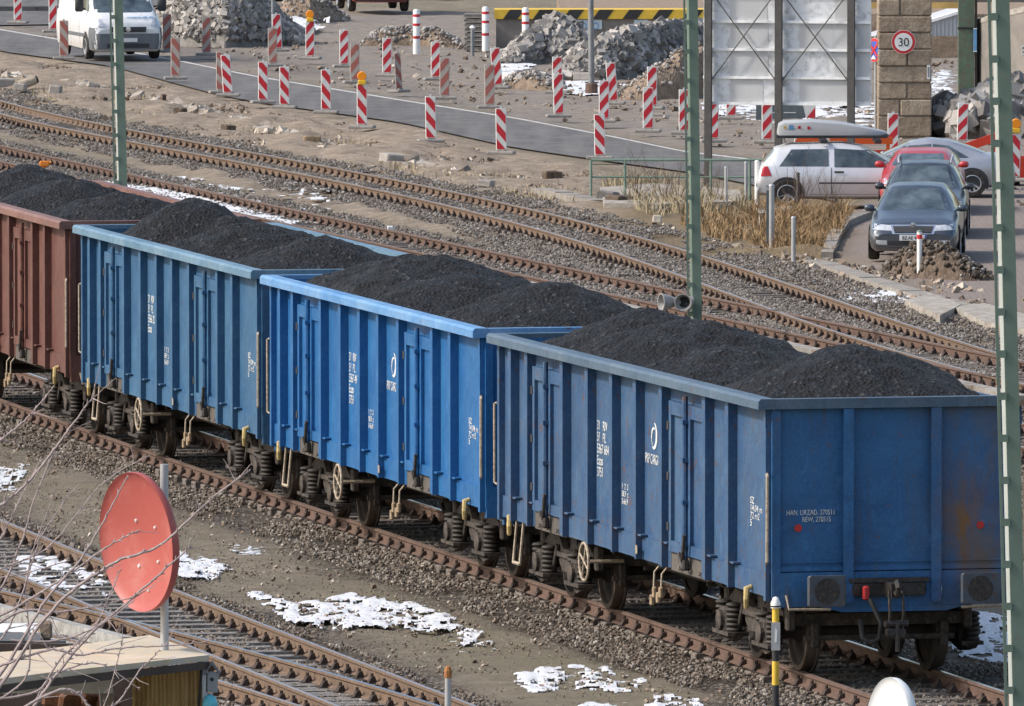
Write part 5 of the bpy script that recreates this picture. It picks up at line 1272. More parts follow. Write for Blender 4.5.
# green steel bridge column, concrete wall, beam, pale building
mat_plain('col_green', (.085, .14, .10), .7, var=.3, scale=3, dirt=(.13, .09, .06), dirt_amt=.5)
Dc = G(966, 108, 0)[1]
e = empty('bridge_column', (V(966.5, 0, Dc)[0], Dc, 0), 0, 'dark green riveted steel bridge column right of the stone pier', 'bridge column')
wc = 16 / (FPX / Dc); b = MB(); b.box(-wc / 2, wc / 2, 0, .45, -.2, 9); b.build('shaft', 'col_green', e)
b = MB(); b.box(wc / 2 + .01, wc / 2 + .07, -.04, .1, -.1, 9); b.build('drain_pipe', 'rubber', e)
for z in (2.0, 4.4): b = MB(); b.box(-wc / 2 - .02, wc / 2 + .02, -.02, -.001, z, z + .05); b.build('joint', 'rubber', e)
b = MB(); b.box(-wc / 2 - .12, wc / 2 + .12, -.12, .6, -.2, .12); b.build('base', 'slab_concrete', e)
e = empty('blue_sign', V(975, 40, Dc - .1), 0, 'narrow blue sign plate on the green bridge column', 'sign'); b = MB(); b.box(-.045, .045, -.012, 0, -.30, .30); b.build('plate', 'sign_blue', e)
b = MB(); b.box(-.05, .05, -.02, -.013, .28, .30); b.box(-.05, .05, -.02, -.013, -.30, -.28); b.build('edge', 'sign_white', e)
Dr = Dc - 2
e = empty('concrete_wall', (0, 0, 0), 0, 'grey brown concrete wall behind the right mast', 'wall')
p0 = V(976, 25, Dc + .4); p1 = V(1060, 8, Dc - 6)
b = MB()
b.add([(p0[0], p0[1], -.3), (p1[0], p1[1], -.3), (p1[0], p1[1] + .6, -.3), (p0[0], p0[1] + .6, -.3), (p0[0], p0[1], V(0, 24, p0[1])[2]), (p1[0], p1[1], V(0, 3, p1[1])[2]), (p1[0], p1[1] + .6, V(0, 3, p1[1])[2]), (p0[0], p0[1] + .6, V(0, 24, p0[1])[2])],
      [(0, 3, 2, 1), (4, 5, 6, 7), (0, 1, 5, 4), (1, 2, 6, 5), (2, 3, 7, 6), (3, 0, 4, 7)])
b.build('wall', 'wall_concrete', e)
c0 = V(976, 25, Dc + .4)[2]
b = MB(); zc0 = V(0, 24, p0[1])[2]; zc1 = V(0, 3, p1[1])[2]
b.add([(p0[0], p0[1] - .05, zc0 + .003), (p1[0], p1[1] - .05, zc1 + .003), (p1[0], p1[1] + .65, zc1 + .003), (p0[0], p0[1] + .65, zc0 + .003), (p0[0], p0[1] - .05, zc0 + .12), (p1[0], p1[1] - .05, zc1 + .12), (p1[0], p1[1] + .65, zc1 + .12), (p0[0], p0[1] + .65, zc0 + .12)],
      [(0, 3, 2, 1), (4, 5, 6, 7), (0, 1, 5, 4), (1, 2, 6, 5), (2, 3, 7, 6), (3, 0, 4, 7)]); b.build('coping', 'slab_concrete', e)
for x, y, lb in ((981.5, 61, 'lower left small white plate on the grey wall'), (1011, 54, 'middle small white plate on the grey wall'), (1023, 50, 'small white plate on the wall at the frame edge')):
    t = (V(x, 0, Dc - 3)[0] - p0[0]) / (p1[0] - p0[0]); yy = p0[1] + (p1[1] - p0[1]) * t; q = V(x, y, yy - .03)
    e = empty('wall_plate', q, 0, lb, 'plate'); b = MB(); b.box(-.04, .04, -.012, 0, -.12, .12); b.build('plate', 'sign_white', e)
    b = MB(); b.box(-.02, .02, -.016, -.013, .02, .08); b.box(-.02, .02, -.016, -.013, -.08, -.02); b.build('marks', 'post_grey', e)
mat_plain('beam_ochre', (.52, .34, .12), .7, var=.2, scale=2)
mat_plain('cladding', (.46, .47, .49), .6, var=.06, scale=1)
mat_plain('pale_render', (.56, .56, .56), .8, var=.1, scale=1)
Df = G(945, 58, 0)[1] + 2
e = empty('warehouse', (V(945, 0, Df)[0], Df, 0), 0, 'pale grey ribbed metal wall of a shed far behind the pier', 'building')
xl = V(862, 0, Df)[0] - e.location.x; xr = V(965, 0, Df)[0] - e.location.x; zt0 = V(0, 26, Df)[2]; zt1 = V(0, 12, Df)[2]
b = MB(); b.prism([(xl, -.2), (xr, -.2), (xr, zt1), (xl, zt0 - .5)], 0, 6, 'y'); b.build('wall', 'cladding', e)
for k in range(26): 
    b = MB(); x = xl + (xr - xl) * (k + .5) / 26; b.box(x - .02, x + .02, -.03, -.001, .1, zt0 - .5 + (zt1 - zt0 + .5) * (k + .5) / 26 - .05); b.build('rib', 'cladding', e)
b = MB(); b.prism([(xl, zt0 - .498), (xr, zt1 + .002), (xr, zt1 + .09), (xl, zt0 - .41)], -.1, .3, 'y'); b.build('roof_edge', 'frame_white', e)
b = MB(); b.box(xl, xr, -.12, -.001, -.2, .55); b.build('plinth', 'earth_tan', e)
e = empty('bridge_beam', (0, 0, 0), 0, 'ochre bridge girder above the gap right of the pier', 'bridge beam')
Dg = Dc + 1.0
b = MB(); b.box(V(858, 0, Dg)[0], V(975, 0, Dg)[0], Dg, Dg + 1.0, V(0, 8.5, Dg)[2], V(0, 2.5, Dg)[2]); b.build('flange', 'beam_ochre', e)
b = MB(); b.box(V(858, 0, Dg)[0], V(1060, 0, Dg)[0], Dg + .1, Dg + 5.0, V(0, 2.4, Dg)[2], V(0, 2.4, Dg)[2] + 1.2); b.build('girder', 'wall_concrete', e)
# ledges with snow on the slope behind the pier
# ------------------------------------------------------------ arrow board and red barriers
mat_plain('board_dark', (.10, .12, .13), .6); mat_plain('barrier_red', (.55, .045, .02), .5, var=.12); mat_plain('barrier_orange', (.70, .11, .02), .5, var=.12)
g = G(786, 140, 0)
e = empty('arrow_board', (g[0], g[1], 0), 0, 'dark road sign board with a red and white tip under the billboard', 'sign board')
q = lambda px, py: (V(px, py, g[1])[0] - g[0], V(px, py, g[1])[2])
b = MB(); b.prism([q(756, 105), q(815, 105), q(805, 118), q(756, 120)][::-1], -.02, .02, 'y'); b.build('board', 'board_dark', e)
b = MB(); b.prism([q(803, 105), q(815.5, 105), q(815.5, 118), q(806, 118)][::-1], -.03, -.021, 'y'); b.build('white_tip', 'reflective_white', e)
b = MB(); b.prism([q(815.2, 107), q(815.2, 117.8), q(806.5, 117.8)][::-1], -.036, -.031, 'y'); b.build('red_tip', 'reflective_red', e)
b = MB(); b.box(*[q(763, 0)[0], q(776, 0)[0]], -.026, -.021, q(0, 113)[1], q(0, 112.2)[1]); b.box(*[q(784, 0)[0], q(796, 0)[0]], -.026, -.021, q(0, 113)[1], q(0, 112.2)[1]); b.build('worn_line', 'reflective_white', e)
for x in (762, 800): b = MB(); xx = q(x, 0)[0]; b.box(xx - .03, xx + .03, .021, .06, -.1, q(0, 106)[1]); b.build('leg', 'galvanised', e)
def barrier(pxs, yt, yb, D, mt, label, tilt=None):
    x0, x1 = V(pxs[0], 0, D)[0], V(pxs[1], 0, D)[0]; e = empty('site_barrier', ((x0 + x1) / 2, D, 0), 0, label, 'barrier', 'red plastic site barriers'); w = (x1 - x0) / 2
    z0, z1 = V(0, yb, D)[2], V(0, yt, D)[2]; dz = 0 if tilt is None else tilt
    b = MB(); b.prism([(-w, z0), (w, z0 + dz), (w, z1 + dz), (-w, z1)], -.05, .05, 'y'); b.build('board', mt, e)
    for k in (-1, 1): b = MB(); b.box(k * w * .85 - .04, k * w * .85 + .04, -.045, .045, .1, z0 + .02 + max(0, dz * k)); b.build('leg', mt, e); b = MB(); b.cbox((k * w * .85, 0, .05), (.25, .7, .1), bev=.02); b.build('foot', 'rubber', e)
    return e
barrier((797, 826), 136.5, 144, G(810, 185)[1], 'barrier_orange', 'orange red barrier board under the left half of the roof box')
barrier((830, 893), 137, 144, G(860, 186)[1], 'barrier_orange', 'orange red barrier board under the right half of the roof box')
barrier((830, 895), 150, 163, G(860, 187)[1], 'barrier_red', 'red barrier board seen through the car windows')
barrier((958, 998), 146, 155, G(975, 176)[1], 'barrier_red', 'sloping red barrier board behind the silver coupe', .32)
barrier((1012, 1040), 156, 178, G(1020, 184)[1], 'barrier_red', 'red barrier at the right edge beside the lamp beacon')
# ------------------------------------------------------------ railing and posts
mat_plain('rail_green', (.17, .24, .19), .6, var=.15)
g0 = G(591, 199, .05); g1 = G(760, 200, .05); s_ = FPX / g0[1]
e = empty('pipe_railing', (g0[0], g0[1], 0), 0, 'low green pipe railing left of the hatchback', 'railing')
zt = V(0, 160, g0[1])[2]; zm = V(0, 177, g0[1])[2]; xL = 0; xR = V(762, 0, g0[1])[0] - g0[0]
for z in (zt, zm): b = MB(); b.tube([(xL, 0, z), (xR, 0, z)], .028 if z == zt else .02, 8); b.build('top_rail' if z == zt else 'mid_rail', 'rail_green', e)
for x in (591, 625, 711, 750): xx = V(x, 0, g0[1])[0] - g0[0]; b = MB(); b.tube([(xx, 0, -.1), (xx, 0, zt - .01)], .03, 8); b.build('post', 'rail_green', e)
def post(x, yt, yb, r, mt, label, cap=None, name='post', z0=0):
    g = G(x, yb, z0); h = V(x, yt, g[1])[2] - z0; e = empty(name, g, 0, label, 'post')
    b = MB(); b.tube([(0, 0, -.1), (0, 0, h)], r, 12); b.build('shaft', mt, e, smooth=True, angle=50)
    b = MB(); b.lathe([(0, h + .001), (r * 1.1, h + .001), (r * .9, h + .03), (0, h + .04)], 12); b.build('cap', cap or mt, e); return e
post(726, 168, 208, .035, 'galvanised', 'leftmost thin grey post in the dry grass', name='grey_post')
post(746, 163, 202, .035, 'galvanised', 'second thin grey post in the dry grass, behind the others', name='grey_post')
post(757, 162, 207, .05, 'bollard_white', 'white post just behind the tail of the hatchback', name='white_post')
post(771.5, 186, 246, .055, 'galvanised', 'dark and grey post in front of the hatchback rear wheel', name='grey_post')
post(798, 174, 210, .035, 'frame_iron', 'dark thin post in front of the hatchback door', name='dark_post')
post(793.5, 218, 260, .045, 'galvanised', 'short grey post on the worn patch left of the kerb', name='grey_post')
e = post(919.5, 232, 277, .05, 'bollard_white', 'white marker post with a red band in front of the soil heap', 'rail_green', name='marker_post')
b = MB(); b.lathe([(.049, .72), (.054, .72), (.054, .80), (.049, .80)], 12); b.build('red_band', 'ring_red', e)
g = G(771.5, 246); e = empty('dark_plate', (g[0] - .075, g[1] - .01, 0), 0, 'narrow dark plate fixed beside the grey post by the grass', 'plate'); b = MB(); b.box(-.03, .03, -.01, .01, 0, 1.2); b.build('plate', 'board_dark', e)
b = MB(); b.box(-.028, .028, -.014, -.011, 1.1, 1.18); b.build('band', 'galvanised', e)
# foreground posts
g = G(775.5, 722, 0); s_ = FPX / g[1]
e = empty('striped_marker_post', g, 0, 'yellow and black striped post with a grey tag before the last wagon', 'marker post')
z = lambda py: V(0, py, g[1])[2]
for a, c, mt, nm in ((722, 685, 'hazard_black', 'black_band'), (685, 661, 'hazard_yellow', 'yellow_band'), (661, 650, 'hazard_black', 'black_band'), (650, 608, 'hazard_yellow', 'yellow_band')):
    b = MB(); b.tube([(0, 0, z(a)), (0, 0, z(c) - .001)], .04, 14); b.build(nm, mt, e, smooth=True, angle=50)
b = MB(); b.lathe([(0, z(608)), (.055, z(608)), (.055, z(603)), (.04, z(600)), (.03, z(597.5)), (0, z(596.5))], 14); b.build('cap', 'bollard_white', e, smooth=True, angle=50)
b = MB(); b.lathe([(.041, z(607)), (.058, z(607)), (.058, z(605.5)), (.041, z(605.5))], 14); b.build('collar', 'rubber', e)
b = MB(); b.box(-.05, .05, -.052, -.041, z(650), z(622)); tg = b.build('tag', 'galvanised', e)
b = MB(); b.prism([(-.012, z(642)), (.012, z(642)), (.016, z(630)), (-.004, z(627))], -.056, -.053, 'y'); b.build('mark', 'sign_white', tg)
e = empty('concrete_marker', G(448, 728, 0), 0, 'slim grey post with a rusty orange tip at the bottom edge', 'marker post'); g = e.location
b = MB(); b.tube([(0, 0, -.1), (0, 0, .56)], .038, 10); b.build('shaft', 'galvanised', e, smooth=True, angle=50); b = MB(); b.lathe([(0, .56), (.04, .56), (.045, .64), (.03, .69), (0, .70)], 10); b.build('tip', 'orange_rust', e) if 'orange_rust' in MATS else b.build('tip', mat_plain('orange_rust', (.36, .15, .05), .8, dirt=(.1, .05, .03)), e)
e = empty('track_clamp', G(40, 177, 0), 0, 'orange clamp lying on the rusty rail at the far left', 'rail clamp'); b = MB()
b.tube([(-.45, 0, .14), (-.2, 0, .24), (.05, 0, .2), (.25, 0, .34)], .035, 6); b.tube([(.0, 0, .2), (.02, 0, .02)], .03, 6); b.build('arm', mat_plain('clamp_orange', (.70, .22, .03), .5), e); b = MB(); b.cbox((.1, 0, .3), (.22, .1, .12), bev=.02); b.cbox((.04, -.02, .08), (.1, .1, .2), bev=.02); b.build('jaw', 'clamp_orange', e)
# ------------------------------------------------------------ cars
def mat_car(name, col, rough=.3, metal=.3, dust=(.25, .22, .2), amt=.25):
    m, nt, b = nmat(name); v = coords(nt)
    c = ramp(nt, noisen(nt, v, 2.5, 4), [(.3, tuple(x * .93 for x in col)), (.7, col)])
    c = mix(nt, ramp(nt, noisen(nt, coords(nt, (1, 1, 2)), 3.5, 7, .7), [(.45, 0), (.8, amt)]), c, dust)
    sp = nt.nodes.new('ShaderNodeSeparateXYZ'); L(nt, coords(nt), sp.inputs[0])
    L(nt, mix(nt, ramp(nt, sp.outputs[2], [(.2, amt + .15), (.6, 0)]), c, dust), b.inputs['Base Color'])
    b.inputs['Roughness'].default_value = rough; b.inputs['Metallic'].default_value = metal
    b.inputs['Coat Weight'].default_value = .5; b.inputs['Coat Roughness'].default_value = .15
mat_car('car_white_silver', (.66, .67, .70), metal=.25); mat_car('car_silver', (.42, .43, .47), metal=.5); mat_car('car_slate', (.058, .075, .105), metal=.4)
mat_car('car_dark', (.04, .048, .06), metal=.4); mat_car('car_red', (.45, .03, .035), metal=.1); mat_car('van_white', (.72, .73, .75), .35, .0, (.38, .33, .27), .5)
m, nt, b = nmat('car_glass'); b.inputs['Base Color'].default_value = (.03, .045, .05, 1); b.inputs['Roughness'].default_value = .06; b.inputs['Specular IOR Level'].default_value = .9; b.inputs['Coat Weight'].default_value = .6
L(nt, ramp(nt, noisen(nt, coords(nt), 2.2, 3), [(.35, (.02, .03, .034)), (.7, (.10, .13, .14))]), b.inputs['Base Color'])
mat_plain('tyre', (.022, .021, .021), .85, var=.3, dirt=(.09, .075, .06), dirt_amt=.4)
mat_plain('alloy', (.45, .46, .48), .4, .6); mat_plain('chrome', (.7, .7, .72), .2, .9, var=.05); mat_plain('plastic_dark', (.035, .036, .04), .6, var=.2)
mat_plain('plastic_grey', (.13, .14, .155), .6, var=.15); mat_plain('headlamp', (.55, .57, .60), .15, .3, var=.3, scale=14); mat_plain('tail_red', (.40, .02, .03), .3)
mat_plain('plate_white', (.70, .70, .70), .5, var=.1); mat_plain('box_grey', (.36, .37, .38), .4, var=.06); mat_plain('indicator', (.7, .28, .03), .3)
def car_body(prof, Wd, name, mat, parent, n_sub=4):
    """prof stations front to rear: (x, z_bottom, z_belt, z_top, half width factor, roof half width factor)"""
    P = np.array(prof, float); xs = P[:, 0]
    X = np.concatenate([np.linspace(a, c, n_sub, endpoint=False) for a, c in zip(xs[:-1], xs[1:])] + [[xs[-1]]])
    I = lambda k: np.interp(-X, -xs, P[:, k]) if xs[0] > xs[-1] else np.interp(X, xs, P[:, k])
    zb, zl, zt, wf, rf = I(1), I(2), I(3), I(4), I(5); hw = Wd / 2
    rings = []
    for i, x in enumerate(X):
        w = hw * wf[i]; b0, l, t = zb[i], zl[i], zt[i]; r = hw * rf[i]
        if t < l + .03: t = l + .03
        mid = b0 + (l - b0) * .55
        half = [(0, b0), (w * .86, b0), (w * .96, b0 + .06), (w, mid - .08), (w, mid + .08), (w * .965, l - .04), (w * .93, l)]
        y5 = w * .93 + (r - w * .93) * .5; half += [(y5, l + (t - l) * .55), (r, t - (t - l) * .13), (r * .86, t - (t - l) * .02), (r * .5, t + .01), (0, t + .018)]
        rings.append([(x, y, z) for y, z in half] + [(x, -y, z) for y, z in half[-2:0:-1]])
    n = len(rings[0]); v = [p for r in rings for p in r]; f = []
    for i in range(len(rings) - 1):
        for k in range(n): f.append((i * n + k, i * n + (k + 1) % n, (i + 1) * n + (k + 1) % n, (i + 1) * n + k))
    b = MB(); b.add(v, f); b.add(rings[0], [tuple(range(n))]); b.add(rings[-1], [tuple(range(n))[::-1]])
    me_b = b.build(name, mat, parent, smooth=True, angle=38)
    bvh = BVHTree.FromPolygons([Vector(p) for p in b.v], b.f)
    return me_b, bvh
def conform(name, bvh, quad, axis, sign, mat, parent, nx=8, ny=5, off=.008, far=10.0, start=None, flip=None):
    "a patch given by four corners in a side/front view, laid on the body"
    q = [Vector(p) for p in quad]; pts = []
    for j in range(ny + 1):
        for i in range(nx + 1):
            u, w = i / nx, j / ny
            p = (q[0] * (1 - u) + q[1] * u) * (1 - w) + (q[3] * (1 - u) + q[2] * u) * w
            if axis == 'y': o = Vector((p[0], sign * far, p[1])); d = Vector((0, -sign, 0))
            elif axis == 'x': o = Vector((sign * far, p[0], p[1])); d = Vector((-sign, 0, 0))
            else: o = Vector((p[0], p[1], far)); d = Vector((0, 0, -1))
            h = bvh.ray_cast(o, d)
            if h[0] is None: pts.append(None)
            else: pts.append(tuple(h[0] - d * off))
    b = MB(); idx = {}
    for k, p in enumerate(pts):
        if p is not None: idx[k] = len(b.v); b.v.append(p)
    for j in range(ny):
        for i in range(nx):
            ks = [j * (nx + 1) + i, j * (nx + 1) + i + 1, (j + 1) * (nx + 1) + i + 1, (j + 1) * (nx + 1) + i]
            if all(k in idx for k in ks): b.f.append(tuple(idx[k] for k in ks)); b.m.append(0)
    if not b.f: return None
    return b.build(name, mat, parent, smooth=True)
WH = {}
def wheel(parent, x, y, r, w, sgn, rim='alloy', spokes=7):
    key = (r, w, sgn, rim, spokes)
    if key in WH:
        o = bpy.data.objects.new('wheel', WH[key][0]); COL.objects.link(o); o.parent = parent
        o2 = bpy.data.objects.new('rim', WH[key][1]); COL.objects.link(o2); o2.parent = o
    else:
        b = MB(); b.lathe([(r * .60, -w / 2), (r * .93, -w / 2), (r, -w * .3), (r, w * .3), (r * .93, w / 2), (r * .60, w / 2)], 28, 'y'); b.lathe([(0, -w * .1), (r * .6, -w * .1), (r * .6, w * .1), (0, w * .1)], 20, 'y')
        o = b.build('wheel', 'tyre', parent, smooth=True, angle=40)
        b = MB(); b.lathe([(r * .58, sgn * w * .25), (r * .66, sgn * w * .5), (r * .60, sgn * (w * .52)), (r * .56, sgn * w * .3)], 28, 'y'); b.lathe([(0, sgn * w * .42), (r * .16, sgn * w * .40), (r * .17, sgn * w * .2)], 14, 'y')
        for k in range(spokes):
            t = 2 * math.pi * k / spokes; M = Matrix.Rotation(t, 4, 'Y'); b.box(r * .14, r * .60, *(sorted((sgn * w * .26, sgn * w * .38))), -r * .07, r * .07, M)
        o2 = b.build('rim', rim, o); WH[key] = (o.data, o2.data)
    o.location = (x, y, r); return o
def arch(bvh, x, r, sgn, parent, mat='plastic_dark', zc=None):
    b = MB(); n = 16; zc = zc or r; pts = []
    for k in range(n + 1):
        t = math.pi * (-.12 + 1.24 * k / n); pts.append((x + r * 1.17 * math.cos(t), zc + r * 1.17 * math.sin(t)))
    c = (x, zc)
    hits = []; ymax = max(abs(h_[0].y) for h_ in [bvh.ray_cast(Vector((x + q_, sgn * 10, z_)), Vector((0, -sgn, 0))) for q_ in (-r * 1.1, 0, r * 1.1) for z_ in (zc, zc + r * .9)] if h_[0]) + .004
    for p in [c] + pts:
        h = bvh.ray_cast(Vector((p[0], sgn * 10, max(p[1], .25))), Vector((0, -sgn, 0)))
        hits.append((p[0], sgn * ymax, p[1]))
    b.add(hits, [(0, i, i + 1) for i in range(1, n + 1)]); return b.build('wheel_arch', mat, parent)
def mirrors(parent, x, y, z, mat):
    for s in (-1, 1):
        b = MB(); b.cbox((x, s * (y + .07), z), (.12, .19, .13), bev=.035); b.box(x - .02, x + .02, min(s * y * .93, s * (y + .02)), max(s * y * .93, s * (y + .02)), z - .06, z - .01); b.build('mirror', mat, parent, smooth=True, angle=50)
def place_car(name, px, py, rz, label):
    return empty(name, G(px, py, .02), R(rz), label, 'car', 'parked cars')
# --- saloon seen from the front: local +x is the front of the car
def front_car(name, px, py, rz, label, paint, kind, Wd, Hh, Ln, plate, rails=False):
    e = place_car(name, px, py, rz, label)
    h = Hh
    prof = [(.02, .30, .52, .55, .80, .55), (-.05, .22, .60, .66, .90, .62), (-.18, .20, .66, .74, .96, .70), (-.45, .20, .72, .82, .99, .72), (-1.0, .20, .80, .91, 1.0, .72), (-1.25, .2, .85, .95, 1.0, .74),
            (-1.95, .2, .90, h - .05, 1.0, .62), (-2.4, .2, .92, h, 1.0, .64), (-3.2, .2, .93, h - .02, 1.0, .63)]
    if kind == 'estate': prof += [(-Ln + .55, .22, .94, h - .06, .98, .62), (-Ln + .12, .28, .92, .98, .93, .62), (-Ln, .32, .80, .85, .88, .6)]
    else: prof += [(-Ln + .95, .22, .96, h - .24, .98, .60), (-Ln + .35, .24, .97, 1.04, .96, .68), (-Ln + .06, .28, .90, .95, .90, .66), (-Ln, .32, .75, .8, .86, .6)]
    o, bvh = car_body(prof, Wd, 'body', paint, e); hw = Wd / 2
    ws = hw * .70
    conform('windscreen', bvh, [(-ws * 1.06, .955), (ws * 1.06, .955), (ws * .84, h - .085), (-ws * .84, h - .085)], 'x', 1, 'car_glass', e, 12, 8)
    for s in (1, -1):
        conform('side_window', bvh, [(-1.62, .97), (-2.42, .97), (-2.42, h - .10), (-2.06, h - .12)], 'y', s, 'car_glass', e); conform('side_window', bvh, [(-2.50, .97), (-3.5, .99), (-3.35, h - .13), (-2.50, h - .10)], 'y', s, 'car_glass', e)
        conform('headlight', bvh, [(s * hw * .46, .60), (s * hw * .90, .62), (s * hw * .93, .73), (s * hw * .50, .705)], 'x', 1, 'headlamp', e, 8, 4)
        conform('fog_light', bvh, [(s * hw * .58, .33), (s * hw * .82, .34), (s * hw * .82, .42), (s * hw * .58, .42)], 'x', 1, 'headlamp' if s < 0 or True else paint, e, 5, 3)
        conform('bumper_strip', bvh, [(-.5, .47), (-Ln + .5, .47), (-Ln + .5, .52), (-.5, .52)], 'y', s, 'plastic_dark', e, 12, 1)
        for x in (-.88, -.88 - 2.6):
            arch(bvh, x, .32, s, e); wheel(e, x, s * (hw - .082), .315, .205, s)
    conform('grille', bvh, [(-.40, .54), (.40, .54), (.45, .715), (-.45, .715)], 'x', 1, 'chrome', e, 10, 3, .006)
    gr = conform('grille_mesh', bvh, [(-.355, .57), (.355, .57), (.395, .69), (-.395, .69)], 'x', 1, 'plastic_dark', e, 10, 3, .018)
    conform('lower_intake', bvh, [(-.48, .28), (.48, .28), (.48, .41), (-.48, .41)], 'x', 1, 'plastic_dark', e, 8, 2)
    b = MB(); b.cbox((.045, 0, .47), (.02, .52, .11)); pl = b.build('number_plate', 'plate_white', e)
    b = MB(); b.box(.056, .060, .225, .258, .418, .522); b.build('band', 'sign_deep_blue', pl)
    text('number', plate, .095, 'sign_black', pl, Matrix.Translation((.058, -.21, .436)) @ Matrix(((0, 0, 1, 0), (1, 0, 0, 0), (0, 1, 0, 0), (0, 0, 0, 1))), .85)
    b = MB(); b.lathe([(0, 0), (.05, 0), (.045, .012), (0, .014)], 16, 'x', (.045, 0, .715)); b.build('badge', 'chrome', e)
    for s in (-1, 1): b = MB(); b.tube([(-1.30, s * .08 - .2, .955), (-1.38, s * .08 + .35, .985)], .01, 5); b.build('wiper', 'plastic_dark', e)
    b = MB(); b.cbox((-2.0, 0, h - .14), (.05, .22, .07), bev=.02); b.build('inner_mirror', 'plastic_dark', e)
    mirrors(e, -1.55, hw * .96, .97, paint)
    if rails:
        for s in (-1, 1): b = MB(); b.tube([(-1.95, s * hw * .60, h - .04), (-2.15, s * hw * .62, h + .06), (-Ln + 1.0, s * hw * .62, h + .06), (-Ln + .8, s * hw * .60, h - .04)], .022, 8); b.build('roof_rail', 'chrome' if False else 'galvanised', e)
    return e
# camera looks along +Y, a car facing us has its +x towards -Y: rz = -90
sedan = front_car('parked_car', 913, 262, -90 - 4, 'dark slate blue grey saloon nearest the tracks, seen from the front', 'car_slate', 'sedan', 1.74, 1.42, 4.57, 'BZ.AE 47')
front_car('parked_car', 923, 238, -90 - 3, 'dark estate car with roof rails, right behind the slate saloon', 'car_dark', 'estate', 1.74, 1.45, 4.5, 'BZ.TR 61', True)
front_car('parked_car', 919, 214, -90 - 4, 'red car mostly hidden behind the dark estate car', 'car_red', 'estate', 1.70, 1.27, 4.0, 'BZ.KL 3')

# --- hatchback seen from the side, tail to the left
def side_hatch():
    e = place_car('parked_car', 857, 206, 0, 'white silver three door hatchback carrying a long grey roof box')
    # origin at car middle; front towards +x. stations run front (+2.05) to rear (-2.1)
    h = 1.44; prof = [(2.06, .32, .52, .56, .82, .6), (1.95, .22, .60, .68, .92, .66), (1.6, .2, .72, .84, .98, .70), (1.05, .2, .84, .95, 1, .72), (.80, .2, .90, 1.0, 1, .74), (.05, .2, .93, h - .06, 1, .64),
                    (-.35, .2, .93, h, 1, .65), (-1.4, .2, .95, h - .03, 1, .64), (-1.74, .22, .96, h - .12, .98, .63), (-1.99, .28, .95, 1.0, .94, .66), (-2.06, .28, .80, .84, .92, .64), (-2.12, .32, .55, .60, .90, .64)]
    o, bvh = car_body(prof, 1.73, 'body', 'car_white_silver', e)
    for s in (-1, 1):
        conform('side_window', bvh, [(-1.66, .93), (-.62, .93), (-.62, h - .13), (-1.40, h - .14)], 'y', s, 'car_glass', e, 8, 5); conform('side_window', bvh, [(-.50, .91), (.86, .90), (.22, h - .16), (-.50, h - .12)], 'y', s, 'car_glass', e, 8, 5)
        conform('rub_strip', bvh, [(-.82, .54), (.95, .54), (.95, .575), (-.82, .575)], 'y', s, 'plastic_dark', e, 10, 1); conform('sill', bvh, [(-1.0, .24), (1.1, .24), (1.1, .31), (-1.0, .31)], 'y', s, 'galvanised', e, 10, 1)
        conform('door_gap', bvh, [(-.57, .3), (-.555, .3), (-.555, .9), (-.57, .9)], 'y', s, 'plastic_dark', e, 1, 8, .004)
        conform('door_handle', bvh, [(-.50, .78), (-.30, .78), (-.30, .825), (-.50, .825)], 'y', s, 'plastic_dark', e, 3, 1, .02)
        conform('tail_light', bvh, [(-2.10, .70), (-1.82, .72), (-1.90, .93), (-2.02, .93)], 'y', s, 'tail_red', e, 6, 5, .01)
        for x in (-1.50, 1.15): arch(bvh, x, .32, s, e); wheel(e, x, s * .785, .315, .20, s, 'alloy', 9)
    conform('windscreen', bvh, [(-.62, .98), (.62, .98), (.52, h - .1), (-.52, h - .1)], 'x', 1, 'car_glass', e, 10, 6); conform('rear_window', bvh, [(-.58, 1.0), (.58, 1.0), (.5, h - .14), (-.5, h - .14)], 'x', -1, 'car_glass', e, 10, 6)
    conform('bumper_strip', bvh, [(-.8, .45), (.8, .45), (.8, .52), (-.8, .52)], 'x', -1, 'plastic_dark', e, 8, 1)
    mirrors(e, .72, .86, .95, 'car_white_silver')
    b = MB(); b.tube([(-1.5, 0, h - .02), (-1.62, 0, h + .25)], .008, 5); b.build('aerial', 'plastic_dark', e)
    for x in (-.72, .42):
        bb = MB(); bb.box(x - .03, x + .03, -.62, .62, h + .07, h + .105); bb.cbox((x, -.60, h + .04), (.16, .08, .10), bev=.02); bb.cbox((x, .60, h + .04), (.16, .08, .10), bev=.02); bb.cbox((x, -.2, h + .13), (.10, .3, .06)); bb.build('roof_bar', 'plastic_dark', e)
    return e
hb = side_hatch(); hb.scale = (1, 1, .94)
# roof box: its own thing on the bars
bxp = hb.location
e = empty('roof_box', (bxp[0] - .55, bxp[1] - .05, 1.44 * .94 + .02 + .155), 0, 'long grey plastic roof box with small coloured stickers, on the hatchback', 'roof box')
st = [(-1.14, .02, .10, .60), (-1.11, 0, .24, .9), (-1.0, 0, .30, 1), (-.4, 0, .33, 1), (.2, 0, .28, 1), (.7, 0, .18, .9), (1.05, .0, .10, .7), (1.18, .03, .06, .45)]
v = []; f = []
for x, z0, z1, w in st:
    w *= .40; v += [(x, -w, z0), (x, -w, z0 + (z1 - z0) * .35), (x, -w * .9, z1 * .85), (x, -w * .5, z1), (x, w * .5, z1), (x, w * .9, z1 * .85), (x, w, z0 + (z1 - z0) * .35), (x, w, z0)]
for i in range(len(st) - 1):
    for k in range(8): f.append((i * 8 + k, i * 8 + (k + 1) % 8, i * 8 + 8 + (k + 1) % 8, i * 8 + 8 + k))
b = MB(); b.add(v, f); b.add(v[:8], [tuple(range(8))]); b.add(v[-8:], [tuple(range(8))]); b.build('lid', 'box_grey', e, smooth=True, angle=40)
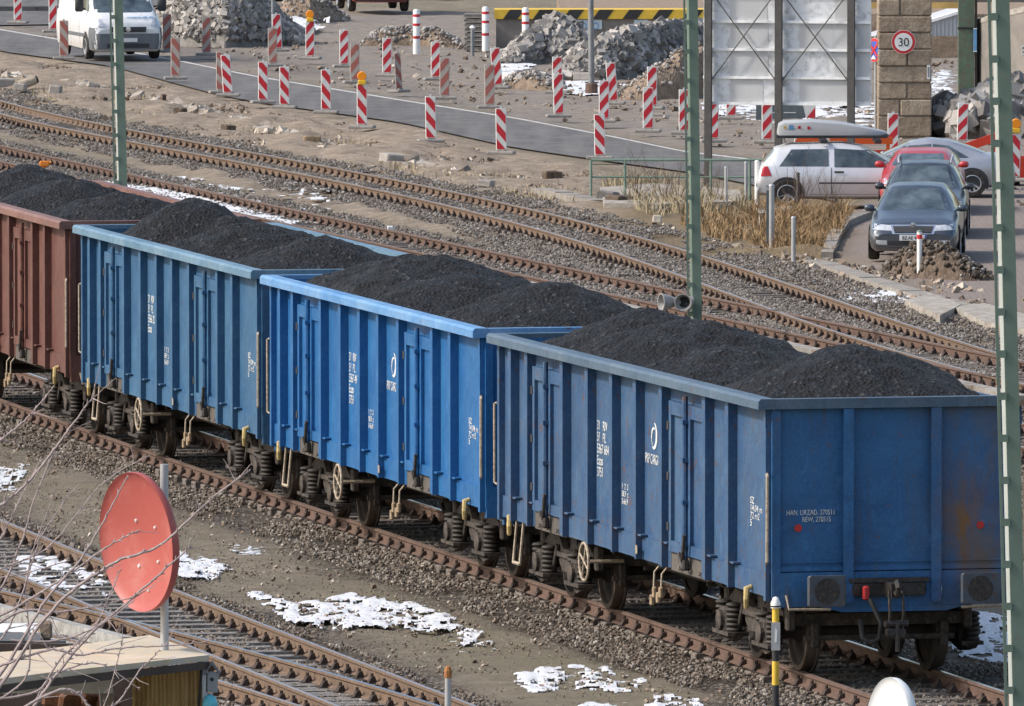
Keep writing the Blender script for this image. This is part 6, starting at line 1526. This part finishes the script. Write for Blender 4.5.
b = MB(); b.prism([(-1.14, -.06), (1.16, -.06), (1.22, .0), (-1.17, .0)], -.39, .39, 'y'); b.build('tray', 'plastic_dark', e)
for x, z, w, mt in ((-.85, .17, .05, 'sign_blue'), (-.68, .17, .03, 'tail_red'), (-.48, .16, .03, 'tail_red'), (-.98, .17, .03, 'beam_ochre')):
    b = MB(); b.cbox((x, -.402, z), (w * 2, .004, w * 2)); b.build('sticker', mt, e)

# --- silver coupe behind, tail to the right
def coupe():
    e = place_car('parked_car', 911, 195, 180, 'silver grey coupe standing crosswise behind the red car')
    h = 1.40; prof = [(2.30, .32, .50, .55, .8, .6), (2.15, .22, .60, .68, .92, .66), (1.7, .2, .72, .82, .98, .70), (1.0, .2, .82, .93, 1, .72), (.75, .2, .86, .97, 1, .74), (.0, .2, .89, h - .08, 1, .62),
                    (-.40, .2, .90, h, 1, .63), (-.85, .2, .91, h - .04, 1, .62), (-1.35, .2, .93, h - .20, 1, .62), (-1.75, .22, .96, 1.04, .99, .66), (-2.2, .26, .95, 1.01, .95, .68), (-2.34, .3, .80, .86, .91, .64), (-2.38, .34, .55, .60, .88, .62)]
    o, bvh = car_body(prof, 1.80, 'body', 'car_silver', e)
    for s in (-1, 1):
        conform('side_window', bvh, [(-1.30, .96), (-.48, .95), (-.48, h - .12), (-.85, h - .16)], 'y', s, 'car_glass', e, 8, 5); conform('side_window', bvh, [(-.44, .94), (.85, .92), (.18, h - .17), (-.44, h - .12)], 'y', s, 'car_glass', e, 8, 5)
        conform('door_gap', bvh, [(-.60, .3), (-.585, .3), (-.585, .92), (-.60, .92)], 'y', s, 'plastic_dark', e, 1, 8, .004)
        conform('tail_light', bvh, [(-2.34, .72), (-2.05, .74), (-2.1, .90), (-2.30, .90)], 'y', s, 'tail_red', e, 5, 4, .01)
        for x in (-1.38, 1.34): arch(bvh, x, .33, s, e); wheel(e, x, s * .81, .325, .215, s, 'alloy', 10)
    conform('windscreen', bvh, [(-.64, .98), (.64, .98), (.54, h - .1), (-.54, h - .1)], 'x', 1, 'car_glass', e, 10, 6); conform('rear_window', bvh, [(-.62, 1.06), (.62, 1.06), (.52, h - .1), (-.52, h - .1)], 'x', -1, 'car_glass', e, 10, 6)
    conform('bumper', bvh, [(-.8, .42), (.8, .42), (.8, .52), (-.8, .52)], 'x', -1, 'plastic_grey', e, 8, 1)
    mirrors(e, .62, .88, .96, 'car_silver'); return e
cp_ = coupe(); cp_.scale = (.93, 1, .88)

# --- white van
def van(x, y, rz, label, paint='van_white', front=True):
    e = empty('delivery_van', G(x, y, .06), R(rz), label, 'van'); h = 2.35; Wd = 2.05; Ln = 5.4
    prof = [(.0, .30, .80, .86, .86, .70), (-.06, .24, .90, 1.02, .93, .78), (-.22, .22, 1.02, 1.20, .98, .80), (-.55, .22, 1.18, 1.36, 1, .82), (-.85, .22, 1.30, 1.55, 1, .82), (-1.45, .22, 1.32, h - .14, 1, .80), (-1.75, .22, 1.32, h, 1, .82), (-3.5, .25, 1.32, h, 1, .83), (-Ln + .1, .28, 1.32, h - .02, 1, .83), (-Ln, .34, 1.3, h - .1, .98, .80)]
    o, bvh = car_body(prof, Wd, 'body', paint, e); hw = Wd / 2
    conform('windscreen', bvh, [(-.86, 1.32), (.86, 1.32), (.72, h - .20), (-.72, h - .20)], 'x', 1, 'car_glass', e, 12, 8)
    bb = [(-hw * .97, .30), (hw * .97, .30), (hw * .97, .74), (-hw * .97, .74)]
    conform('bumper', bvh, bb, 'x', 1, 'plastic_grey', e, 16, 5, .03)
    for s in (-1, 1):
        conform('corner_trim', bvh, [(-.02, .30), (-.52, .30), (-.45, .92), (-.05, .90)], 'y', s, 'plastic_grey', e, 6, 4, .02)
        conform('headlight', bvh, [(s * hw * .62, .94), (s * hw * .94, .94), (s * hw * .92, 1.16), (s * hw * .74, 1.16)], 'x', 1, 'headlamp', e, 6, 5, .02)
        conform('side_window', bvh, [(-.92, 1.36), (-1.75, 1.36), (-1.75, h - .30), (-1.42, h - .30)], 'y', s, 'car_glass', e, 6, 5)
        conform('door_gap', bvh, [(-1.86, .35), (-1.88, .35), (-1.88, 2.1), (-1.86, 2.1)], 'y', s, 'plastic_dark', e, 1, 10, .004); conform('door_gap', bvh, [(-3.2, .35), (-3.22, .35), (-3.22, 2.1), (-3.2, 2.1)], 'y', s, 'plastic_dark', e, 1, 10, .004)
        conform('rub_strip', bvh, [(-1.0, .62), (-3.9, .62), (-3.9, .72), (-1.0, .72)], 'y', s, 'plastic_grey', e, 8, 1, .012)
        for xx in (-.95, -4.4): arch(bvh, xx, .36, s, e); wheel(e, xx, s * (hw - .09), .35, .22, s, 'alloy', 6)
        b = MB(); b.cbox((-1.05, s * (hw + .16), 1.52), (.12, .24, .38), bev=.04); b.tube([(-1.1, s * (hw - .02), 1.4), (-1.07, s * (hw + .1), 1.42)], .03, 6); b.build('mirror', 'plastic_dark', e, smooth=True, angle=50)
    conform('grille', bvh, [(-.50, .78), (.50, .78), (.53, .93), (-.53, .93)], 'x', 1, 'plastic_dark', e, 10, 3, .035)
    b = MB(); b.lathe([(0, 0), (.075, 0), (.07, .02), (0, .025)], 18, 'x', (.06, 0, .86)); b.build('badge', 'chrome', e)
    b = MB(); b.cbox((.05, 0, .56), (.02, .52, .11)); b.build('number_plate', 'plate_white', e)
    conform('lower_intake', bvh, [(-.6, .34), (.6, .34), (.6, .46), (-.6, .46)], 'x', 1, 'plastic_dark', e, 6, 2, .04)
    MT = Matrix.Translation((-.26, .02, 1.145)) @ Matrix(((0, -.7, .7, 0), (1, 0, 0, 0), (0, .75, .7, 0), (0, 0, 0, 1)))
    text('lettering', 'mobile-gb.de', .15, 'sign_blue', e, Matrix.Translation((-.155, .0, 1.17)) @ Matrix(((0, -.86, .5, 0), (1, 0, 0, 0), (0, .5, .86, 0), (0, 0, 0, 1))), 1.0, 'LEFT')
    text('lettering', 'www.mobile', .32, 'sign_blue', e, Matrix.Translation((-2.2, -hw * .96, 1.65)) @ Matrix(((-1, 0, 0, 0), (0, 0, -1, 0), (0, 1, 0, 0), (0, 0, 0, 1))) if False else Matrix.Translation((-3.9, -hw * .965, 1.62)) @ Matrix(((1, 0, 0, 0), (0, 0, -1, 0), (0, 1, 0, 0), (0, 0, 0, 1))), 1.0)
    return e
van(128, 60, -90 + 13, 'white delivery van with dirty sides and blue lettering on the road')
# --- rear of a red vehicle at the top edge
def red_van():
    e = empty('parked_van', G(381, 12, .05), R(-90 + 188), 'red and white van at the top edge seen from behind', 'van'); 
    prof = [(0, .35, .9, 2.1, .93, .8), (.08, .3, .95, 2.2, .98, .84), (2.6, .28, .95, 2.25, 1, .84), (3.6, .28, .95, 1.6, 1, .8), (4.5, .3, .8, .95, .95, .7)]
    o, bvh = car_body(prof, 1.85, 'body', 'car_red', e)
    conform('tailgate', bvh, [(-.72, .62), (.72, .62), (.72, 1.3), (-.72, 1.3)], 'x', -1, 'van_white', e, 8, 4, .02); conform('rear_window', bvh, [(-.66, 1.35), (.66, 1.35), (.6, 1.95), (-.6, 1.95)], 'x', -1, 'car_glass', e, 8, 4, .02)
    conform('bumper', bvh, [(-.85, .35), (.85, .35), (.85, .55), (-.85, .55)], 'x', -1, 'plastic_dark', e, 8, 2, .05)
    for s in (-1, 1):
        conform('tail_light', bvh, [(s * .74, .8), (s * .86, .8), (s * .84, 1.2), (s * .74, 1.2)], 'x', -1, 'tail_red', e, 3, 3, .02)
        for x in (.75, 3.6): arch(bvh, x, .34, s, e); wheel(e, x, s * .835, .33, .22, s, 'alloy', 6)
    return e
red_van()

# ------------------------------------------------------------ dry grass, bushes
mat_plain('straw_blade', (.27, .18, .095), .9, var=.4, scale=4); mat_plain('straw_pale', (.34, .28, .18), .9, var=.3, scale=4); mat_plain('twig_brown', (.12, .075, .055), .9, var=.3)
def blades(name, label, polys, n, hgt, mat, seed, kind='stuff', z=0.0, cat='grass'):
    rs = np.random.RandomState(seed); xs = [p[0] for p in polys]; ys = [p[1] for p in polys]
    P = []
    while len(P) < n:
        a = rs.rand(n) * (max(xs) - min(xs)) + min(xs); c = rs.rand(n) * (max(ys) - min(ys)) + min(ys); k = inpoly(a, c, polys)
        for x, y in zip(a[k], c[k]):
            P.append(G(x, y, z)[:2])
            if len(P) >= n: break
    P = np.array(P); keep = fbm(P[:, 0] * 1.6, P[:, 1] * .5, 3, seed) > .47; P = P[keep]; n = len(P)
    h = hgt * (.25 + rs.rand(n) ** 1.6 * 1.1) * (.5 + fbm(P[:, 0] * 1.1, P[:, 1] * .4, 3, seed + 5)); th = rs.rand(n) * 6.28; ln = h * (rs.rand(n) * 1.3); w = .008 + rs.rand(n) * .010; a = rs.rand(n) * 6.28
    b0 = np.stack([P[:, 0] - np.cos(a) * w, P[:, 1] - np.sin(a) * w, np.full(n, z - .05)], -1); b1 = np.stack([P[:, 0] + np.cos(a) * w, P[:, 1] + np.sin(a) * w, np.full(n, z - .05)], -1)
    m0 = np.stack([P[:, 0] + np.cos(th) * ln * .3, P[:, 1] + np.sin(th) * ln * .3, z + h * .6], -1); t0 = np.stack([P[:, 0] + np.cos(th) * ln, P[:, 1] + np.sin(th) * ln, z + h], -1)
    da = np.stack([np.cos(a) * w * .7, np.sin(a) * w * .7, np.zeros(n)], -1)
    v = np.stack([b0, b1, m0 + da, m0 - da, t0 + da * .2, t0 - da * .2], 1).reshape(-1, 3); k = np.arange(n)[:, None] * 6
    f = np.concatenate([k + np.array([[0, 1, 2, 3]]), k + np.array([[3, 2, 4, 5]])]); o = npmesh(name, v, f, mat); tag(o, label, cat, kind=kind); return o
blades('dry_grass', 'dry straw coloured grass between the hatchback and the far track', [(690, 204), (760, 204), (852, 212), (846, 224), (832, 256), (770, 250), (715, 238), (680, 222)], 6500, .18, 'straw_blade', 5)
blades('tall_dry_grass', 'tall golden dry grass before the hatchback wheel', [(756, 216), (850, 214), (846, 228), (832, 250), (776, 250), (740, 230)], 8000, .34, 'straw_blade', 6)
blades('pale_grass', 'pale withered grass around the foot of the railing', [(600, 188), (700, 186), (760, 205), (740, 222), (640, 215)], 5000, .3, 'straw_pale', 7)
blades('weeds', 'thin dry weeds on the sandy bank and the worn verge', [(0, 92), (256, 140), (500, 196), (600, 210), (600, 190), (480, 170), (256, 118), (0, 66)], 2600, .12, 'straw_pale', 8)
def bush(name, x, y, label, n, h, seed, spread=.5):
    rs = random.Random(seed); b = MB(); g = G(x, y, 0)
    def grow(p, d, L_, r, lv):
        pts = [p]; q = p; rr = [r]
        for k in range(4):
            d = (d + Vector((rs.uniform(-.16, .16), rs.uniform(-.16, .16), rs.uniform(-.02, .12)))).normalized(); q = q + d * (L_ / 4); pts.append(q); rr.append(r * (1 - .2 * (k + 1)))
            if lv > 0 and rs.random() < .75: grow(q, (d + Vector((rs.uniform(-.7, .7), rs.uniform(-.7, .7), rs.uniform(0, .4)))).normalized(), L_ * rs.uniform(.35, .6), r * .55, lv - 1)
        b.tube(pts, rr, 4, cap=False)
    for i in range(n): grow(Vector((rs.uniform(-.1, .1), rs.uniform(-.1, .1), -.05)), Vector((rs.uniform(-spread, spread), rs.uniform(-spread, spread), 1)).normalized(), h * rs.uniform(.6, 1), .009, 2)
    o = b.build(name, 'twig_brown'); o.location = g; tag(o, label, 'bush', 'bare bushes by the railing'); return o
bush('bare_bush', 640, 204, 'bare twiggy bush before the middle of the green railing', 9, 1.0, 1)
bush('bare_bush', 663, 208, 'spiky bare bush left of the middle mast foot', 10, .9, 2); bush('bare_bush', 680, 206, 'bare bush partly behind the middle mast', 9, .9, 3)
bush('bare_bush', 716, 206, 'bare bush right of the middle mast below the railing', 8, .8, 4); bush('bare_bush', 800, 214, 'sparse bush in front of the hatchback door', 9, 1.3, 5); bush('bare_bush', 830, 215, 'low sparse bush by the hatchback sill', 6, .7, 6)
# ------------------------------------------------------------ foreground: roof with shed, dishes and branches
DF = 75.0
mat_plain('dish_red', (.36, .082, .07), .5, var=.06, scale=2, dirt=(.40, .14, .12), dirt_amt=.3); mat_plain('dish_white', (.72, .72, .71), .45, var=.05)
mat_plain('bolt', (.75, .72, .70), .4, .5); mat_plain('plywood', (.52, .42, .29), .8, var=.18, scale=3, dirt=(.42, .40, .37), dirt_amt=.5); mat_plain('roof_felt', (.13, .135, .14), .9)
mat_plain('render_wall', (.42, .40, .36), .9, var=.1, scale=1, dirt=(.25, .23, .2)); mat_plain('dark_wood', (.07, .05, .04), .9); mat_plain('bark', (.33, .26, .25), .8, var=.35, scale=30, dirt=(.40, .34, .33), dirt_amt=.5)
# the building block below (its flat top carries everything in the foreground)
b = MB(); b.box(-6.5, 5.5, 72.0, 80.0, -.2, 4.75); e = empty('flat_roofed_building', (0, 0, 0), 0, 'flat roofed building below the frame carrying the shed and the dishes', 'building'); b.build('wall', 'render_wall', e)
b = MB(); b.box(-6.6, 5.6, 71.9, 80.1, 4.752, 4.85); b.build('roof', 'roof_felt', e)
def dish(name, cxp, cyp, r, D, yaw, tilt, mat, label, pole_px, deep=.10, asp=1.0):
    p = V(cxp, cyp, D); e = empty(name, p, 0, label, 'satellite dish')
    # axis along local -y (towards us), then turned
    prof_f = [(0, deep * .8)] + [(r * t, deep * .8 * (1 - t * t)) for t in (.25, .5, .7, .85, .96)] + [(r, -.012), (r * 1.005, .0), (r, .03)]
    prof_b = [(r * .96, .05), (r * .7, deep * .8 * .5 + .05), (0, deep * .8 + .05)]
    b = MB(); b.lathe([(q, -h) for q, h in [(a, -c) for a, c in prof_f + prof_b]], 56, 'y'); o = b.build('reflector', mat, e, smooth=True, angle=45)
    o.scale = (asp, 1, 1); o.rotation_euler = (R(tilt), 0, R(yaw))
    M = Matrix.Rotation(R(yaw), 4, 'Z') @ Matrix.Rotation(R(tilt), 4, 'X')
    for bx_, bz_ in ((-.10, .12), (.12, .09), (-.09, -.16), (.04, -.30), (.14, -.12)):
        if mat != 'dish_red': break
        h = deep * .8 * (1 - (bx_ ** 2 + bz_ ** 2) / r ** 2); q = MB(); q.lathe([(0, -.012), (.010, -.010), (.013, 0)], 8, 'y', (bx_, h, bz_)); oo = q.build('bolt', 'bolt', o)
    pz = V(pole_px[0], pole_px[1], D)
    b = MB(); xx = pz[0] - p[0]; b.tube([(xx, .16, 4.84 - p[2]), (xx, .16, pz[2] - p[2])], .0265, 14); b.build('pole', 'galvanised', e, smooth=True, angle=50)
    b = MB(); b.cbox((xx * .82, .15, -.02), (abs(xx) * .36 + .03, .06, .10), bev=.012); b.build('bracket', 'galvanised', e); return e
dish('satellite_dish', 137.5, 542, .43, 75.2, -57, 4, 'dish_red', 'round faded red satellite dish on a grey pole above the shed', (163.5, 466), .09)
dish('satellite_dish', 889, 728, .31, 75.0, -66, -4, 'dish_white', 'small white satellite dish peeking in at the bottom edge', (893, 712), .05)
# shed
e = empty('roof_shed', (0, 0, 0), 0, 'low shed with a pale plywood roof and yellowish ribbed plastic wall', 'shed')
def rp(x, y, z): t = G(x, y, z); return t
zr = V(209, 655, DF)[2]
A_, B_, C_, D_ = rp(209, 655, zr), rp(150, 635, zr), rp(-40, 655, zr), rp(-40, 684, zr)
mid1, mid2 = rp(53, 672, zr), rp(53, 648, zr)
b = MB(); poly = [(p[0], p[1]) for p in (A_, B_, mid2, C_, D_, mid1)]
b.prism(poly, zr - .035, zr, 'z'); b.build('plywood_roof', 'plywood', e)
# dark fascia along the front edge
b = MB(); 
for p, q in ((D_, mid1), (mid1, A_)):
    b.add([(p[0], p[1] - .02, zr - .04), (q[0], q[1] - .02, zr - .04), (q[0], q[1] + .02, zr - .04), (p[0], p[1] + .02, zr - .04), (p[0], p[1] - .02, zr - .085), (q[0], q[1] - .02, zr - .085), (q[0], q[1] + .02, zr - .085), (p[0], p[1] + .02, zr - .085)],
          [(0, 3, 2, 1), (4, 5, 6, 7), (0, 1, 5, 4), (1, 2, 6, 5), (2, 3, 7, 6), (3, 0, 4, 7)])
b.build('fascia', 'dark_wood', e)
m, nt, bs = nmat('polycarbonate'); v = coords(nt, (1, 1, 1)); wv = nt.nodes.new('ShaderNodeTexWave'); wv.inputs['Scale'].default_value = 9; wv.inputs['Distortion'].default_value = 1.2; L(nt, v, wv.inputs[0])
c = ramp(nt, noisen(nt, coords(nt, (9, 9, .6)), 1.6, 5, .7), [(.3, (.30, .20, .08)), (.5, (.66, .50, .25)), (.72, (.85, .74, .50))]); L(nt, c, bs.inputs['Base Color']); bs.inputs['Roughness'].default_value = .35
tr = nt.nodes.new('ShaderNodeBsdfTranslucent'); L(nt, c, tr.inputs[0]); mx = nt.nodes.new('ShaderNodeMixShader'); mx.inputs[0].default_value = .6
L(nt, bs.outputs[0], mx.inputs[1]); L(nt, tr.outputs[0], mx.inputs[2]); L(nt, mx.outputs[0], [n for n in nt.nodes if n.type == 'OUTPUT_MATERIAL'][0].inputs[0])
b = MB(); xl, xr = V(131, 0, DF)[0], V(201, 0, DF)[0]; n = 64
pts = []
for i in range(n + 1): x = xl + (xr - xl) * i / n; pts.append((x, DF + .02 + .012 * math.sin(i * 2 * math.pi / 4)))
for i in range(n): b.quad((pts[i][0], pts[i][1], 4.85), (pts[i + 1][0], pts[i + 1][1], 4.85), (pts[i + 1][0], pts[i + 1][1], zr - .09), (pts[i][0], pts[i][1], zr - .09)); b.build('ribbed_wall', 'polycarbonate', e)
b = MB(); b.box(V(201.5, 0, DF)[0], V(206.5, 0, DF)[0], DF - .03, DF + .05, 4.85, zr - .036); b.build('corner_post', 'galvanised', e)
b = MB(); b.tube([(V(199, 0, DF)[0], DF - .04, 4.85), (V(198, 0, DF)[0], DF - .04, zr - .3), (V(201, 0, DF)[0], DF - .04, zr - .05)], .010, 6); b.build('cable', 'rubber', e)
xw = V(-60, 0, DF)[0]
b = MB(); b.box(xw, xl - .01, DF + 1.3, DF + 1.35, 4.85, zr - .04); b.build('back_wall', 'dark_wood', e)
b = MB(); b.box(xw, xl - .12, DF + .05, DF + .10, zr - .24, zr - .09); b.build('under_board', 'render_wall', e)
b = MB(); b.box(V(107, 0, DF)[0], V(133, 0, DF)[0], DF - .02, DF + .03, V(0, 679, DF)[2], V(0, 675, DF)[2]); b.build('small_shelf', 'plywood', e)
b = MB(); b.box(V(98, 0, DF)[0], V(112, 0, DF)[0], DF + .11, DF + .2, 4.85, zr - .1); b.build('post', 'lining', e)
mat_plain('junk_orange', (.13, .055, .025), .7, var=.5, scale=20)
for i, (x, y, d) in enumerate(((55, 700, .10), (72, 703, .12), (90, 701, .09), (108, 704, .1))):
    b = MB(); b.cbox((0, 0, 0), (d * 1.6, d, d), bev=.02); o = b.build('firewood', 'junk_orange'); o.location = V(x, y, DF + .5); o.location.z = max(o.location.z, 4.9)
    o.rotation_euler = (R(10 * i), R(7), R(20 * i)); tag(o, 'orange brown wood piece in the dark under the shed roof, number %s from the left' % ['one', 'two', 'three', 'four'][i], 'firewood', 'wood pieces under the shed')
    o['label'] = ['leftmost orange brown wood piece in the dark under the shed roof', 'second orange brown wood piece from the left under the shed roof', 'third orange brown wood piece from the left under the shed roof', 'orange brown wood piece closest to the shed post'][i]
    b = MB(); b.cbox((0, 0, 0), (.3, .3, o.location.z - 4.85), bev=.01)
# firewood rests on a shelf
b = MB(); b.box(V(40, 0, DF)[0], V(125, 0, DF)[0], DF + .35, DF + .65, 4.86, 5.62); b.build('low_cupboard', 'dark_wood', e)
mat_plain('sleeper_pale', (.33, .32, .30), .9, var=.3, scale=4, dirt=(.15, .14, .12))
# stuff left of the shed: beam, white board, grey rail timbers
e = empty('dark_beam', (0, 0, 0), 0, 'dark grey weathered beam lying behind the plywood roof at left', 'beam'); Dm = 76.8
b = MB(); b.box(V(-60, 0, Dm)[0], V(64, 0, Dm)[0], Dm, Dm + .12, V(0, 652, Dm)[2], V(0, 641, Dm)[2]); o = b.build('timber', 'roof_felt', e); 
for xx in (-30, 55): b = MB(); b.box(V(xx, 0, Dm)[0], V(xx + 8, 0, Dm)[0], Dm + .02, Dm + .10, 4.85, V(0, 652.2, Dm)[2]); b.build('post', 'roof_felt', e)
e = empty('white_board', (0, 0, 0), 0, 'bright white board lying on the dark beam at the left edge', 'board')
b = MB(); z1 = V(0, 641, Dm)[2]; b.box(V(-60, 0, Dm)[0], V(39, 0, Dm)[0], Dm - .01, Dm + .75, z1 + .002, z1 + .05); b.build('panel', 'dish_white', e); b = MB(); b.box(V(-60, 0, Dm)[0], V(39.5, 0, Dm)[0], Dm - .02, Dm - .011, z1 + .002, z1 + .055); b.build('edge', 'galvanised', e)
o = MB(); o.cbox((0, 0, 0), (.09, .09, .12), bev=.015); k = o.build('brick', 'earth_tan'); k.location = V(45, 629, Dm + .1); k.location.z = z1 + .06; tag(k, 'brown brick standing right of the white board', 'brick')
# bird house and blue bird shaped thing at the shed corner
e = empty('bird_house', V(212, 679, DF), 0, 'small grey pointed bird house at the right corner of the shed', 'bird house')
b = MB(); b.prism([(-.035, -.08), (.035, -.08), (.035, .04), (-.035, .04)], -.03, .05, 'y'); b.build('box', 'post_grey', e)
b = MB(); b.prism([(-.05, .035), (0, .11), (.05, .035), (.045, .025), (0, .095), (-.045, .025)], -.045, .065, 'y'); b.build('roof', 'roof_felt', e)
b = MB(); b.lathe([(0, 0), (.012, 0), (.012, .003), (0, .003)], 10, 'y', (0, -.034, -.0)); b.build('hole', 'rubber', e); b = MB(); b.box(-.08, -.036, -.01, .01, -.05, -.03); b.build('bracket', 'galvanised', e)
e = empty('blue_ornament', V(210, 702, DF - .05), 0, 'small turquoise blue ornament below the bird house', 'ornament')
b = MB(); b.lathe([(0, -.06), (.04, -.05), (.05, -.01), (.035, .03), (.015, .045), (0, .05)], 16, 'z'); b.build('body', mat_plain('turquoise', (.10, .42, .50), .35), e, smooth=True); b = MB(); b.tube([(0, 0, -.06), (0, .0, 4.85 - e.location.z)], .008, 6); b.build('stick', 'galvanised', e)
# grey timbers on the ground by the nearest track
for i, (p0, p1, w_, lb) in enumerate((((-20, 600), (128, 637), .16, 'long grey timber beside the nearest track, farthest of the three by the shed'), ((-20, 622), (104, 652), .2, 'middle one of the three long grey timbers by the shed'), ((-20, 634), (60, 655), .15, 'nearest of the three long grey timbers by the shed'))):
    a, c = Vector(G(*p0, .16)), Vector(G(*p1, .16)); d = (c - a); q = Vector((-d.y, d.x, 0)).normalized() * w_ / 2; b = MB()
    vs = [a - q, c - q, c + q, a + q]; b.add([(p.x, p.y, -.02) for p in vs] + [(p.x, p.y, .16) for p in vs], [(0, 3, 2, 1), (4, 5, 6, 7), (0, 1, 5, 4), (1, 2, 6, 5), (2, 3, 7, 6), (3, 0, 4, 7)])
    o = b.build('timber', 'sleeper_pale'); tag(o, lb, 'timber')
# ------------------------------------------------------------ bare branches
def branch(b, pts, r0, r1, D, seed, twigs=True, dd=.0):
    rs = random.Random(seed); P = []
    m = 9 * (len(pts) - 1)
    for i in range(m + 1):
        t = i / m * (len(pts) - 1); k = min(int(t), len(pts) - 2); u = t - k
        p0 = pts[max(k - 1, 0)]; p1 = pts[k]; p2 = pts[k + 1]; p3 = pts[min(k + 2, len(pts) - 1)]
        c = [0.5 * ((2 * p1[j]) + (-p0[j] + p2[j]) * u + (2 * p0[j] - 5 * p1[j] + 4 * p2[j] - p3[j]) * u * u + (-p0[j] + 3 * p1[j] - 3 * p2[j] + p3[j]) * u ** 3) for j in (0, 1)]
        P.append(Vector(V(c[0] + rs.uniform(-.6, .6), c[1] + rs.uniform(-.6, .6), D + dd * i / m)))
    rr = [r0 + (r1 - r0) * i / m for i in range(m + 1)]
    b.tube(P, rr, 6)
    for i in range(2, m):
        if rs.random() < .55:   # buds
            d = (P[i + 1] - P[i - 1]).normalized(); s = Vector((rs.uniform(-1, 1), rs.uniform(-.6, .6), rs.uniform(-.3, 1))); s = (s - d * s.dot(d)).normalized()
            L_ = rs.uniform(.012, .03); b.tube([P[i], P[i] + (s + d * .8).normalized() * L_], [rr[i] * .9 + .001, .001], 5)
        if twigs and rs.random() < .16:
            d = (P[i + 1] - P[i - 1]).normalized(); s = Vector((rs.uniform(-1, 1), rs.uniform(-.3, .3), rs.uniform(-.5, 1))).normalized(); q = P[i]; L_ = rs.uniform(.06, .22); T = [q]
            for k in range(3): q = q + (d * .6 + s).normalized() * L_ / 3 + Vector((rs.uniform(-.006, .006), 0, rs.uniform(-.006, .006))); T.append(q)
            b.tube(T, [rr[i] * .55 + .0008, .0022, .0018, .0012], 5)
D0 = 68.0
e = empty('bare_shrub', (V(-90, 0, D0)[0], D0, 0), 0, 'bare twiggy shrub reaching in from the lower left, reddish grey branches', 'shrub')
LB = [([(-60, 760), (0, 686), (52, 610), (110, 565), (160, 545), (210, 500), (250, 470)], .012, .003), ([(-40, 735), (10, 660), (46, 600), (80, 560), (104, 520), (128, 475)], .011, .0025), ([(20, 730), (34, 706), (80, 645), (130, 600), (180, 556), (190, 546)], .010, .003),
      ([(-60, 640), (0, 616), (60, 580), (110, 545), (140, 530)], .009, .0025), ([(36, 700), (60, 660), (95, 625), (110, 595), (120, 570)], .007, .002), ([(-60, 690), (-10, 670), (48, 650), (80, 655), (120, 648), (178, 645), (210, 641)], .008, .002),
      ([(-80, 560), (-20, 520), (20, 490), (48, 458), (72, 425), (94, 396)], .011, .003), ([(-40, 640), (0, 590), (22, 540), (34, 500), (52, 455)], .008, .0025), ([(-60, 600), (-5, 545), (10, 520), (42, 456)], .007, .002),
      ([(-30, 700), (30, 694), (60, 672), (100, 664), (140, 690)], .008, .002), ([(60, 720), (112, 706), (140, 670), (160, 650)], .007, .002), ([(-60, 610), (0, 570), (50, 545), (104, 482), (150, 455)], .006, .0018), ([(-40, 650), (20, 612), (60, 612), (96, 606), (140, 595)], .009, .002),
      ([(-60, 570), (-10, 578), (30, 572), (70, 560)], .006, .0018), ([(-20, 710), (24, 680), (30, 640), (26, 600), (30, 560), (44, 520), (56, 490)], .006, .0018), ([(0, 720), (60, 690), (84, 700), (90, 720)], .009, .004), ([(10, 640), (60, 640), (100, 625), (135, 600)], .006, .002),
      ([(-50, 470), (0, 440), (30, 415), (55, 385)], .008, .002), ([(100, 720), (118, 660), (122, 640)], .004, .0015), ([(-40, 666), (0, 640), (20, 600), (40, 540), (62, 505), (70, 490)], .007, .002)]
for i, (pts, r0, r1) in enumerate(LB):
    b = MB(); branch(b, pts, r0 * 1.15, r1 * 1.5, D0 + (i % 5) * .35, 40 + i); b.build('branch', 'bark', e).location = (-e.location.x, -e.location.y, 0)
b = MB(); r_ = Vector(e.location)
b.tube([(0, 0, -.1), (.1, .2, 2.0), (-.1, .5, 4.0), (.15, .7, 5.2)], [.09, .07, .05, .03], 10)
for i in range(9):
    a = rnd.uniform(-.4, .4); p = Vector(V(-60, 640 + i * 12, D0 + (i % 5) * .35)); b.tube([(.1 + a * .3, .6, 4.6), tuple((p - r_) * .6 + Vector((.1, .5, 4.6)) * .4 + Vector((0, 0, r_.z))), tuple(p - r_)], [.03, .02, .012], 7)
b.build('trunk', 'bark', e)
